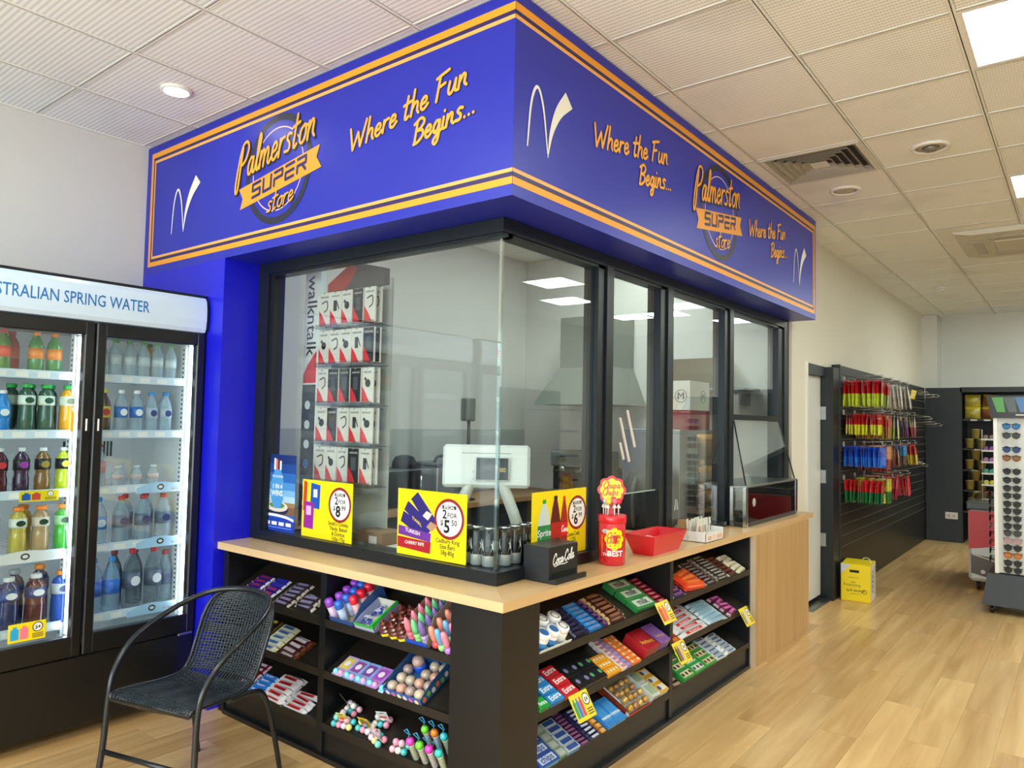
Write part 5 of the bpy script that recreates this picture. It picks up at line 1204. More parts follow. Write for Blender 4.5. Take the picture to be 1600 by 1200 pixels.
pt = price_poster('yellow offer poster with three soft drink bottles and price $6.99', 0.455, 0.31, (gq, 0.50, 0.958), (0, 0, PI / 2),
    [([(.1, .0), (.32, .0), (.33, .45), (.30, .65), (.24, .82), (.18, .82), (.12, .65), (.09, .45)], 'c9d8d4'), ([(.1, .28), (.33, .28), (.33, .5), (.1, .5)], '1f8a4a'), ([(.18, .82), (.24, .82), (.24, .88), (.18, .88)], '1f9a3a'), ([(.33, .0), (.49, .0), (.51, .5), (.47, .72), (.44, .86), (.38, .86), (.35, .72), (.32, .5)], '5a1c18'), ([(.33, .28), (.51, .28), (.51, .52), (.33, .52)], 'b02420'), ], '6', '99', ['Coca-Cola', '1.25L', 'Varieties'], 0.82, 0.245)
pl = Plane((0, -0.0002, 0), (1, 0, 0), (0, 0, 1)); bb = MB(); W_, H_ = 0.455, 0.31
bb.poly([pl(a * W_, b * H_, 0.0011) for a, b in ((.51, .0), (.62, .0), (.64, .5), (.61, .72), (.59, .84), (.55, .84), (.53, .72), (.50, .5))], 0)
rect(bb, pl, .505 * W_, .3 * H_, .635 * W_, .5 * H_, 0.0013, 1); rect(bb, pl, .55 * W_, .84 * H_, .59 * W_, .9 * H_, 0.0013, 1); rect(bb, pl, .38 * W_, .86 * H_, .44 * W_, .92 * H_, 0.0013, 2)
txt(bb, pl, 'Sprite', .215 * W_, .34 * H_, 0.045, 0.0016, 3, 0.012); write(bb, pl, 'Coca', .525 * W_, .36 * H_, 0.014, 0, 0.004, 0.0016, 3)
part('bottle_print', bb, [mat('9a2a1e', 0.35), mat('d81f28', 0.35), mat('1a1614', 0.35), mat('f4f4f4', 0.35)], pt)
# water brand prize poster
t = thing('prize_poster', 'tall blue prize poster with a giant water bottle on the left end of the glass', 'poster', (-1.945, gp, 0.958))
w, h = 0.295, 0.42; pl = Plane((0, -0.0002, 0), (1, 0, 0), (0, 0, 1))
part('sheet', MB().box(0, 0, 0, w, 0.002, h), mat('2a62b8', 0.3), t)
sk = MB(); cols = ['16306c', '1c4690', '2a66b4', '4a8ccc', '7ab4e0', 'a9cfe8', '9a7a4a', '7a5a38']
ys = [1.0, .88, .76, .64, .54, .46, .38, .32, .22]
for k, c in enumerate(cols): rect(sk, pl, 0, h * ys[k + 1], w, h * ys[k], 0.0003, k)
part('sky_print', sk, [mat(c, 0.3) for c in cols], t)
sd = MB(); disc(sd, pl, (w * .45, h * .29), w * .36, 0.0006, 0, 30, h * .085); disc(sd, pl, (w * .45, h * .32), w * .34, 0.0008, 1, 30, h * .07); disc(sd, pl, (w * .45, h * .335), w * .24, 0.001, 2, 30, h * .04)
part('stadium_print', sd, [mat('1f2a3e', 0.4), mat('d8d2c2', 0.4), mat('5a8a3c', 0.4)], t)
bt_ = MB(); out = [(.34, .30), (.56, .30), (.64, .42), (.64, .66), (.56, .78), (.54, .92), (.36, .92), (.34, .78), (.26, .66), (.26, .42)]
bt_.poly([pl(a * w, b * h, 0.0014) for a, b in out], 0)
for k, c in enumerate((1, 2, 3, 1)): rect(bt_, pl, w * (.33 + k * .06), h * .80, w * (.385 + k * .06), h * (.95 - .01 * k), 0.0017, c)
txt(bt_, pl, '1 IN 4', w * .45, h * .555, h * .085, 0.0018, 4, 0.02); txt(bt_, pl, 'WINS', w * .45, h * .46, h * .1, 0.0018, 4, 0.02); txt(bt_, pl, 'TAP & SCORE', w * .45, h * .70, h * .04, 0.0018, 4, 0.01)
part('bottle_print', bt_, [mat('4f9ad4', 0.3), mat('e8ecf0', 0.3), mat('e2743a', 0.3), mat('5a1c1c', 0.3), mat('f6fafc', 0.3)], t)
fo = MB(); rect(fo, pl, 0, 0, w, h * .17, 0.0012, 0); stroke(fo, pl, smooth([(0.004, h * .2), (w * .4, h * .205), (w * .75, h * .19), (w - .004, h * .16)], 6), 0.014, 0.0016, 1, False)
for k in range(4): rect(fo, pl, w * (.09 + k * .22), h * .075, w * (.25 + k * .22), h * .12, 0.0018, 1)
rect(fo, pl, w * .1, h * .04, w * .92, h * .052, 0.0018, 2)
part('footer_print', fo, [mat('1f3fae', 0.3), mat('eef2f8', 0.3), mat('6a8ae0', 0.3)], t)

# ================================================================ cans behind the corner glass
def can(label, loc, kind, group):
    h, r = 0.168, 0.032
    if kind not in CAPS:
        t = thing('drink_can', label, 'drink can', loc, group=group); CAPS[kind] = t
        body = {'claw': [(0.026, 0, 0), (r, 0.007, 0), (r, 0.05, 0), (r, 0.145, 1), (0.027, 0.162, 1)], 'green': [(0.026, 0, 0), (r, 0.007, 0), (r, 0.145, 1), (0.027, 0.162, 1)], 'pale': [(0.026, 0, 0), (r, 0.007, 0), (r, 0.145, 0), (0.027, 0.162, 0)]}[kind]
        cs = {'claw': ['c6ccce', '141517'], 'green': ['121314', '17181a'], 'pale': ['c4c2a8', 'c4c2a8']}[kind]
        part('body', MB().lathe(body, 20), [mat(c, 0.25, 0.4 if c != '141517' else 0.0, coat=0.2) for c in cs], t)
        part('lid', MB().lathe([(0.027, 0.162), (0.028, 0.167), (0.026, 0.168), (0.025, 0.164), (1e-6, 0.164)], 20), CHROME, t)
        m = MB()
        for a0 in (-1.9, -0.3, 1.4):
            def cp2(a, z, e=0.0006): return ((r + e) * math.cos(a), (r + e) * math.sin(a), z)
            if kind == 'claw':
                m.poly([cp2(a0 - .45, .048), cp2(a0 + .45, .048), cp2(a0 + .25, .085), cp2(a0, .12), cp2(a0 - .05, .09)], 0)
                m.poly([cp2(a0 - .25, .105), cp2(a0 - .02, .085), cp2(a0 + .25, .125), cp2(a0, .1)], 0)
            elif kind == 'green':
                m.poly([cp2(a0 - .35, .10), cp2(a0 + .35, .10), cp2(a0 + .35, .125), cp2(a0 - .35, .125)], 0); m.poly([cp2(a0 - .3, .05), cp2(a0 + .3, .05), cp2(a0 + .25, .09), cp2(a0 - .25, .09)], 1); m.poly([cp2(a0 - .25, .02), cp2(a0 + .25, .02), cp2(a0 + .25, .04), cp2(a0 - .25, .04)], 0)
            else: m.poly([cp2(a0 - .35, .05), cp2(a0 + .35, .05), cp2(a0 + .3, .085), cp2(a0 - .3, .085)], 1)
        part('print', m, [mat('dfe4e4', 0.3), mat('3f7a4a' if kind != 'green' else 'b08a5a', 0.3)], t)
        return t
    return dup(CAPS[kind], loc, (0, 0, random.uniform(-.4, .4)), label, group)
SZ = 0.956
for k, (x, y) in enumerate(((-0.535, 0.303), (-0.465, 0.303), (-0.395, 0.303), (-0.325, 0.303), (-0.297, 0.375), (-0.297, 0.445))):
    can('black and silver claw-mark energy can, %s from the left round the glass corner' % ORD[k], (x, y, SZ), 'claw', 'black and silver cans at the glass corner')
for k in range(3): can('black can with white and red print behind the glass, %s from the glass corner' % ORD[k], (-0.297, 0.515 + k * 0.068, SZ), 'green', 'black printed cans')
for k in range(3): can('pale gold can with green mark, %s beside the soft drink poster' % ORD[k], (-0.34 - 0.0 * k, 0.955 + k * 0.068, 0.901), 'pale', 'pale gold cans')

# ================================================================ things on the counter in front of the glass
CZ = 0.9006
t = thing('napkin_dispenser', 'black counter dispenser box with white script logo', 'dispenser', (-0.145, 0.525, CZ))
DB = mat('181b1e', 0.42, name='dispenser_black')
part('case', MB().rbox(-0.075, -0.115, 0, 0.06, 0.115, 0.152, 0.003), DB, t)
part('tray_lip', MB().prism([(0.06, 0), (0.10, 0), (0.10, 0.022), (0.085, 0.022), (0.06, 0.012)], 'y', -0.115, 0.125), DB, t)
part('slot', MB().box(0.0595, -0.09, 0.012, 0.0615, 0.1, 0.04), mat('050606', 0.6), t)
lg = MB(); pl = Plane((0.0604, 0, 0), (0, 1, 0), (0, 0, 1)); write(lg, pl, 'Coca-Cola', -0.083, 0.072, 0.022, 0.10, 0.0062, 0.0006, 0, slant=0.12, track=0.98)
stroke(lg, pl, smooth([(-0.07, 0.066), (-0.03, 0.072), (0.0, 0.070), (0.03, 0.074)], 5), 0.004, 0.0006, 0)
part('logo', lg, mat('eef0f0', 0.4), t, label='white script logo Coca-Cola')

t = thing('lollipop_tub', 'red lollipop tub with a flower-shaped yellow sign on top', 'lollipop tub', (-0.118, 1.0, CZ))
RED = mat('d81f2c', 0.28, coat=0.3, name='red_plastic')
part('jar', MB().lathe([(0.062, 0), (0.066, 0.006), (0.066, 0.205), (0.062, 0.21)], 32), mat('cf2431', 0.2, coat=0.5, var=0.12, scale=20), t)
part('lid', MB().lathe([(0.0665, 0.200), (0.070, 0.204), (0.070, 0.236), (0.066, 0.24), (0.05, 0.241), (1e-6, 0.238)], 32), RED, t)
a_c = math.atan2(-2.19 - 1.0, 1.734 + 0.118)
def cyl_pt(ang, z, e=0.0008): return ((0.066 + e) * math.cos(a_c + ang), (0.066 + e) * math.sin(a_c + ang), z)
class Cyl:
    def __init__(s, h0=0.0): s.h0 = h0
    def __call__(s, a, b, h=0.0): return cyl_pt(a / 0.066, b, 0.0008 + h)
cy_ = Cyl(); pr = MB()
for k in range(8):
    a = 2 * PI * k / 8; disc(pr, cy_, (0.012 + 0.032 * math.cos(a), 0.128 + 0.037 * math.sin(a)), 0.018, 0.0004 + k * 4e-5, 0, 12)
disc(pr, cy_, (0.012, 0.128), 0.034, 0.0009, 0, 20, 0.038)
pr2 = MB(); rect(pr2, cy_, -0.055, 0.02, -0.022, 0.145, 0.0003, 0); disc(pr2, cy_, (-0.035, 0.035), 0.02, 0.0005, 1, 14)
for k, (a, b) in enumerate(((-.045, .06), (-.03, .09), (-.045, .12))): disc(pr2, cy_, (a, b), 0.006, 0.0006, 1, 8)
disc(pr2, cy_, (-0.035, 0.165), 0.018, 0.0005, 2, 12, 0.01)
part('side_print', pr2, [mat('f2761c', 0.3), mat('c81c28', 0.3), mat('a8c8c4', 0.3)], t)
part('flower_print', pr, mat('f9de1e', 0.3), t)
lw = MB(); write(lw, cy_, 'Chupa', -0.022, 0.133, 0.0135, 0, 0.0032, 0.0014, 0, slant=0.1); write(lw, cy_, 'Chups', -0.024, 0.108, 0.0135, 0, 0.0032, 0.0014, 0, slant=0.1)
part('brand_print', lw, mat('c8342a', 0.3), t, label='red script Chupa Chups')
bw = MB(); txt(bw, cy_, 'BEST', 0.016, 0.047, 0.036, 0.0014, 0, 0.03); txt(bw, cy_, 'THE', -0.028, 0.047, 0.02, 0.0014, 0, 0.02); rect(bw, cy_, -0.04, 0.068, 0.052, 0.082, 0.0008, 1); rect(bw, cy_, -0.034, 0.041, 0.05, 0.075, 0.0006, 1)
part('slogan_print', bw, [mat('f4f4f8', 0.3), mat('2a3f9c', 0.3)], t)
fl = thing('lollipop_sign', 'yellow flower-shaped lollipop brand sign rising from the red tub', 'sign', (-0.118, 0.99, CZ + 0.36), (0, 0, a_c + PI / 2))
def petals(R, r, y0, y1, m_):
    mb = MB(); n = 64
    pts = [(R * (0.93 + 2 * r * abs(math.cos(4 * 2 * PI * i / n))) * math.cos(2 * PI * i / n), R * (0.93 + 2 * r * abs(math.cos(4 * 2 * PI * i / n))) * math.sin(2 * PI * i / n)) for i in range(n)]
    mb.prism(pts, 'y', y0, y1); return mb
part('red_backing', petals(0.066, 0.07, 0, 0.004, 0), mat('cf2a36', 0.35), fl); part('yellow_face', petals(0.053, 0.08, -0.0015, 0.0, 0), mat('f9de1e', 0.35), fl)
fw_ = MB(); pl = Plane((0, -0.0017, 0), (1, 0, 0), (0, 0, 1)); write(fw_, pl, 'Chupa', -0.04, 0.008, 0.0165, 0.02, 0.0042, 0.0005, 0, slant=0.1, track=1.05); write(fw_, pl, 'Chups', -0.044, -0.026, 0.0165, 0.02, 0.0042, 0.0005, 0, slant=0.1, track=1.05)
disc(fw_, pl, (0.01, -0.038), 0.014, 0.0004, 0, 14, 0.005)
part('lettering', fw_, mat('c23a2c', 0.35), fl, label='red script Chupa Chups'); part('stem', MB().box(-0.02, 0.001, -0.12, 0.02, 0.003, -0.05), mat('cf2a36', 0.35), fl)
for k, (ax, ay, c, nm) in enumerate(((-0.045, -0.02, '2f4a86', 'navy'), (-0.02, -0.035, 'd8d2c8', 'white'), (0.0, -0.045, 'e8c83a', 'yellow'), (0.028, -0.02, 'e86a84', 'pink'), (0.04, 0.0, 'd8303c', 'red'), (-0.03, 0.02, 'c9c4bc', 'pale grey'))):
    q = thing('lollipop', '%s wrapped lollipop standing in the lid of the red tub' % nm, 'lollipop', (-0.118 + ax * 0.85 + 0.0, 1.0 + ay, CZ + 0.24), group='lollipops in the tub lid')
    part('stick', MB().tube([(0, 0, 0), (0.003 * (k % 3 - 1), 0.002, 0.06)], 0.003, 6), mat('f2f2f0', 0.4), q); part('sweet', MB().ball((0.003 * (k % 3 - 1), 0.002, 0.066), 0.0155, 12), mat(c, 0.25, coat=0.3, var=0.25, scale=120), q); part('wrapper_skirt', MB().lathe([(0.012, 0.034), (0.005, 0.05)], 8, (0, 0, 0)), mat('e6e2dc', 0.4), q)
# red plastic tray
t = thing('plastic_tray', 'red plastic tray with wrapped sweets beside the lollipop tub', 'tray', (-0.118, 1.475, CZ), (0, 0, 0))
def taper(x0, x1, X0, X1, y0, y1, Y0, Y1, h, th, mb):
    A = [(x0, y0, 0), (x1, y0, 0), (x1, y1, 0), (x0, y1, 0)]; B = [(X0, Y0, h), (X1, Y0, h), (X1, Y1, h), (X0, Y1, h)]
    s = lambda P, e, z: [(p[0] + (e if p[0] < 0 else -e), p[1] + (e if p[1] < 0 else -e), p[2] + z) for p in P]
    a2, b2 = s(A, th, th), s(B, th, 0)
    for P, Q in ((A, B), (b2, a2), (B, b2)):
        for k in range(4): mb.poly([P[k], P[(k+1) % 4], Q[(k+1) % 4], Q[k]])
    mb.poly(A[::-1]); mb.poly(a2); return mb
part('shell', taper(-0.06, 0.06, -0.09, 0.09, -0.15, 0.15, -0.195, 0.195, 0.105, 0.004, MB()), RED, t)
part('rim', MB().tube([(-0.09, -0.195, 0.105), (0.09, -0.195, 0.105), (0.09, 0.195, 0.105), (-0.09, 0.195, 0.105)], 0.004, 6, closed=True), RED, t)
for k in range(9):
    q = MB(); q.rbox(-0.02, -0.011, 0, 0.02, 0.011, 0.012, 0.004)
    single('wrapped_sweet', q, mat(('e8dfd8', 'c8443c', '8a3a34')[k % 3], 0.35), '%s sweet in the red tray, %s from the tub' % (('cream wrapped', 'red wrapped', 'brown wrapped')[k % 3], ORD[k // 3]), 'sweet',
           (-0.155 + (k % 3) * 0.038, 1.40 + (k // 3) * 0.06, CZ + 0.055 + 0.012 * (k % 2)), (0.2, 0, random.uniform(-1, 1)), 'sweets in the red tray')
# box of sugar sticks
t = thing('stick_box', 'white open carton of paper sachet sticks beside the red tray', 'carton', (-0.115, 2.05, CZ))
CBX = mat('e4e2e2', 0.5, name='white_card')
bx_ = MB(); bx_.box(-0.09, -0.13, 0, 0.09, 0.13, 0.003).box(0.087, -0.13, 0, 0.09, 0.13, 0.055).box(-0.09, -0.13, 0, -0.087, 0.13, 0.10).box(-0.09, -0.13, 0, 0.09, -0.127, 0.06).box(-0.09, 0.127, 0, 0.09, 0.13, 0.07)
part('tray', bx_, CBX, t); part('back_flap', MB().box(-0.089, -0.13, 0.06, -0.02, -0.127, 0.125), mat('a8875c', 0.6), t)
lp = MB(); pl = Plane((0.0901, 0, 0), (0, 1, 0), (0, 0, 1)); rect(lp, pl, -0.1, 0.012, -0.05, 0.035, 0.0004, 0); rect(lp, pl, 0.03, 0.012, 0.1, 0.035, 0.0004, 0); ring(lp, pl, (-0.01, 0.025), 0.012, 0.004, 0.0004, 1, 12); part('print', lp, [mat('e8b08a', 0.5), mat('e89a8a', 0.5)], t)
for k in range(18):
    r_, c_ = k // 9, k % 9
    m = MB().rbox(-0.0035, -0.010, 0, 0.0035, 0.010, 0.125, 0.0015); pl = Plane((0.0036, 0, 0), (0, 1, 0), (0, 0, 1)); rect(m, pl, -0.009, 0.01, 0.009, 0.03, 0.0003, 1); rect(m, pl, -0.006, 0.045, 0.004, 0.085, 0.0003, 2)
    single('sugar_stick', m, [mat('ddd8cc', 0.5), mat('3f8a6c', 0.5), mat(('e8955a', '8a8478', '2f2c2a')[k % 3], 0.5)], 'paper sachet stick, %s row of the white carton, %s from the red tray' % (('front', 'back')[r_], ORD[c_]), 'sachet',
           (-0.085 - r_ * 0.05, 1.925 + c_ * 0.025, CZ + 0.004), (random.uniform(-.22, .22), random.uniform(-.12, .05), 0), 'sugar sticks in the white carton')
# heated display box and its sloping glass
t = thing('hot_display', 'chrome-posted glass food display box at the far end of the counter', 'display case', (-0.26, 3.29, CZ))
DGL = glass_mat('dark_display_glass', (0.22, 0.2, 0.19), 1.5, 0.06)
part('base', MB().rbox(0.058, -0.55, 0, 0.17, 0.55, 0.03, 0.003).box(-0.17, -0.46, 0.002, 0.058, 0.49, 0.03), mat('2a2c2e', 0.3), t)
for xx in (0.07, 0.16):
    for yy in (-0.54, 0.54): part('post', MB().rbox(xx - 0.014, yy - 0.02, 0, xx + 0.014, yy + 0.02, 0.272, 0.003), CHROME, t)
part('top_plate', MB().rbox(0.055, -0.56, 0.264, 0.175, 0.56, 0.276, 0.003).box(-0.175, -0.46, 0.265, 0.055, 0.49, 0.2755), STEEL, t)
part('front_pane', MB().box(0.164, -0.52, 0.028, 0.168, 0.52, 0.264), DGL, t); part('end_pane', MB().box(0.084, -0.546, 0.03, 0.146, -0.542, 0.264), FGL, t)
part('inner_shelf', MB().box(-0.15, -0.45, 0.10, 0.15, 0.48, 0.106), STEEL, t)
part('oval_badge', MB().lathe([(0.03, 0), (0.028, 0.003), (1e-6, 0.003)], 20, (0.169, -0.40, 0.16), 0, 'x'), mat('b8b4a8', 0.4), t)
for k, (yy, c, nm) in enumerate(((-0.3, '4a3424', 'brown'), (-0.02, '5a4a3c', 'tan'), (0.30, '8a2a30', 'dark red'))):
    single('food_pack', MB().rbox(-0.08, -0.09, 0, 0.08, 0.09, 0.05, 0.012), mat(c, 0.4), '%s food pack inside the chrome display box' % nm, 'food pack', (-0.27, 3.29 + yy, CZ + 0.031), group='food packs in the display box')
sl = thing('sneeze_screen', 'tilted clear glass screen above the chrome display box', 'glass screen', (0, 0, 0))
A0, A1, B0, B1 = Vector((-0.215, 2.83, 1.625)), Vector((-0.215, 3.79, 1.625)), Vector((-0.105, 2.77, 1.18)), Vector((-0.105, 3.83, 1.18))
m = MB(); nrm = (A1 - A0).cross(B0 - A0).normalized() * 0.004
P8 = [A0, A1, B1, B0]; m.v += [tuple(p) for p in P8] + [tuple(p + nrm) for p in P8]
for f in ((0, 1, 2, 3), (7, 6, 5, 4), (0, 4, 5, 1), (1, 5, 6, 2), (2, 6, 7, 3), (3, 7, 4, 0)): m.face(f)
part('pane', m, glass_mat('screen_glass', (0.95, 0.98, 0.97), 1.4, 0.0), sl)
part('edge_rod', MB().tube([A0, B0], 0.005, 6), mat('1c2024', 0.4), sl); part('edge_rod', MB().tube([A1, B1], 0.005, 6), mat('1c2024', 0.4), sl)
# three clear clip handles on the serving pane
for k, (yy, zz, L_) in enumerate(((1.33, 1.50, 0.26), (1.40, 1.56, 0.22), (1.30, 1.44, 0.1))):
    single('pane_handle', MB().rbox(-0.006, -0.008, -L_ / 2, 0.006, 0.008, L_ / 2, 0.003), mat('dcd6d0', 0.2, coat=0.4), 'clear plastic bar stuck on the serving pane, %s' % ('longest', 'middle', 'shortest')[k], 'handle', (gxc + 0.012, yy, zz), (0.42, 0, 0), 'clear bars on the serving pane')

# ================================================================ inside the kiosk
t = thing('pos_terminal', 'white till screen seen from behind, on splayed legs at the glass corner', 'till', (-0.60, 0.60, CZ), (0, 0, 0.66))
TW = mat('dfe4e4', 0.3, coat=0.2, name='till_white')
xf = Matrix.Translation((0, 0, 0.465)) @ Matrix.Rotation(-0.12, 4, 'X')
part('screen_back', MB().rbox(-0.215, -0.018, -0.105, 0.215, 0.012, 0.105, 0.014, 0, xf), TW, t)
part('screen_vent', MB().box(-0.12, -0.0195, 0.06, 0.12, -0.0185, 0.064, 0, xf).box(-0.02, -0.0195, 0.04, 0.02, -0.0185, 0.044, 0, xf), mat('9aa2a2', 0.4), t)
part('display_bezel', MB().rbox(-0.055, -0.04, -0.075, 0.115, -0.02, 0.045, 0.006, 0, xf), TW, t)
dp = MB(); dp.box(-0.048, -0.0415, -0.068, 0.108, -0.0405, 0.038, 0, xf); pl = Plane(tuple(xf @ Vector((0, -0.0418, 0))), tuple(xf.to_3x3() @ Vector((1, 0, 0))), tuple(xf.to_3x3() @ Vector((0, 0, 1))))
txt(dp, pl, '0.00', 0.07, -0.03, 0.03, 0.0004, 1, 0.0)
part('customer_display', dp, [mat('0c1216', 0.15), mat('c9a85a', 0.4, emit=0.6)], t)
for s in (-1, 1): part('leg', MB().tube(sm3([(s * 0.05, 0.0, 0.44), (s * 0.10, 0.0, 0.33), (s * 0.16, 0.0, 0.17), (s * 0.185, 0.0, 0.03)], 4), [0.028] * 8 + [0.03] * 4 + [0.032], 12), TW, t)
part('foot', MB().rbox(-0.22, -0.07, 0, 0.22, 0.09, 0.03, 0.012), TW, t)
# accessory stand
st_ = thing('accessory_stand', 'white and black phone accessory stand with pegs behind the glass', 'display stand', (-1.62, 0.50, 0.0))
part('side_sign', MB().box(-0.325, -0.015, 0.95, -0.195, 0.015, 2.50).box(-0.325, -0.0155, 0.95, -0.20, 0.0155, 1.78, 1), [mat('e6e8e6', 0.35), mat('1a2024', 0.35)], st_)
pl = Plane((-0.26, -0.0162, 0), (0, 0, -1), (1, 0, 0)); ws = MB(); txt(ws, pl, 'walkntalk', -2.19, -0.035, 0.125, 0.0004, 0, 0.006)
part('sign_lettering', ws, mat('2a2c30', 0.4), st_, label='vertical dark lettering walkntalk')
pl = Plane((-0.26, -0.0162, 0), (1, 0, 0), (0, 0, 1)); rs = MB(); rs.poly([pl(-0.06, 1.79, 0.0004), pl(0.06, 1.79, 0.0004), pl(0.06, 1.98, 0.0004), pl(-0.02, 1.90, 0.0004), pl(-0.06, 1.84, 0.0004)], 0)
for k in range(6): disc(rs, pl, (-0.01, 1.66 - k * 0.115), 0.026, 0.0006, 1 if k != 3 else 2, 16)
part('sign_print', rs, [mat('d82c34', 0.4), mat('d8dcdc', 0.4), mat('2f6fc0', 0.4)], st_)
part('pale_edge', MB().box(-0.195, -0.016, 0.95, -0.180, 0.02, 2.50), mat('dfeeee', 0.3), st_)  # edge strip in a plain pale colour
part('back_panel', MB().box(-0.12, 0.03, 0.95, 0.38, 0.045, 2.36), mat('b4b8b6', 0.5), st_)
hs = MB().prism([(-0.12, 2.36), (0.10, 2.47), (0.36, 2.41), (0.36, 2.32), (-0.12, 2.31)], 'y', -0.01, 0.03); part('header_sign', hs, mat('5a5450', 0.4), st_)
hr = MB().prism([(-0.12, 2.362), (0.08, 2.465), (0.14, 2.43), (0.04, 2.32), (-0.12, 2.315)], 'y', -0.012, -0.0105); part('header_stripe', hr, mat('b8402f', 0.4), st_)
part('column', MB().box(-0.05, 0.045, 0.901, 0.05, 0.12, 2.2), mat('3a3d40', 0.4), st_); part('foot', MB().box(-0.2, -0.1, 0.901, 0.2, 0.2, 0.93), mat('2a2c2e', 0.4), st_)
cardA = {}
def acc_card(kind):
    if kind in cardA: return cardA[kind]
    m = MB().rbox(-0.046, -0.006, -0.19, 0.046, 0.006, 0, 0.002); pl = Plane((0, -0.0061, 0), (1, 0, 0), (0, 0, 1))
    body = 0; rect(m, pl, -0.044, -0.186, 0.044, -0.002, 0.0002, 0 if kind != 3 else 2)
    m.poly([pl(-0.044, -0.188, 0.0005), pl(0.02, -0.188, 0.0005), pl(-0.01, -0.14, 0.0005), pl(-0.044, -0.10, 0.0005)], 1)
    if kind == 0: stroke(m, pl, smooth([(-0.02, -0.06), (0.02, -0.05), (0.025, -0.09), (0.0, -0.11)], 5), 0.008, 0.0008, 2)
    elif kind == 1: rect(m, pl, -0.016, -0.11, 0.012, -0.05, 0.0008, 2); stroke(m, pl, [(0.012, -0.06), (0.03, -0.10)], 0.007, 0.0008, 2)
    elif kind == 2: disc(m, pl, (0.004, -0.085), 0.022, 0.0008, 2, 12); disc(m, pl, (-0.016, -0.062), 0.01, 0.0008, 2, 10)
    else: rect(m, pl, -0.02, -0.12, 0.022, -0.05, 0.0008, 3)
    txt(m, pl, 'walkntalk', 0, -0.03, 0.018, 0.0008, 2 if kind != 3 else 0, 0.005)
    cardA[kind] = m.mesh('accessory_card', [mat('d9d7d0', 0.35), mat('d82a32', 0.35), mat('1c1e20', 0.35), mat('4a4e52', 0.4)]); return cardA[kind]
for r_ in range(5):
    zt = 2.30 - r_ * 0.217
    part('shelf_lip', MB().box(-0.11, -0.10, zt - 0.21, 0.38, -0.094, zt - 0.185).box(-0.11, -0.10, zt - 0.21, 0.38, 0.03, zt - 0.207), glass_mat('lip_plastic_%d' % r_, (0.85, 0.87, 0.88), 1.5, 0.1), st_)
    for c_ in range(5):
        part('peg', MB().tube([(-0.05 + c_ * 0.096, 0.03, zt - 0.01), (-0.05 + c_ * 0.096, -0.09, zt - 0.01)], 0.003, 6), CHROME, st_)
        for d_ in range(2):
            single('accessory_card', acc_card((r_ * 2 + c_ + (c_ * r_) % 3) % 4), None, 'accessory card, %s peg row down, %s from the left%s' % (ORD[r_], ORD[c_], ', behind another' if d_ else ''), 'accessory pack',
                   (-1.62 - 0.05 + c_ * 0.096, 0.50 - 0.078 + d_ * 0.04, zt - 0.004), (0, 0, random.uniform(-.06, .06)), 'phone accessory cards')
# benches and an added tone panel along the kiosk walls
single('side_bench', MB().box(-2.95, 0.33, 0.86, -2.32, 4.02, 0.90).box(-2.94, 0.33, 0.0, -2.36, 4.02, 0.86, 1), [mat('a9825a', 0.45, var=0.1), mat('30363c', 0.5)], 'dark bench with a timber top along the kiosk side wall', 'bench')
single('back_bench', MB().box(-2.31, 3.42, 0.86, -0.96, 4.02, 0.90).box(-2.31, 3.45, 0.0, -0.96, 4.02, 0.86, 1), [mat('4a4e50', 0.4, 0.5), mat('26292c', 0.5)], 'steel bench along the kiosk back wall', 'bench')
single('reflection_panel', MB().box(XL + 0.001, 0.3, 0.91, XL + 0.012, 4.03, 1.50), mat('aeb4b0', 0.35), 'pale grey panel added on the kiosk side wall for reflected tone', 'wall panel')  # panel added for a tone that is mostly glass reflection
t = thing('microwave', 'black microwave oven on the side bench behind the glass', 'microwave', (-2.62, 1.86, 0.901))
part('case', MB().rbox(-0.2, -0.27, 0.01, 0.16, 0.27, 0.29, 0.006), mat('5a6066', 0.35, 0.6), t); part('door', MB().rbox(0.16, -0.26, 0.02, 0.175, 0.14, 0.28, 0.004), mat('10161e', 0.15), t); part('control_panel', MB().rbox(0.16, 0.145, 0.02, 0.174, 0.265, 0.28, 0.003), mat('1c2024', 0.3), t)
part('handle', MB().tube([(0.195, 0.12, 0.06), (0.195, 0.12, 0.24)], 0.008, 8), CHROME, t)
t = thing('steel_urn', 'square steel appliance with a black carry handle beside the microwave', 'appliance', (-2.6, 2.36, 0.901))
part('case', MB().rbox(-0.17, -0.19, 0, 0.17, 0.19, 0.30, 0.01), STEEL, t); part('lid', MB().rbox(-0.175, -0.195, 0.30, 0.175, 0.195, 0.33, 0.008), mat('3a4044', 0.35), t)
part('handle', MB().tube(sm3([(0.05, -0.10, 0.33), (0.05, -0.07, 0.375), (0.05, 0.05, 0.38), (0.05, 0.09, 0.33)], 5), 0.012, 8), mat('16181a', 0.4), t); part('label_plate', MB().box(0.17, 0.02, 0.08, 0.172, 0.1, 0.16), mat('1c1e20', 0.4), t)
t = thing('dark_cap', 'dark peaked cap lying on top of the microwave', 'cap', (-2.62, 1.98, 1.192))
part('crown', MB().lathe([(0.10, 0), (0.098, 0.05), (0.075, 0.09), (0.03, 0.105), (1e-6, 0.107)], 20), mat('1a222c', 0.8), t); part('peak', MB().prism([(-0.09, 0.04), (-0.06, 0.15), (0.0, 0.18), (0.06, 0.15), (0.09, 0.04)], 'z', 0.0, 0.012), mat('1a222c', 0.8), t)
t = thing('card_reader_pole', 'grey box on a black pole standing at the side bench', 'card reader', (-2.5, 2.62, 0.901))
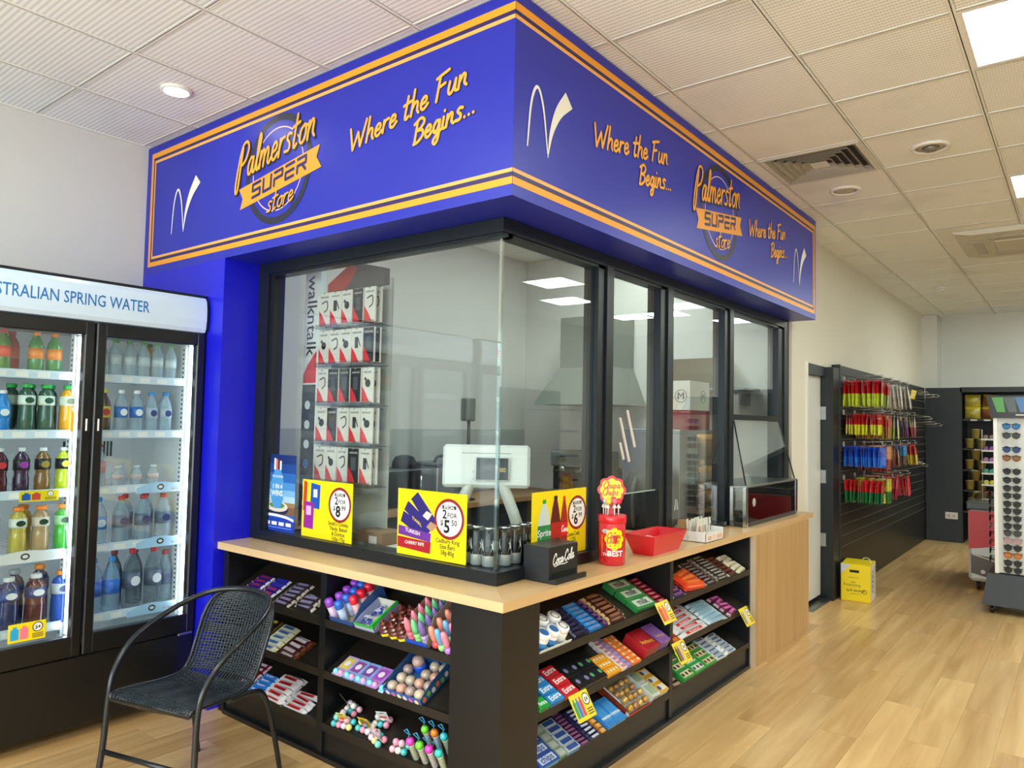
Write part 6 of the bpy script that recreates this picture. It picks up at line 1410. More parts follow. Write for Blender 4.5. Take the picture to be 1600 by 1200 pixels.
part('pole', MB().tube([(0, 0, 0), (0, 0, 0.70)], 0.014, 8), mat('1a1d20', 0.4), t); part('box', MB().rbox(-0.05, -0.06, 0.68, 0.03, 0.06, 0.88, 0.01), mat('7a8078', 0.4), t); part('foot', MB().lathe([(0.07, 0), (0.07, 0.012), (0.02, 0.02)], 16), mat('1a1d20', 0.4), t)
t = thing('range_hood', 'grey flared range hood on the kiosk back wall', 'range hood', (-1.94, 4.02, 0))
m = MB(); lo, hi = [(-0.45, -0.62), (0.42, -0.62), (0.42, -0.002), (-0.45, -0.002)], [(-0.28, -0.42), (0.28, -0.42), (0.28, -0.002), (-0.28, -0.002)]
m.v += [(a, b, 1.75) for a, b in lo] + [(a, b, 2.1) for a, b in hi]
for f in ((3, 2, 1, 0), (4, 5, 6, 7), (0, 1, 5, 4), (1, 2, 6, 5), (2, 3, 7, 6), (3, 0, 4, 7)): m.face(f)
part('canopy', m, mat('8f938c', 0.4, 0.3), t); part('chimney', MB().box(-0.28, -0.42, 2.1, 0.28, -0.002, 2.58), mat('8f938c', 0.4, 0.3), t)
t = thing('espresso_machine', 'chrome and black espresso machine behind the glass', 'coffee machine', (-1.98, 3.66, 0.901))
part('body', MB().rbox(-0.28, -0.1, 0.03, 0.26, 0.22, 0.42, 0.015), mat('22262a', 0.3), t); part('group_head', MB().rbox(-0.24, -0.20, 0.28, 0.22, -0.1, 0.42, 0.012), CHROME, t); part('drip_tray', MB().rbox(-0.27, -0.22, 0.0, 0.25, -0.1, 0.06, 0.005), STEEL, t)
for s in (-0.12, 0.1): part('spout', MB().lathe([(0.03, 0.24), (0.035, 0.28)], 14, (s, -0.16, 0)), CHROME, t); part('portafilter', MB().tube([(s, -0.16, 0.245), (s, -0.30, 0.235)], 0.014, 8), mat('141618', 0.4), t)
part('grinder_hopper', MB().lathe([(0.03, 0.42), (0.09, 0.5), (0.09, 0.53), (0.02, 0.55)], 18, (0.12, 0.05, 0)), mat('1a1c1e', 0.2), t); part('dial', MB().lathe([(0.03, 0), (0.03, 0.012), (1e-6, 0.012)], 16, (-0.1, -0.213, 0.35), 0, 'y'), mat('2c3034', 0.3), t)
t = thing('milk_jug', 'steel milk jug beside the espresso machine', 'jug', (-1.60, 3.55, 0.901)); part('body', MB().lathe([(0.05, 0), (0.055, 0.01), (0.05, 0.08), (0.04, 0.12), (0.044, 0.14)], 18), CHROME, t); part('handle', MB().tube(sm3([(0.045, 0, 0.12), (0.085, 0, 0.1), (0.08, 0, 0.05), (0.05, 0, 0.03)], 4), 0.006, 6), CHROME, t)
t = thing('sandwich_press', 'brown topped contact grill with lever handle behind the serving pane', 'grill', (-1.32, 3.66, 0.901))
part('base', MB().rbox(-0.2, -0.17, 0.02, 0.2, 0.17, 0.16, 0.01), STEEL, t); part('lid', MB().rbox(-0.2, -0.17, 0.18, 0.2, 0.17, 0.30, 0.012), mat('3c2a24', 0.3), t); part('handle', MB().tube([(-0.15, -0.17, 0.25), (-0.15, -0.24, 0.27), (0.15, -0.24, 0.27), (0.15, -0.17, 0.25)], 0.011, 8), mat('141618', 0.4), t)
single('blue_cloth', MB().rbox(-0.09, -0.07, 0, 0.09, 0.07, 0.05, 0.02), mat('8fb4dc', 0.8, var=0.2, bump=0.4, scale=20), 'folded blue cloth on top of the contact grill', 'cloth', (-1.33, 3.62, 1.202))
# heated pie cabinet
t = thing('pie_warmer', 'tall steel and glass pie warmer with glowing shelves', 'food warmer', (-0.62, 2.88, 0.901))
part('side_panel', MB().rbox(-0.30, -0.37, 0, 0.15, -0.10, 0.62, 0.004), STEEL, t); part('back_panel', MB().box(-0.30, -0.10, 0, -0.29, 0.33, 0.62), STEEL, t); part('top_plate', MB().rbox(-0.30, -0.37, 0.62, 0.15, 0.33, 0.65, 0.004), STEEL, t); part('base', MB().rbox(-0.30, -0.10, 0, 0.15, 0.33, 0.05, 0.004), STEEL, t)
part('end_panel', MB().box(-0.30, 0.32, 0.05, 0.15, 0.33, 0.62), STEEL, t)
wl = mat('ffb45a', 0.5, emit=7.0, name='warmer_lamp')
for z in (0.20, 0.38): part('shelf', MB().box(-0.29, -0.09, z, 0.13, 0.32, z + 0.008), STEEL, t)
for z in (0.185, 0.365, 0.60): part('heat_lamp', MB().tube([(-0.08, -0.08, z), (-0.08, 0.31, z)], 0.007, 6), wl, t, label='glowing amber heat lamp')
part('front_pane', MB().box(0.145, -0.095, 0.05, 0.149, 0.325, 0.62), FGL, t); part('round_sticker', MB().lathe([(0.055, 0), (0.055, 0.001), (1e-6, 0.001)], 24, (-0.02, -0.3712, 0.52), 0, 'y'), mat('8a4a8a', 0.4, var=0.9, scale=25), t)
part('corner_post', MB().box(0.13, -0.10, 0.05, 0.152, -0.088, 0.62), CHROME, t)
for k in range(9):
    lv, c_ = k // 3, k % 3
    single('pastry', MB().lathe([(0.05, 0), (0.055, 0.015), (0.045, 0.03), (1e-6, 0.036)], 14), mat('d8a055', 0.6, var=0.25, bump=0.4, scale=60), 'golden pie on the %s shelf of the pie warmer, %s from the steel side' % (('lowest', 'middle', 'upper')[lv], ORD[c_]), 'pie', (-0.60, 2.85 + c_ * 0.125, 0.901 + (0.051, 0.2085, 0.3885)[lv]), group='pies in the warmer')
t = thing('printed_carton', 'white and red carton with round M emblem standing on the pie warmer', 'carton', (-0.62, 2.86, 1.552))
part('carton', MB().rbox(-0.14, -0.17, 0, 0.14, 0.17, 0.35, 0.002), mat('dcd8d0', 0.5), t); part('red_band', MB().box(-0.141, -0.171, 0.0, 0.141, 0.171, 0.14), mat('8e2f34', 0.5), t); part('packing_tape', MB().box(-0.03, -0.1715, 0, -0.01, -0.1705, 0.35), mat('c4b8a0', 0.4), t)
pl = Plane((0, -0.1714, 0), (1, 0, 0), (0, 0, 1)); mm = MB(); ring(mm, pl, (0.07, 0.24), 0.045, 0.004, 0.0006, 0, 24); txt(mm, pl, 'M', 0.07, 0.215, 0.075, 0.0006, 0); rect(mm, pl, -0.12, 0.26, -0.05, 0.28, 0.0006, 0); rect(mm, pl, -0.115, 0.20, -0.055, 0.25, 0.0006, 1)
pl2 = Plane((0.1414, 0, 0), (0, 1, 0), (0, 0, 1)); m2 = MB(); ring(m2, pl2, (0.05, 0.24), 0.045, 0.004, 0.0006, 0, 24); txt(m2, pl2, 'M', 0.05, 0.215, 0.075, 0.0006, 0); part('emblem', m2, mat('2a2a2c', 0.5), t)
part('print', mm, [mat('2a2a2c', 0.5), mat('a85a58', 0.5)], t)
sh_ = thing('wall_shelf', 'steel shelf high on the kiosk back wall', 'shelf', (-0.85, 4.02, 1.88)); part('board', MB().box(-0.35, -0.36, 0, 0.4, -0.002, 0.02), STEEL, sh_); part('bracket', MB().box(-0.3, -0.3, -0.12, -0.28, -0.002, 0), STEEL, sh_); part('bracket', MB().box(0.3, -0.3, -0.12, 0.32, -0.002, 0), STEEL, sh_)
single('brown_carton', MB().rbox(-0.22, -0.16, 0, 0.22, 0.16, 0.12, 0.003), mat('6e6250', 0.7), 'lower brown carton on the high kiosk shelf', 'carton', (-0.9, 3.83, 1.901)); single('brown_carton', MB().rbox(-0.21, -0.15, 0, 0.21, 0.15, 0.13, 0.003), mat('766a56', 0.7), 'upper brown carton on the high kiosk shelf', 'carton', (-0.88, 3.83, 2.022))
# backpack on the inner counter
t = thing('backpack', 'black backpack with white stripe mark behind the serving pane', 'backpack', (-0.60, 2.28, 0.901))
BP = mat('14161a', 0.6, bump=0.3, scale=80, name='backpack_fabric')
bm_ = MB(); prof = [(0.0, 0.15, 0.20), (0.03, 0.17, 0.22), (0.16, 0.165, 0.215), (0.28, 0.14, 0.18), (0.36, 0.09, 0.11), (0.385, 0.03, 0.04)]
n = 16; b0 = len(bm_.v)
for z, rx, ry in prof:
    for i in range(n):
        a = 2 * PI * i / n; cx_ = abs(math.cos(a)) ** 0.6 * math.copysign(1, math.cos(a)); sy_ = abs(math.sin(a)) ** 0.6 * math.copysign(1, math.sin(a)); bm_.v.append((rx * cx_, ry * sy_, z))
for j in range(len(prof) - 1):
    for i in range(n): q = (i + 1) % n; bm_.face((b0 + j*n + i, b0 + j*n + q, b0 + (j+1)*n + q, b0 + (j+1)*n + i), 0, True)
bm_.face([b0 + i for i in range(n)][::-1]); bm_.face([b0 + (len(prof)-1)*n + i for i in range(n)])
part('bag', bm_, BP, t); part('strap', MB().tube(sm3([(0.10, -0.14, 0.33), (0.16, -0.24, 0.25), (0.16, -0.26, 0.12), (0.10, -0.20, 0.02)], 5), 0.014, 8), BP, t); part('strap', MB().tube(sm3([(0.0, -0.15, 0.33), (0.04, -0.27, 0.26), (0.05, -0.28, 0.12), (0.02, -0.20, 0.02)], 5), 0.014, 8), mat('3a3d40', 0.5), t)
mk = MB(); pl = Plane((0.168, 0.0, 0), (0, 1, 0), (0, 0, 1)); mk.poly([pl(0.06, 0.12, 0.004), pl(0.08, 0.12, 0.004), pl(0.09, 0.19, 0.004), pl(0.08, 0.19, 0.004)]); mk.poly([pl(0.10, 0.12, 0.004), pl(0.125, 0.12, 0.004), pl(0.105, 0.19, 0.004), pl(0.095, 0.19, 0.004)]); part('stripe_mark', mk, mat('e6e6e4', 0.4), t)
# things on the inner counter by the glass
t = thing('brown_box', 'brown cardboard parcel with white label inside the left window', 'carton', (-1.22, 0.48, CZ)); part('carton', MB().rbox(-0.10, -0.08, 0, 0.10, 0.08, 0.10, 0.002), mat('8a6a48', 0.7), t); part('label', MB().box(0.0, -0.081, 0.03, 0.06, -0.08, 0.08), mat('e0dcd6', 0.5), t)
single('paper_pile', MB().rbox(-0.16, -0.11, 0, 0.16, 0.11, 0.035, 0.003), mat('d8d6d0', 0.6, var=0.1), 'loose pile of white papers on the inner counter', 'papers', (-1.0, 0.52, CZ), (0, 0, 0.3))
# ================================================================ slatwall with hanging lolly bags
SLX = -0.128
sw_ = thing('slatwall', 'black slatted display wall of horizontal boards beyond the stock room door', 'slatwall', (0, 5.24, 0))
SLB = mat('17181a', 0.38, var=0.05, scale=30, name='slat_board_black'); INS = mat('8f897c', 0.4, 0.3, name='slat_insert')
part('backing', MB().box(WX + 0.001, 0, 0, SLX - 0.008, 4.7, 2.19), mat('0c0d0e', 0.5), sw_)
part('plain_board', MB().rbox(SLX - 0.008, 0, 0.0, SLX + 0.008, 4.7, 0.445, 0.002), SLB, sw_)
sb = MB().rbox(SLX - 0.008, 0, 0.004, SLX + 0.008, 4.7, 0.096, 0.003).mesh('slat_board', SLB)
ins = MB().box(SLX - 0.008, 0, -0.004, SLX + 0.002, 4.7, 0.002).mesh('slat_insert', INS)
for k in range(17):
    z = 0.45 + k * 0.1025
    link('slat_board', sb, sw_, (0, 0, z)); link('slat_insert', ins, sw_, (0, 0, z))
part('end_post', MB().box(SLX - 0.02, -0.012, 0, SLX + 0.02, 0.0, 2.19), mat('2a2d30', 0.4), sw_)
HK = mat('b8b4ac', 0.25, 0.9, name='hook_wire')
def hook(y, z, L=0.36, ticket=None):
    m = MB().tube([(SLX + 0.01, 0, 0), (SLX + L, 0, 0.012), (SLX + L + 0.012, 0, 0.03)], 0.0032, 6).tube([(SLX + 0.01, 0, 0.035), (SLX + L * 0.97, 0, 0.045)], 0.0022, 6).box(SLX + 0.008, -0.02, -0.012, SLX + 0.014, 0.02, 0.04)
    m.box(SLX + L * 0.97, -0.02, 0.02, SLX + L * 0.97 + 0.003, 0.02, 0.05)
    link('peg_hook', m.mesh('peg_hook', HK), sw_, (0, y - 5.24, z))
BAG = {}
def bag_mesh(c1, c2, w=0.13, h=0.25):
    if (c1, c2, h) in BAG: return BAG[(c1, c2, h)]
    m = MB(); zs = [(0.0, 0.002, 0), (-0.035, 0.003, 0), (-0.05, 0.009, 0), (-h * 0.5, 0.0115, 0), (-h * 0.55, 0.0125, 1), (-h * 0.9, 0.0105, 1), (-h, 0.002, 1)]
    ys = (-w / 2, -w * 0.35, 0, w * 0.35, w / 2); kk = (0.15, 0.8, 1.0, 0.8, 0.15); b = len(m.v)
    for z, d, _ in zs:
        for s in (1, -1):
            for y, q in zip(ys if s > 0 else ys[::-1], kk): m.v.append((s * d * q, y, z))
    n = 10
    for j in range(len(zs) - 1):
        for i in range(n): q = (i + 1) % n; m.face((b + j*n + i, b + j*n + q, b + (j+1)*n + q, b + (j+1)*n + i)[::-1], zs[j + 1][2])
    m.face([b + i for i in range(n)]); m.face([b + (len(zs)-1)*n + i for i in range(n)][::-1])
    BAG[(c1, c2, h)] = m.mesh('lolly_bag', [mat(c1, 0.3, coat=0.15, var=0.6, scale=45), mat(c2, 0.3, coat=0.15, var=0.6, scale=45)]); return BAG[(c1, c2, h)]
RN = ('top', 'second', 'third', 'lowest')
def bag_run(row, hk, y, z, n, desc, c1, c2, x0=0.0, h=0.25, swing=0.0):
    hook(y, z)
    me = bag_mesh(c1, c2, 0.13, h)
    for k in range(n):
        x = SLX + 0.035 + x0 + k * 0.026
        single('lolly_bag', me, None, '%s, %s from the wall, %s hook, %s row' % (desc, ORD[k], ORD[hk], RN[row]), 'lolly bag', (x, y, z - 0.004), (0, random.uniform(-.07, .07) - swing, random.uniform(-.25, .25)), 'bags on the %s slatwall row' % RN[row])
RZ = (2.045, 1.725, 1.415, 1.095)
bag_run(0, 0, 5.42, RZ[0], 13, 'red and lime lolly bag', 'b01c20', 'b8c83a')
bag_run(0, 1, 5.85, RZ[0], 12, 'red and white lolly bag', 'b8282a', '9aa86a')
bag_run(0, 2, 6.25, RZ[0], 13, 'white printed lolly bag', 'd8d4cc', 'c4bcb4', swing=0.06)
bag_run(0, 3, 6.65, RZ[0], 13, 'pale grey lolly bag', 'c8c4bc', 'b4aca4', swing=0.08)
bag_run(1, 0, 5.42, RZ[1], 12, 'red and yellow lolly bag', 'b41a1e', 'dcd832', h=0.20)
bag_run(1, 1, 5.85, RZ[1], 12, 'orange and brown lolly bag', 'c83a1e', 'a8702e', h=0.24)
bag_run(1, 2, 6.25, RZ[1], 12, 'lime striped lolly bag', 'c8bca4', 'b4c25a', h=0.25)
bag_run(1, 3, 6.65, RZ[1], 12, 'navy and white lolly bag', '3a2f6a', '2c2450', h=0.23, swing=0.06)
bag_run(1, 4, 7.05, RZ[1], 13, 'kraft and red lolly bag', 'c4b494', 'a83030', h=0.23, swing=0.08)
bag_run(2, 0, 5.42, RZ[2], 13, 'bright blue lolly bag', '1c46b8', '2a6ad8', h=0.195)
bag_run(2, 1, 5.85, RZ[2], 12, 'tan and maroon lolly bag', 'c88a5a', '8a2c28', h=0.25)
bag_run(2, 2, 6.25, RZ[2], 12, 'brown teddy print lolly bag', 'b07a52', '9a5a34', h=0.22)
bag_run(2, 3, 6.65, RZ[2], 12, 'light blue lolly bag', '3a8ac0', '5a4a3a', h=0.22)
bag_run(2, 4, 7.05, RZ[2], 13, 'red and yellow striped lolly bag', 'c23a34', 'e0b83a', h=0.22, swing=0.06)
bag_run(3, 0, 5.42, RZ[3], 13, 'red topped green lolly bag', 'c0282c', '1f6a3a', h=0.215)
bag_run(3, 1, 5.85, RZ[3], 12, 'yellow and green lolly bag', 'd8c83a', '3a7a3c', h=0.24)
bag_run(3, 2, 6.25, RZ[3], 12, 'pink and crimson lolly bag', 'c84a5c', 'a82c3c', h=0.23)
bag_run(3, 3, 6.65, RZ[3], 13, 'scarlet lolly bag', 'c8202a', 'd84a4a', h=0.22, swing=0.06)
for (y, z) in ((7.6, 2.0), (8.0, 2.0), (8.4, 1.98), (8.8, 2.0), (8.2, 1.70), (9.0, 1.62), (8.6, 1.64), (7.6, 1.16), (7.9, 1.13)): hook(y, z, 0.34)
offer_card('price_card', 'small yellow ticket hanging in the lowest slatwall row', 0.09, 0.09, (0.10, 5.70, 0.86), (-0.2, 0, 0.5), ['d8a83a', 'c83a3a'], ['$5'], 'yellow slatwall tickets')
offer_card('price_card', 'small cream ticket at the right end of the top slatwall row', 0.05, 0.1, (0.20, 6.9, 1.93), (-0.2, 0.3, 0.5), ['d8c88a'], ['$5'], 'yellow slatwall tickets')

# ================================================================ black shelving at the far wall
cb = thing('wall_shelving', 'tall black shelving cabinet against the far wall', 'shelving', (0, 9.92, 0))
part('end_panel', MB().box(SLX + 0.02, 0, 0, 0.325, 0.02, 2.185), mat('20262b', 0.42), cb)
part('side_panel', MB().box(0.325, 0.0, 0, 0.345, 0.6, 2.185), BLACK, cb)
part('back_panel', MB().box(0.345, 0.59, 0, 2.6, 0.61, 2.185), mat('23272a', 0.5), cb)
part('header_board', MB().box(0.325, 0.0, 2.12, 2.6, 0.6, 2.19), BLACK, cb)
SZs = (1.745, 1.33, 1.035, 0.745, 0.45)
for z in SZs: part('shelf', MB().rbox(0.345, 0.08, z - 0.03, 2.6, 0.59, z, 0.004), mat('26292c', 0.45), cb)
for k, z in enumerate(SZs):
    for j in range(2):
        m = MB().box(0.44 + j * 0.16 + 0.04 * (k % 2), 0.076, z - 0.026, 0.52 + j * 0.16 + 0.04 * (k % 2), 0.0795, z - 0.006); part('price_ticket', m, mat('c9c9c4', 0.5), cb)
single('power_outlet', MB().rbox(0, -0.012, 0, 0.155, 0, 0.095, 0.003).box(0.03, -0.013, 0.03, 0.06, -0.012, 0.06, 1).box(0.095, -0.013, 0.03, 0.125, -0.012, 0.06, 1), [mat('d6d4cc', 0.4), mat('a8a69e', 0.4)], 'white double power outlet low on the black far panel', 'power outlet', (0.13, 9.919, 0.325))
cup_b = MB().lathe([(0.042, 0), (0.046, 0.004), (0.058, 0.125), (0.060, 0.13)], 16).mesh('cup', [mat('8f7a3a', 0.45, var=0.4, scale=30)])
cup_l = MB().lathe([(0.061, 0.128), (0.062, 0.134), (1e-6, 0.136)], 16).mesh('foil_lid', [mat('c4b48a', 0.3, 0.2)])
cup_n = 0
for k, z in enumerate((1.33, 1.035, 0.745, 0.45)):
    for j, (dx, dz, w_) in enumerate(((0.0, 0, 'lower left'), (0.14, 0, 'lower right'), (0.07, 0.137, 'upper'))):
        c = thing('noodle_cup', '%s tan noodle cup of the pile on the %s cabinet shelf' % (w_, ('second', 'third', 'fourth', 'fifth')[k]), 'noodle cup', (0.425 + dx, 10.03, z + 0.001 + dz), group='noodle cups on the far shelving')
        link('cup', cup_b, c); link('foil_lid', cup_l, c)
pk = MB(); 
def pillow(w, h, d, c, name='snack_packet'):
    m = MB(); n = 8; st = [(0.0, 0.15), (0.06, 0.25), (0.2, 0.9), (0.5, 1.0), (0.8, 0.9), (0.94, 0.25), (1.0, 0.15)]; b = len(m.v)
    for u, q in st:
        for i in range(n):
            a = 2 * PI * i / n; m.v.append((w / 2 * math.copysign(abs(math.cos(a)) ** 0.5, math.cos(a)), d / 2 * q * math.sin(a), u * h))
    for j in range(len(st) - 1):
        for i in range(n): q = (i + 1) % n; m.face((b + j*n + i, b + j*n + q, b + (j+1)*n + q, b + (j+1)*n + i), 1 if 1 <= j <= 3 and i in (4, 5, 6, 7) else 0, True)
    m.face([b + i for i in range(n)][::-1]); m.face([b + (len(st)-1)*n + i for i in range(n)])
    return m.mesh(name, [mat(c[0], 0.3, coat=0.2, var=0.15, scale=20), mat(c[1], 0.3, coat=0.2, var=0.6, scale=25)])
pm = [pillow(0.20, 0.17, 0.09, ('c4b224', 'a89a3c')), pillow(0.20, 0.17, 0.09, ('b89a2a', '7a4428'))]
for k, (dx, dz, i, w_) in enumerate(((0.0, 0, 0, 'lower left'), (0.205, 0, 1, 'lower middle'), (0.41, 0, 1, 'lower right'), (0.0, 0.172, 0, 'upper left'), (0.21, 0.172, 1, 'upper middle'))):
    single('snack_packet', pm[i], None, '%s yellow noodle packet on the top cabinet shelf' % w_, 'snack packet', (0.46 + dx, 10.08, 1.747 + dz), (0, 0.0 if k < 4 else 0.1, 0), 'yellow packets on the far shelving')
# clip strips of round candy packs hanging in front of the cabinet shelves
rk = thing('candy_rack', 'slim white wire rack of bright round candy packs beside the noodle cups', 'rack', (0.72, 9.80, 0))
for k in range(7): part('wire_shelf', MB().box(-0.13, -0.06, 1.46 - k * 0.155 - 0.008, 0.15, 0.06, 1.46 - k * 0.155).box(-0.13, -0.064, 1.46 - k * 0.155 - 0.008, 0.15, -0.06, 1.46 - k * 0.155 + 0.015), mat('d8d8d4', 0.4), rk)
part('frame', MB().tube([(-0.13, 0.05, 0.0), (-0.13, 0.05, 1.6)], 0.006, 6).tube([(0.15, 0.05, 0.0), (0.15, 0.05, 1.6)], 0.006, 6).tube([(-0.13, 0.05, 0.4), (0.15, 0.05, 0.4)], 0.006, 6), mat('d8d8d4', 0.4), rk)
for k, (cn, c) in enumerate((('brown', '6a4a3a'), ('purple', '6a2f7a'), ('lilac and mint', 'a46a9a'), ('teal', '2f9a84'), ('yellow', 'c8c03a'), ('red', 'b83a34'), ('grey blue', '4a6a8c'))):
    for j in range(4):
        cc = c if not (k == 2 and j > 1) else '7ac8b4'
        single('round_candy', MB().lathe([(0.026, -0.03), (0.034, -0.02), (0.034, 0.02), (0.026, 0.03)], 14, (0, 0, 0.036), 0, 'y'), [mat(cc, 0.3, coat=0.3, var=0.4, scale=50)], '%s round candy pack, %s along its wire shelf' % (cn, ORD[j]), 'candy pack', (0.628 + j * 0.07, 9.80, 1.461 - k * 0.155), (0, 0.3, 0), 'round candy packs')

# ================================================================ sunglasses stand on castors
sx, sy = 1.33, 5.78
sg = thing('sunglasses_stand', 'four-sided white sunglasses stand on a black castor base', 'display stand', (sx, sy, 0))
SGB = mat('23282d', 0.45, name='stand_black'); SGW = mat('d6d8d2', 0.4, name='stand_white')
m = MB(); m.v += [(-0.34, -0.30, 0.075), (0.34, -0.30, 0.075), (0.34, 0.34, 0.075), (-0.34, 0.34, 0.075), (-0.30, -0.26, 0.345), (0.30, -0.26, 0.345), (0.30, 0.30, 0.345), (-0.30, 0.30, 0.345)]
for f in ((3, 2, 1, 0), (4, 5, 6, 7), (0, 1, 5, 4), (1, 2, 6, 5), (2, 3, 7, 6), (3, 0, 4, 7)): m.face(f)
part('base', m, SGB, sg)
for ax, ay in ((-0.27, -0.23), (0.27, -0.23), (-0.27, 0.27), (0.27, 0.27)):
    part('castor', MB().lathe([(0.012, -0.014), (0.033, -0.012), (0.033, 0.012), (0.012, 0.014)], 14, (ax, ay, 0.034), 0, 'x').box(ax - 0.02, ay - 0.015, 0.04, ax + 0.02, ay + 0.015, 0.075), mat('101113', 0.4), sg)
part('column', MB().rbox(-0.225, -0.225, 0.35, 0.225, 0.225, 1.72, 0.006), SGW, sg)
part('edge_trim', MB().box(-0.245, -0.245, 0.35, -0.215, -0.222, 1.72), mat('eeeeea', 0.35), sg); part('edge_trim', MB().box(0.215, -0.245, 0.35, 0.245, -0.222, 1.72), mat('eeeeea', 0.35), sg)
hd = MB().prism([(-0.28, 1.72), (0.28, 1.72), (0.25, 1.95), (-0.25, 1.95)], 'y', -0.26, 0.26); hd = MB()
hd.v += [(-0.26, -0.27, 1.70), (0.26, -0.27, 1.70), (0.26, 0.27, 1.70), (-0.26, 0.27, 1.70), (-0.30, -0.20, 1.90), (0.30, -0.20, 1.90), (0.30, 0.20, 1.90), (-0.30, 0.20, 1.90)]
for f in ((3, 2, 1, 0), (4, 5, 6, 7), (0, 1, 5, 4), (1, 2, 6, 5), (2, 3, 7, 6), (3, 0, 4, 7)): hd.face(f)
ho = part('header', hd, mat('34383a', 0.4), sg)
pl = Plane((0, -0.2705, 1.70), (1, 0, 0), (0, 0.07, 0.2)); hp_ = MB()
hc = ['5a9a5c', '5a6064', '4a78a8', 'd8d8d0', 'e0c02a', '8a5a4c']
for k, c in enumerate(hc): a = -0.25 + k * 0.085; hp_.poly([pl(a + 0.035, 0.055, 0.001), pl(a + 0.095, 0.055, 0.001), pl(a + 0.075, 0.195, 0.001), pl(a - 0.01, 0.195, 0.001)], k)
rect(hp_, pl, -0.08, 0.025, 0.06, 0.035, 0.001, 3); rect(hp_, pl, 0.10, 0.025, 0.2, 0.033, 0.001, 3)
part('header_print', hp_, [mat(c, 0.4) for c in hc], ho)
# one pair of glasses: frame bar, two lenses, two arms; hangs on the column face
def glasses_proto(fc, lc):
    q = thing('sunglasses', '', 'sunglasses'); 
    fm_ = MB(); fm_.tube([(-0.07, 0.0, 0.012), (-0.04, -0.008, 0.018), (0, -0.010, 0.013), (0.04, -0.008, 0.018), (0.07, 0.0, 0.012)], 0.0038, 6)
    for s in (-1, 1):
        fm_.tube([(s * (0.036 + 0.030 * math.cos(2*PI*i/12)), -0.006, -0.002 + 0.02 * math.sin(2*PI*i/12)) for i in range(12)], 0.003, 5, closed=True)
    part('frame', fm_, mat(fc, 0.25, coat=0.3), q)
    for s in (-1, 1):
        part('lens', MB().lathe([(0.0285, 0.0), (0.0285, 0.003), (1e-6, 0.006)], 14, (s * 0.036, -0.008, -0.002), 0, 'y'), mat(lc, 0.55), q)
        part('arm', MB().tube([(s * 0.07, 0.0, 0.012), (s * 0.068, 0.05, 0.012)], 0.003, 6), mat(fc, 0.25), q)
    return q
GC = [('black', '0e0f10', '1f6fb0', 'blue'), ('black', '0e0f10', '3a3e42', 'grey'), ('black', '0e0f10', '1f3f80', 'navy blue'), ('tortoise', '3a2416', '8a5a2a', 'amber brown'), ('black', '0e0f10', '101214', 'smoke'), ('silver', '8a8c8e', 'b48a94', 'rose'), ('brown', '4a2a14', 'c8741e', 'orange')]
protos = {}
zrow = [1.63, 1.55, 1.43, 1.355, 1.24, 1.165, 1.095, 1.03, 0.96, 0.90, 0.835, 0.77, 0.71, 0.645, 0.585, 0.52, 0.455, 0.395]
kinds = [0, 1, 2, 3, 4, 4, 4, 4, 4, 4, 4, 4, 1, 5, 4, 6, 4, 4]
for k, (z, kd) in enumerate(zip(zrow, kinds)):
    fcn, fc, lc, ln = GC[kd]; lab = '%s framed sunglasses with %s lenses, %s from the top of the front face' % (fcn, ln, ORD[k]); loc = (sx - 0.112, sy - 0.278, z)
    if kd not in protos: protos[kd] = glasses_proto(fc, lc); g = protos[kd]; g.location = loc; g.scale = (0.95, 0.95, 1.05); g['label'] = lab; g['group'] = 'sunglasses on the stand'
    else: g = dup(protos[kd], loc, (0, 0, 0), lab, 'sunglasses on the stand')
for k in range(9):
    kd = (4, 1, 4, 4, 5, 4, 6, 4, 4)[k]; fcn, fc, lc, ln = GC[kd]
    dup(protos[kd], (sx - 0.295, sy + 0.02, 1.02 - k * 0.073), (0, 0, -PI / 2), '%s framed sunglasses on the left face of the stand, %s from the top' % (fcn, ORD[k]), 'sunglasses on the stand')
part('peg_strip', MB().box(-0.006, -0.236, 0.38, 0.006, -0.226, 1.68), mat('b8b8b2', 0.4), sg)
part('side_rack', MB().box(-0.232, -0.2, 0.36, -0.226, 0.2, 1.15), mat('2a2c2e', 0.5), sg)
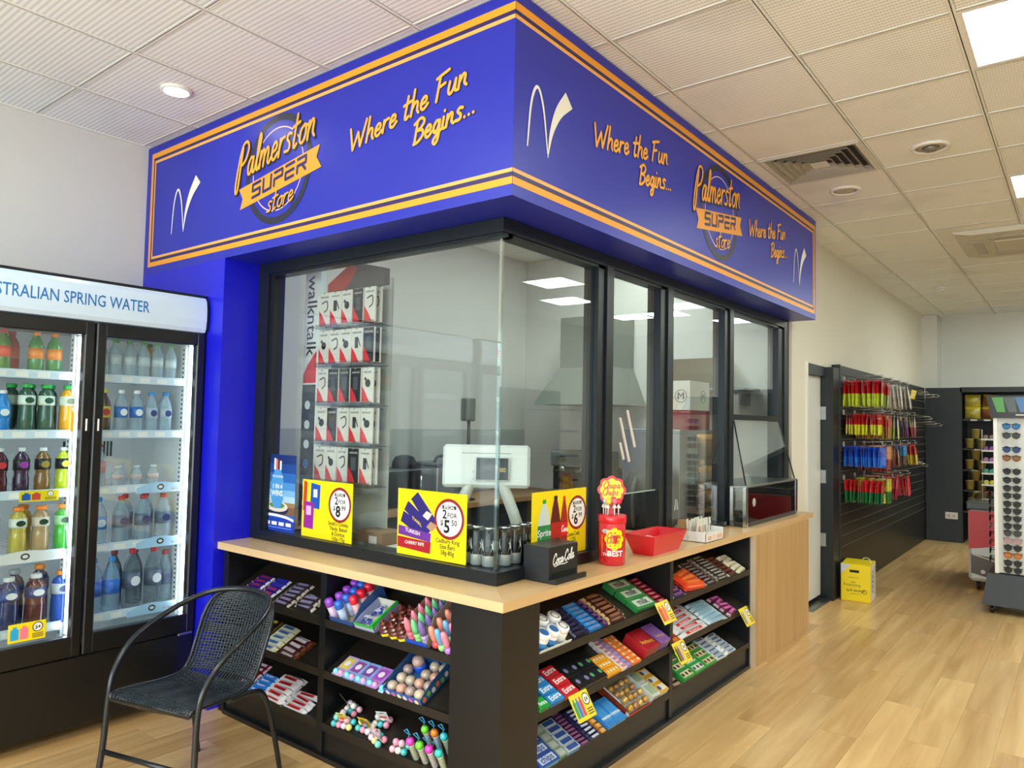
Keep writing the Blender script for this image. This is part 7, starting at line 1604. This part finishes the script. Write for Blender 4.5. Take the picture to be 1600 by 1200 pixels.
# ================================================================ ice cream chest behind the stand
fz = thing('chest_freezer', 'red and white ice cream chest freezer half hidden behind the sunglasses stand', 'freezer', (1.20, 7.04, 0))
X0, X1, Y0, Y1 = -0.42, 0.42, -0.55, 0.55
part('body', MB().rbox(X0, Y0, 0.09, X1, Y1, 0.80, 0.03), mat('d8dcdc', 0.35), fz)
def wave(u): return 0.40 + 0.10 / (1 + math.exp(-(u - 0.25) * 10))
for (face, pl, a0, a1) in (('front', Plane((0, Y0 - 0.001, 0), (1, 0, 0), (0, 0, 1)), X0 + 0.005, X1 - 0.005), ('left', Plane((X0 - 0.001, 0, 0), (0, -1, 0), (0, 0, 1)), -Y1 + 0.03, -Y0 - 0.03)):
    r = MB(); n = 14
    for i in range(n):
        u0, u1 = i / n, (i + 1) / n; A, B = a0 + (a1 - a0) * u0, a0 + (a1 - a0) * u1
        r.poly([pl(A, wave(u0), 0.0006), pl(B, wave(u1), 0.0006), pl(B, 0.785, 0.0006), pl(A, 0.785, 0.0006)])
    part('red_wrap', r, mat('c8323e', 0.35), fz)
    p = MB(); p.poly([pl(a0 + 0.02, 0.36, 0.0007), pl(a0 + 0.02, 0.17, 0.0007), pl(a0 + 0.20, 0.13, 0.0007), pl(a0 + 0.30, 0.30, 0.0007), pl(a0 + 0.24, 0.33, 0.0007)], 0); p.poly([pl(a0 + 0.03, 0.35, 0.001), pl(a0 + 0.27, 0.285, 0.001), pl(a0 + 0.27, 0.295, 0.001), pl(a0 + 0.03, 0.36, 0.001)][::-1], 1); disc(p, pl, (a0 + 0.12, 0.19), 0.02, 0.001, 1, 12)
    part('picture_print', p, [mat('5a524e', 0.4), mat('e8e0d4', 0.4)], fz)
part('rim', MB().rbox(X0 - 0.012, Y0 - 0.012, 0.80, X1 + 0.012, Y1 + 0.012, 0.87, 0.01), mat('4a5256', 0.4), fz)
part('lid', MB().prism([(X0, 0.875), (X1, 0.875), (X1, 0.90), (X0, 0.90)], 'y', Y0 + 0.03, Y1 - 0.03), FGL, fz); part('lid_rail', MB().box(-0.02, Y0 + 0.02, 0.87, 0.02, Y1 - 0.02, 0.915), mat('b8bab8', 0.4), fz)
for ax in (X0 + 0.08, X1 - 0.08):
    for ay in (Y0 + 0.08, Y1 - 0.08): part('castor', MB().lathe([(0.015, -0.015), (0.045, -0.012), (0.045, 0.012), (0.015, 0.015)], 14, (ax, ay, 0.046), 0, 'x').box(ax - 0.02, ay - 0.02, 0.05, ax + 0.02, ay + 0.02, 0.092), mat('101113', 0.4), fz)
# ================================================================ yellow carton on the floor
yb = thing('yellow_carton', 'yellow carry carton with white handle standing on the floor by the door', 'carton', (0.03, 5.30, 0.001), (0, 0, math.radians(5)))
YC = mat('f2d70c', 0.4, name='carton_yellow')
part('carton', MB().rbox(-0.125, -0.17, 0, 0.125, 0.17, 0.335, 0.003), YC, yb)
pl = Plane((0, -0.1706, 0), (1, 0, 0), (0, 0, 1)); pr = MB(); pr.poly([pl(-0.123, 0.333), pl(-0.123, 0.245), pl(-0.065, 0.30), pl(-0.045, 0.333)][::-1], 0)
part('pale_corner', pr, mat('cfd4d8', 0.4), yb)
ps = Plane((0.1256, 0, 0), (0, 1, 0), (0, 0, 1)); wp = MB(); rect(wp, ps, -0.165, 0.004, 0.165, 0.33, 0.0004, 0); ring(wp, ps, (-0.03, 0.22), 0.05, 0.012, 0.0008, 1, 24); ring(wp, ps, (-0.03, 0.13), 0.05, 0.012, 0.0008, 1, 24); disc(wp, ps, (-0.03, 0.22), 0.02, 0.0008, 1, 14); disc(wp, ps, (-0.03, 0.13), 0.02, 0.0008, 1, 14)
pv = Plane((0.1256, 0.10, 0.17), (0, 0, 1), (0, -1, 0)); txt(wp, pv, 'Rethinking', 0, -0.01, 0.06, 0.0008, 1, 0.01)
part('white_side', wp, [mat('dcd8d2', 0.45), mat('2c2a28', 0.45)], yb)
part('hand_hole', MB().rbox(-0.05, -0.1712, 0.262, 0.03, -0.17, 0.285, 0.0005), mat('1a150c', 0.7), yb)
pu = Plane((0.0, -0.1708, 0.11), (-1, 0, 0), (0, 0, -1)); lt = MB()
pf = Plane((0, -0.1708, 0), (1, 0, 0), (0, 0, 1))
class Flip:
    def __init__(s, p): s.p = p
    def __call__(s, a, b, h=0.0): return s.p(-a, -b, h)
fp = Flip(pf); txt(lt, fp, 'Rethinking', 0.03, -0.155, 0.034, 0.0006, 0); txt(lt, fp, 'paper', 0.02, -0.178, 0.02, 0.0006, 0); txt(lt, fp, 'planet ark', 0.0, -0.108, 0.038, 0.0006, 0, 0.01); ring(lt, pf, (0.075, 0.095), 0.018, 0.005, 0.0006, 0, 18); rect(lt, pf, -0.06, 0.214, 0.03, 0.217, 0.0006, 0); stroke(lt, pf, smooth([(-0.04, 0.06), (-0.03, 0.07), (0.04, 0.07), (0.05, 0.06)], 4), 0.003, 0.0006, 0)
part('lettering', lt, mat('6a5c10', 0.5), yb, label='upside-down dark lettering')
part('handle', MB().tube(sm3([(0.02, 0.09, 0.335), (0.04, 0.07, 0.365), (0.085, 0.02, 0.372), (0.11, -0.02, 0.34)], 5), 0.005, 8), mat('e8e4dc', 0.4), yb)

# ================================================================ shelving on the far right of the shop (seen only as a reflection in the kiosk glass)
gs = thing('wall_gondola', 'black wall shelving along the right-hand shop wall, seen only as a reflection', 'shelving', (XR, 2.6, 0))
part('back_panel', MB().box(-0.03, -3.0, 0, -0.002, 5.5, 2.1), BLACK, gs)
for z in (0.25, 0.65, 1.05, 1.45, 1.8): part('shelf', MB().box(-0.40, -3.0, z - 0.03, -0.03, 5.5, z), mat('2a2c2e', 0.5), gs)
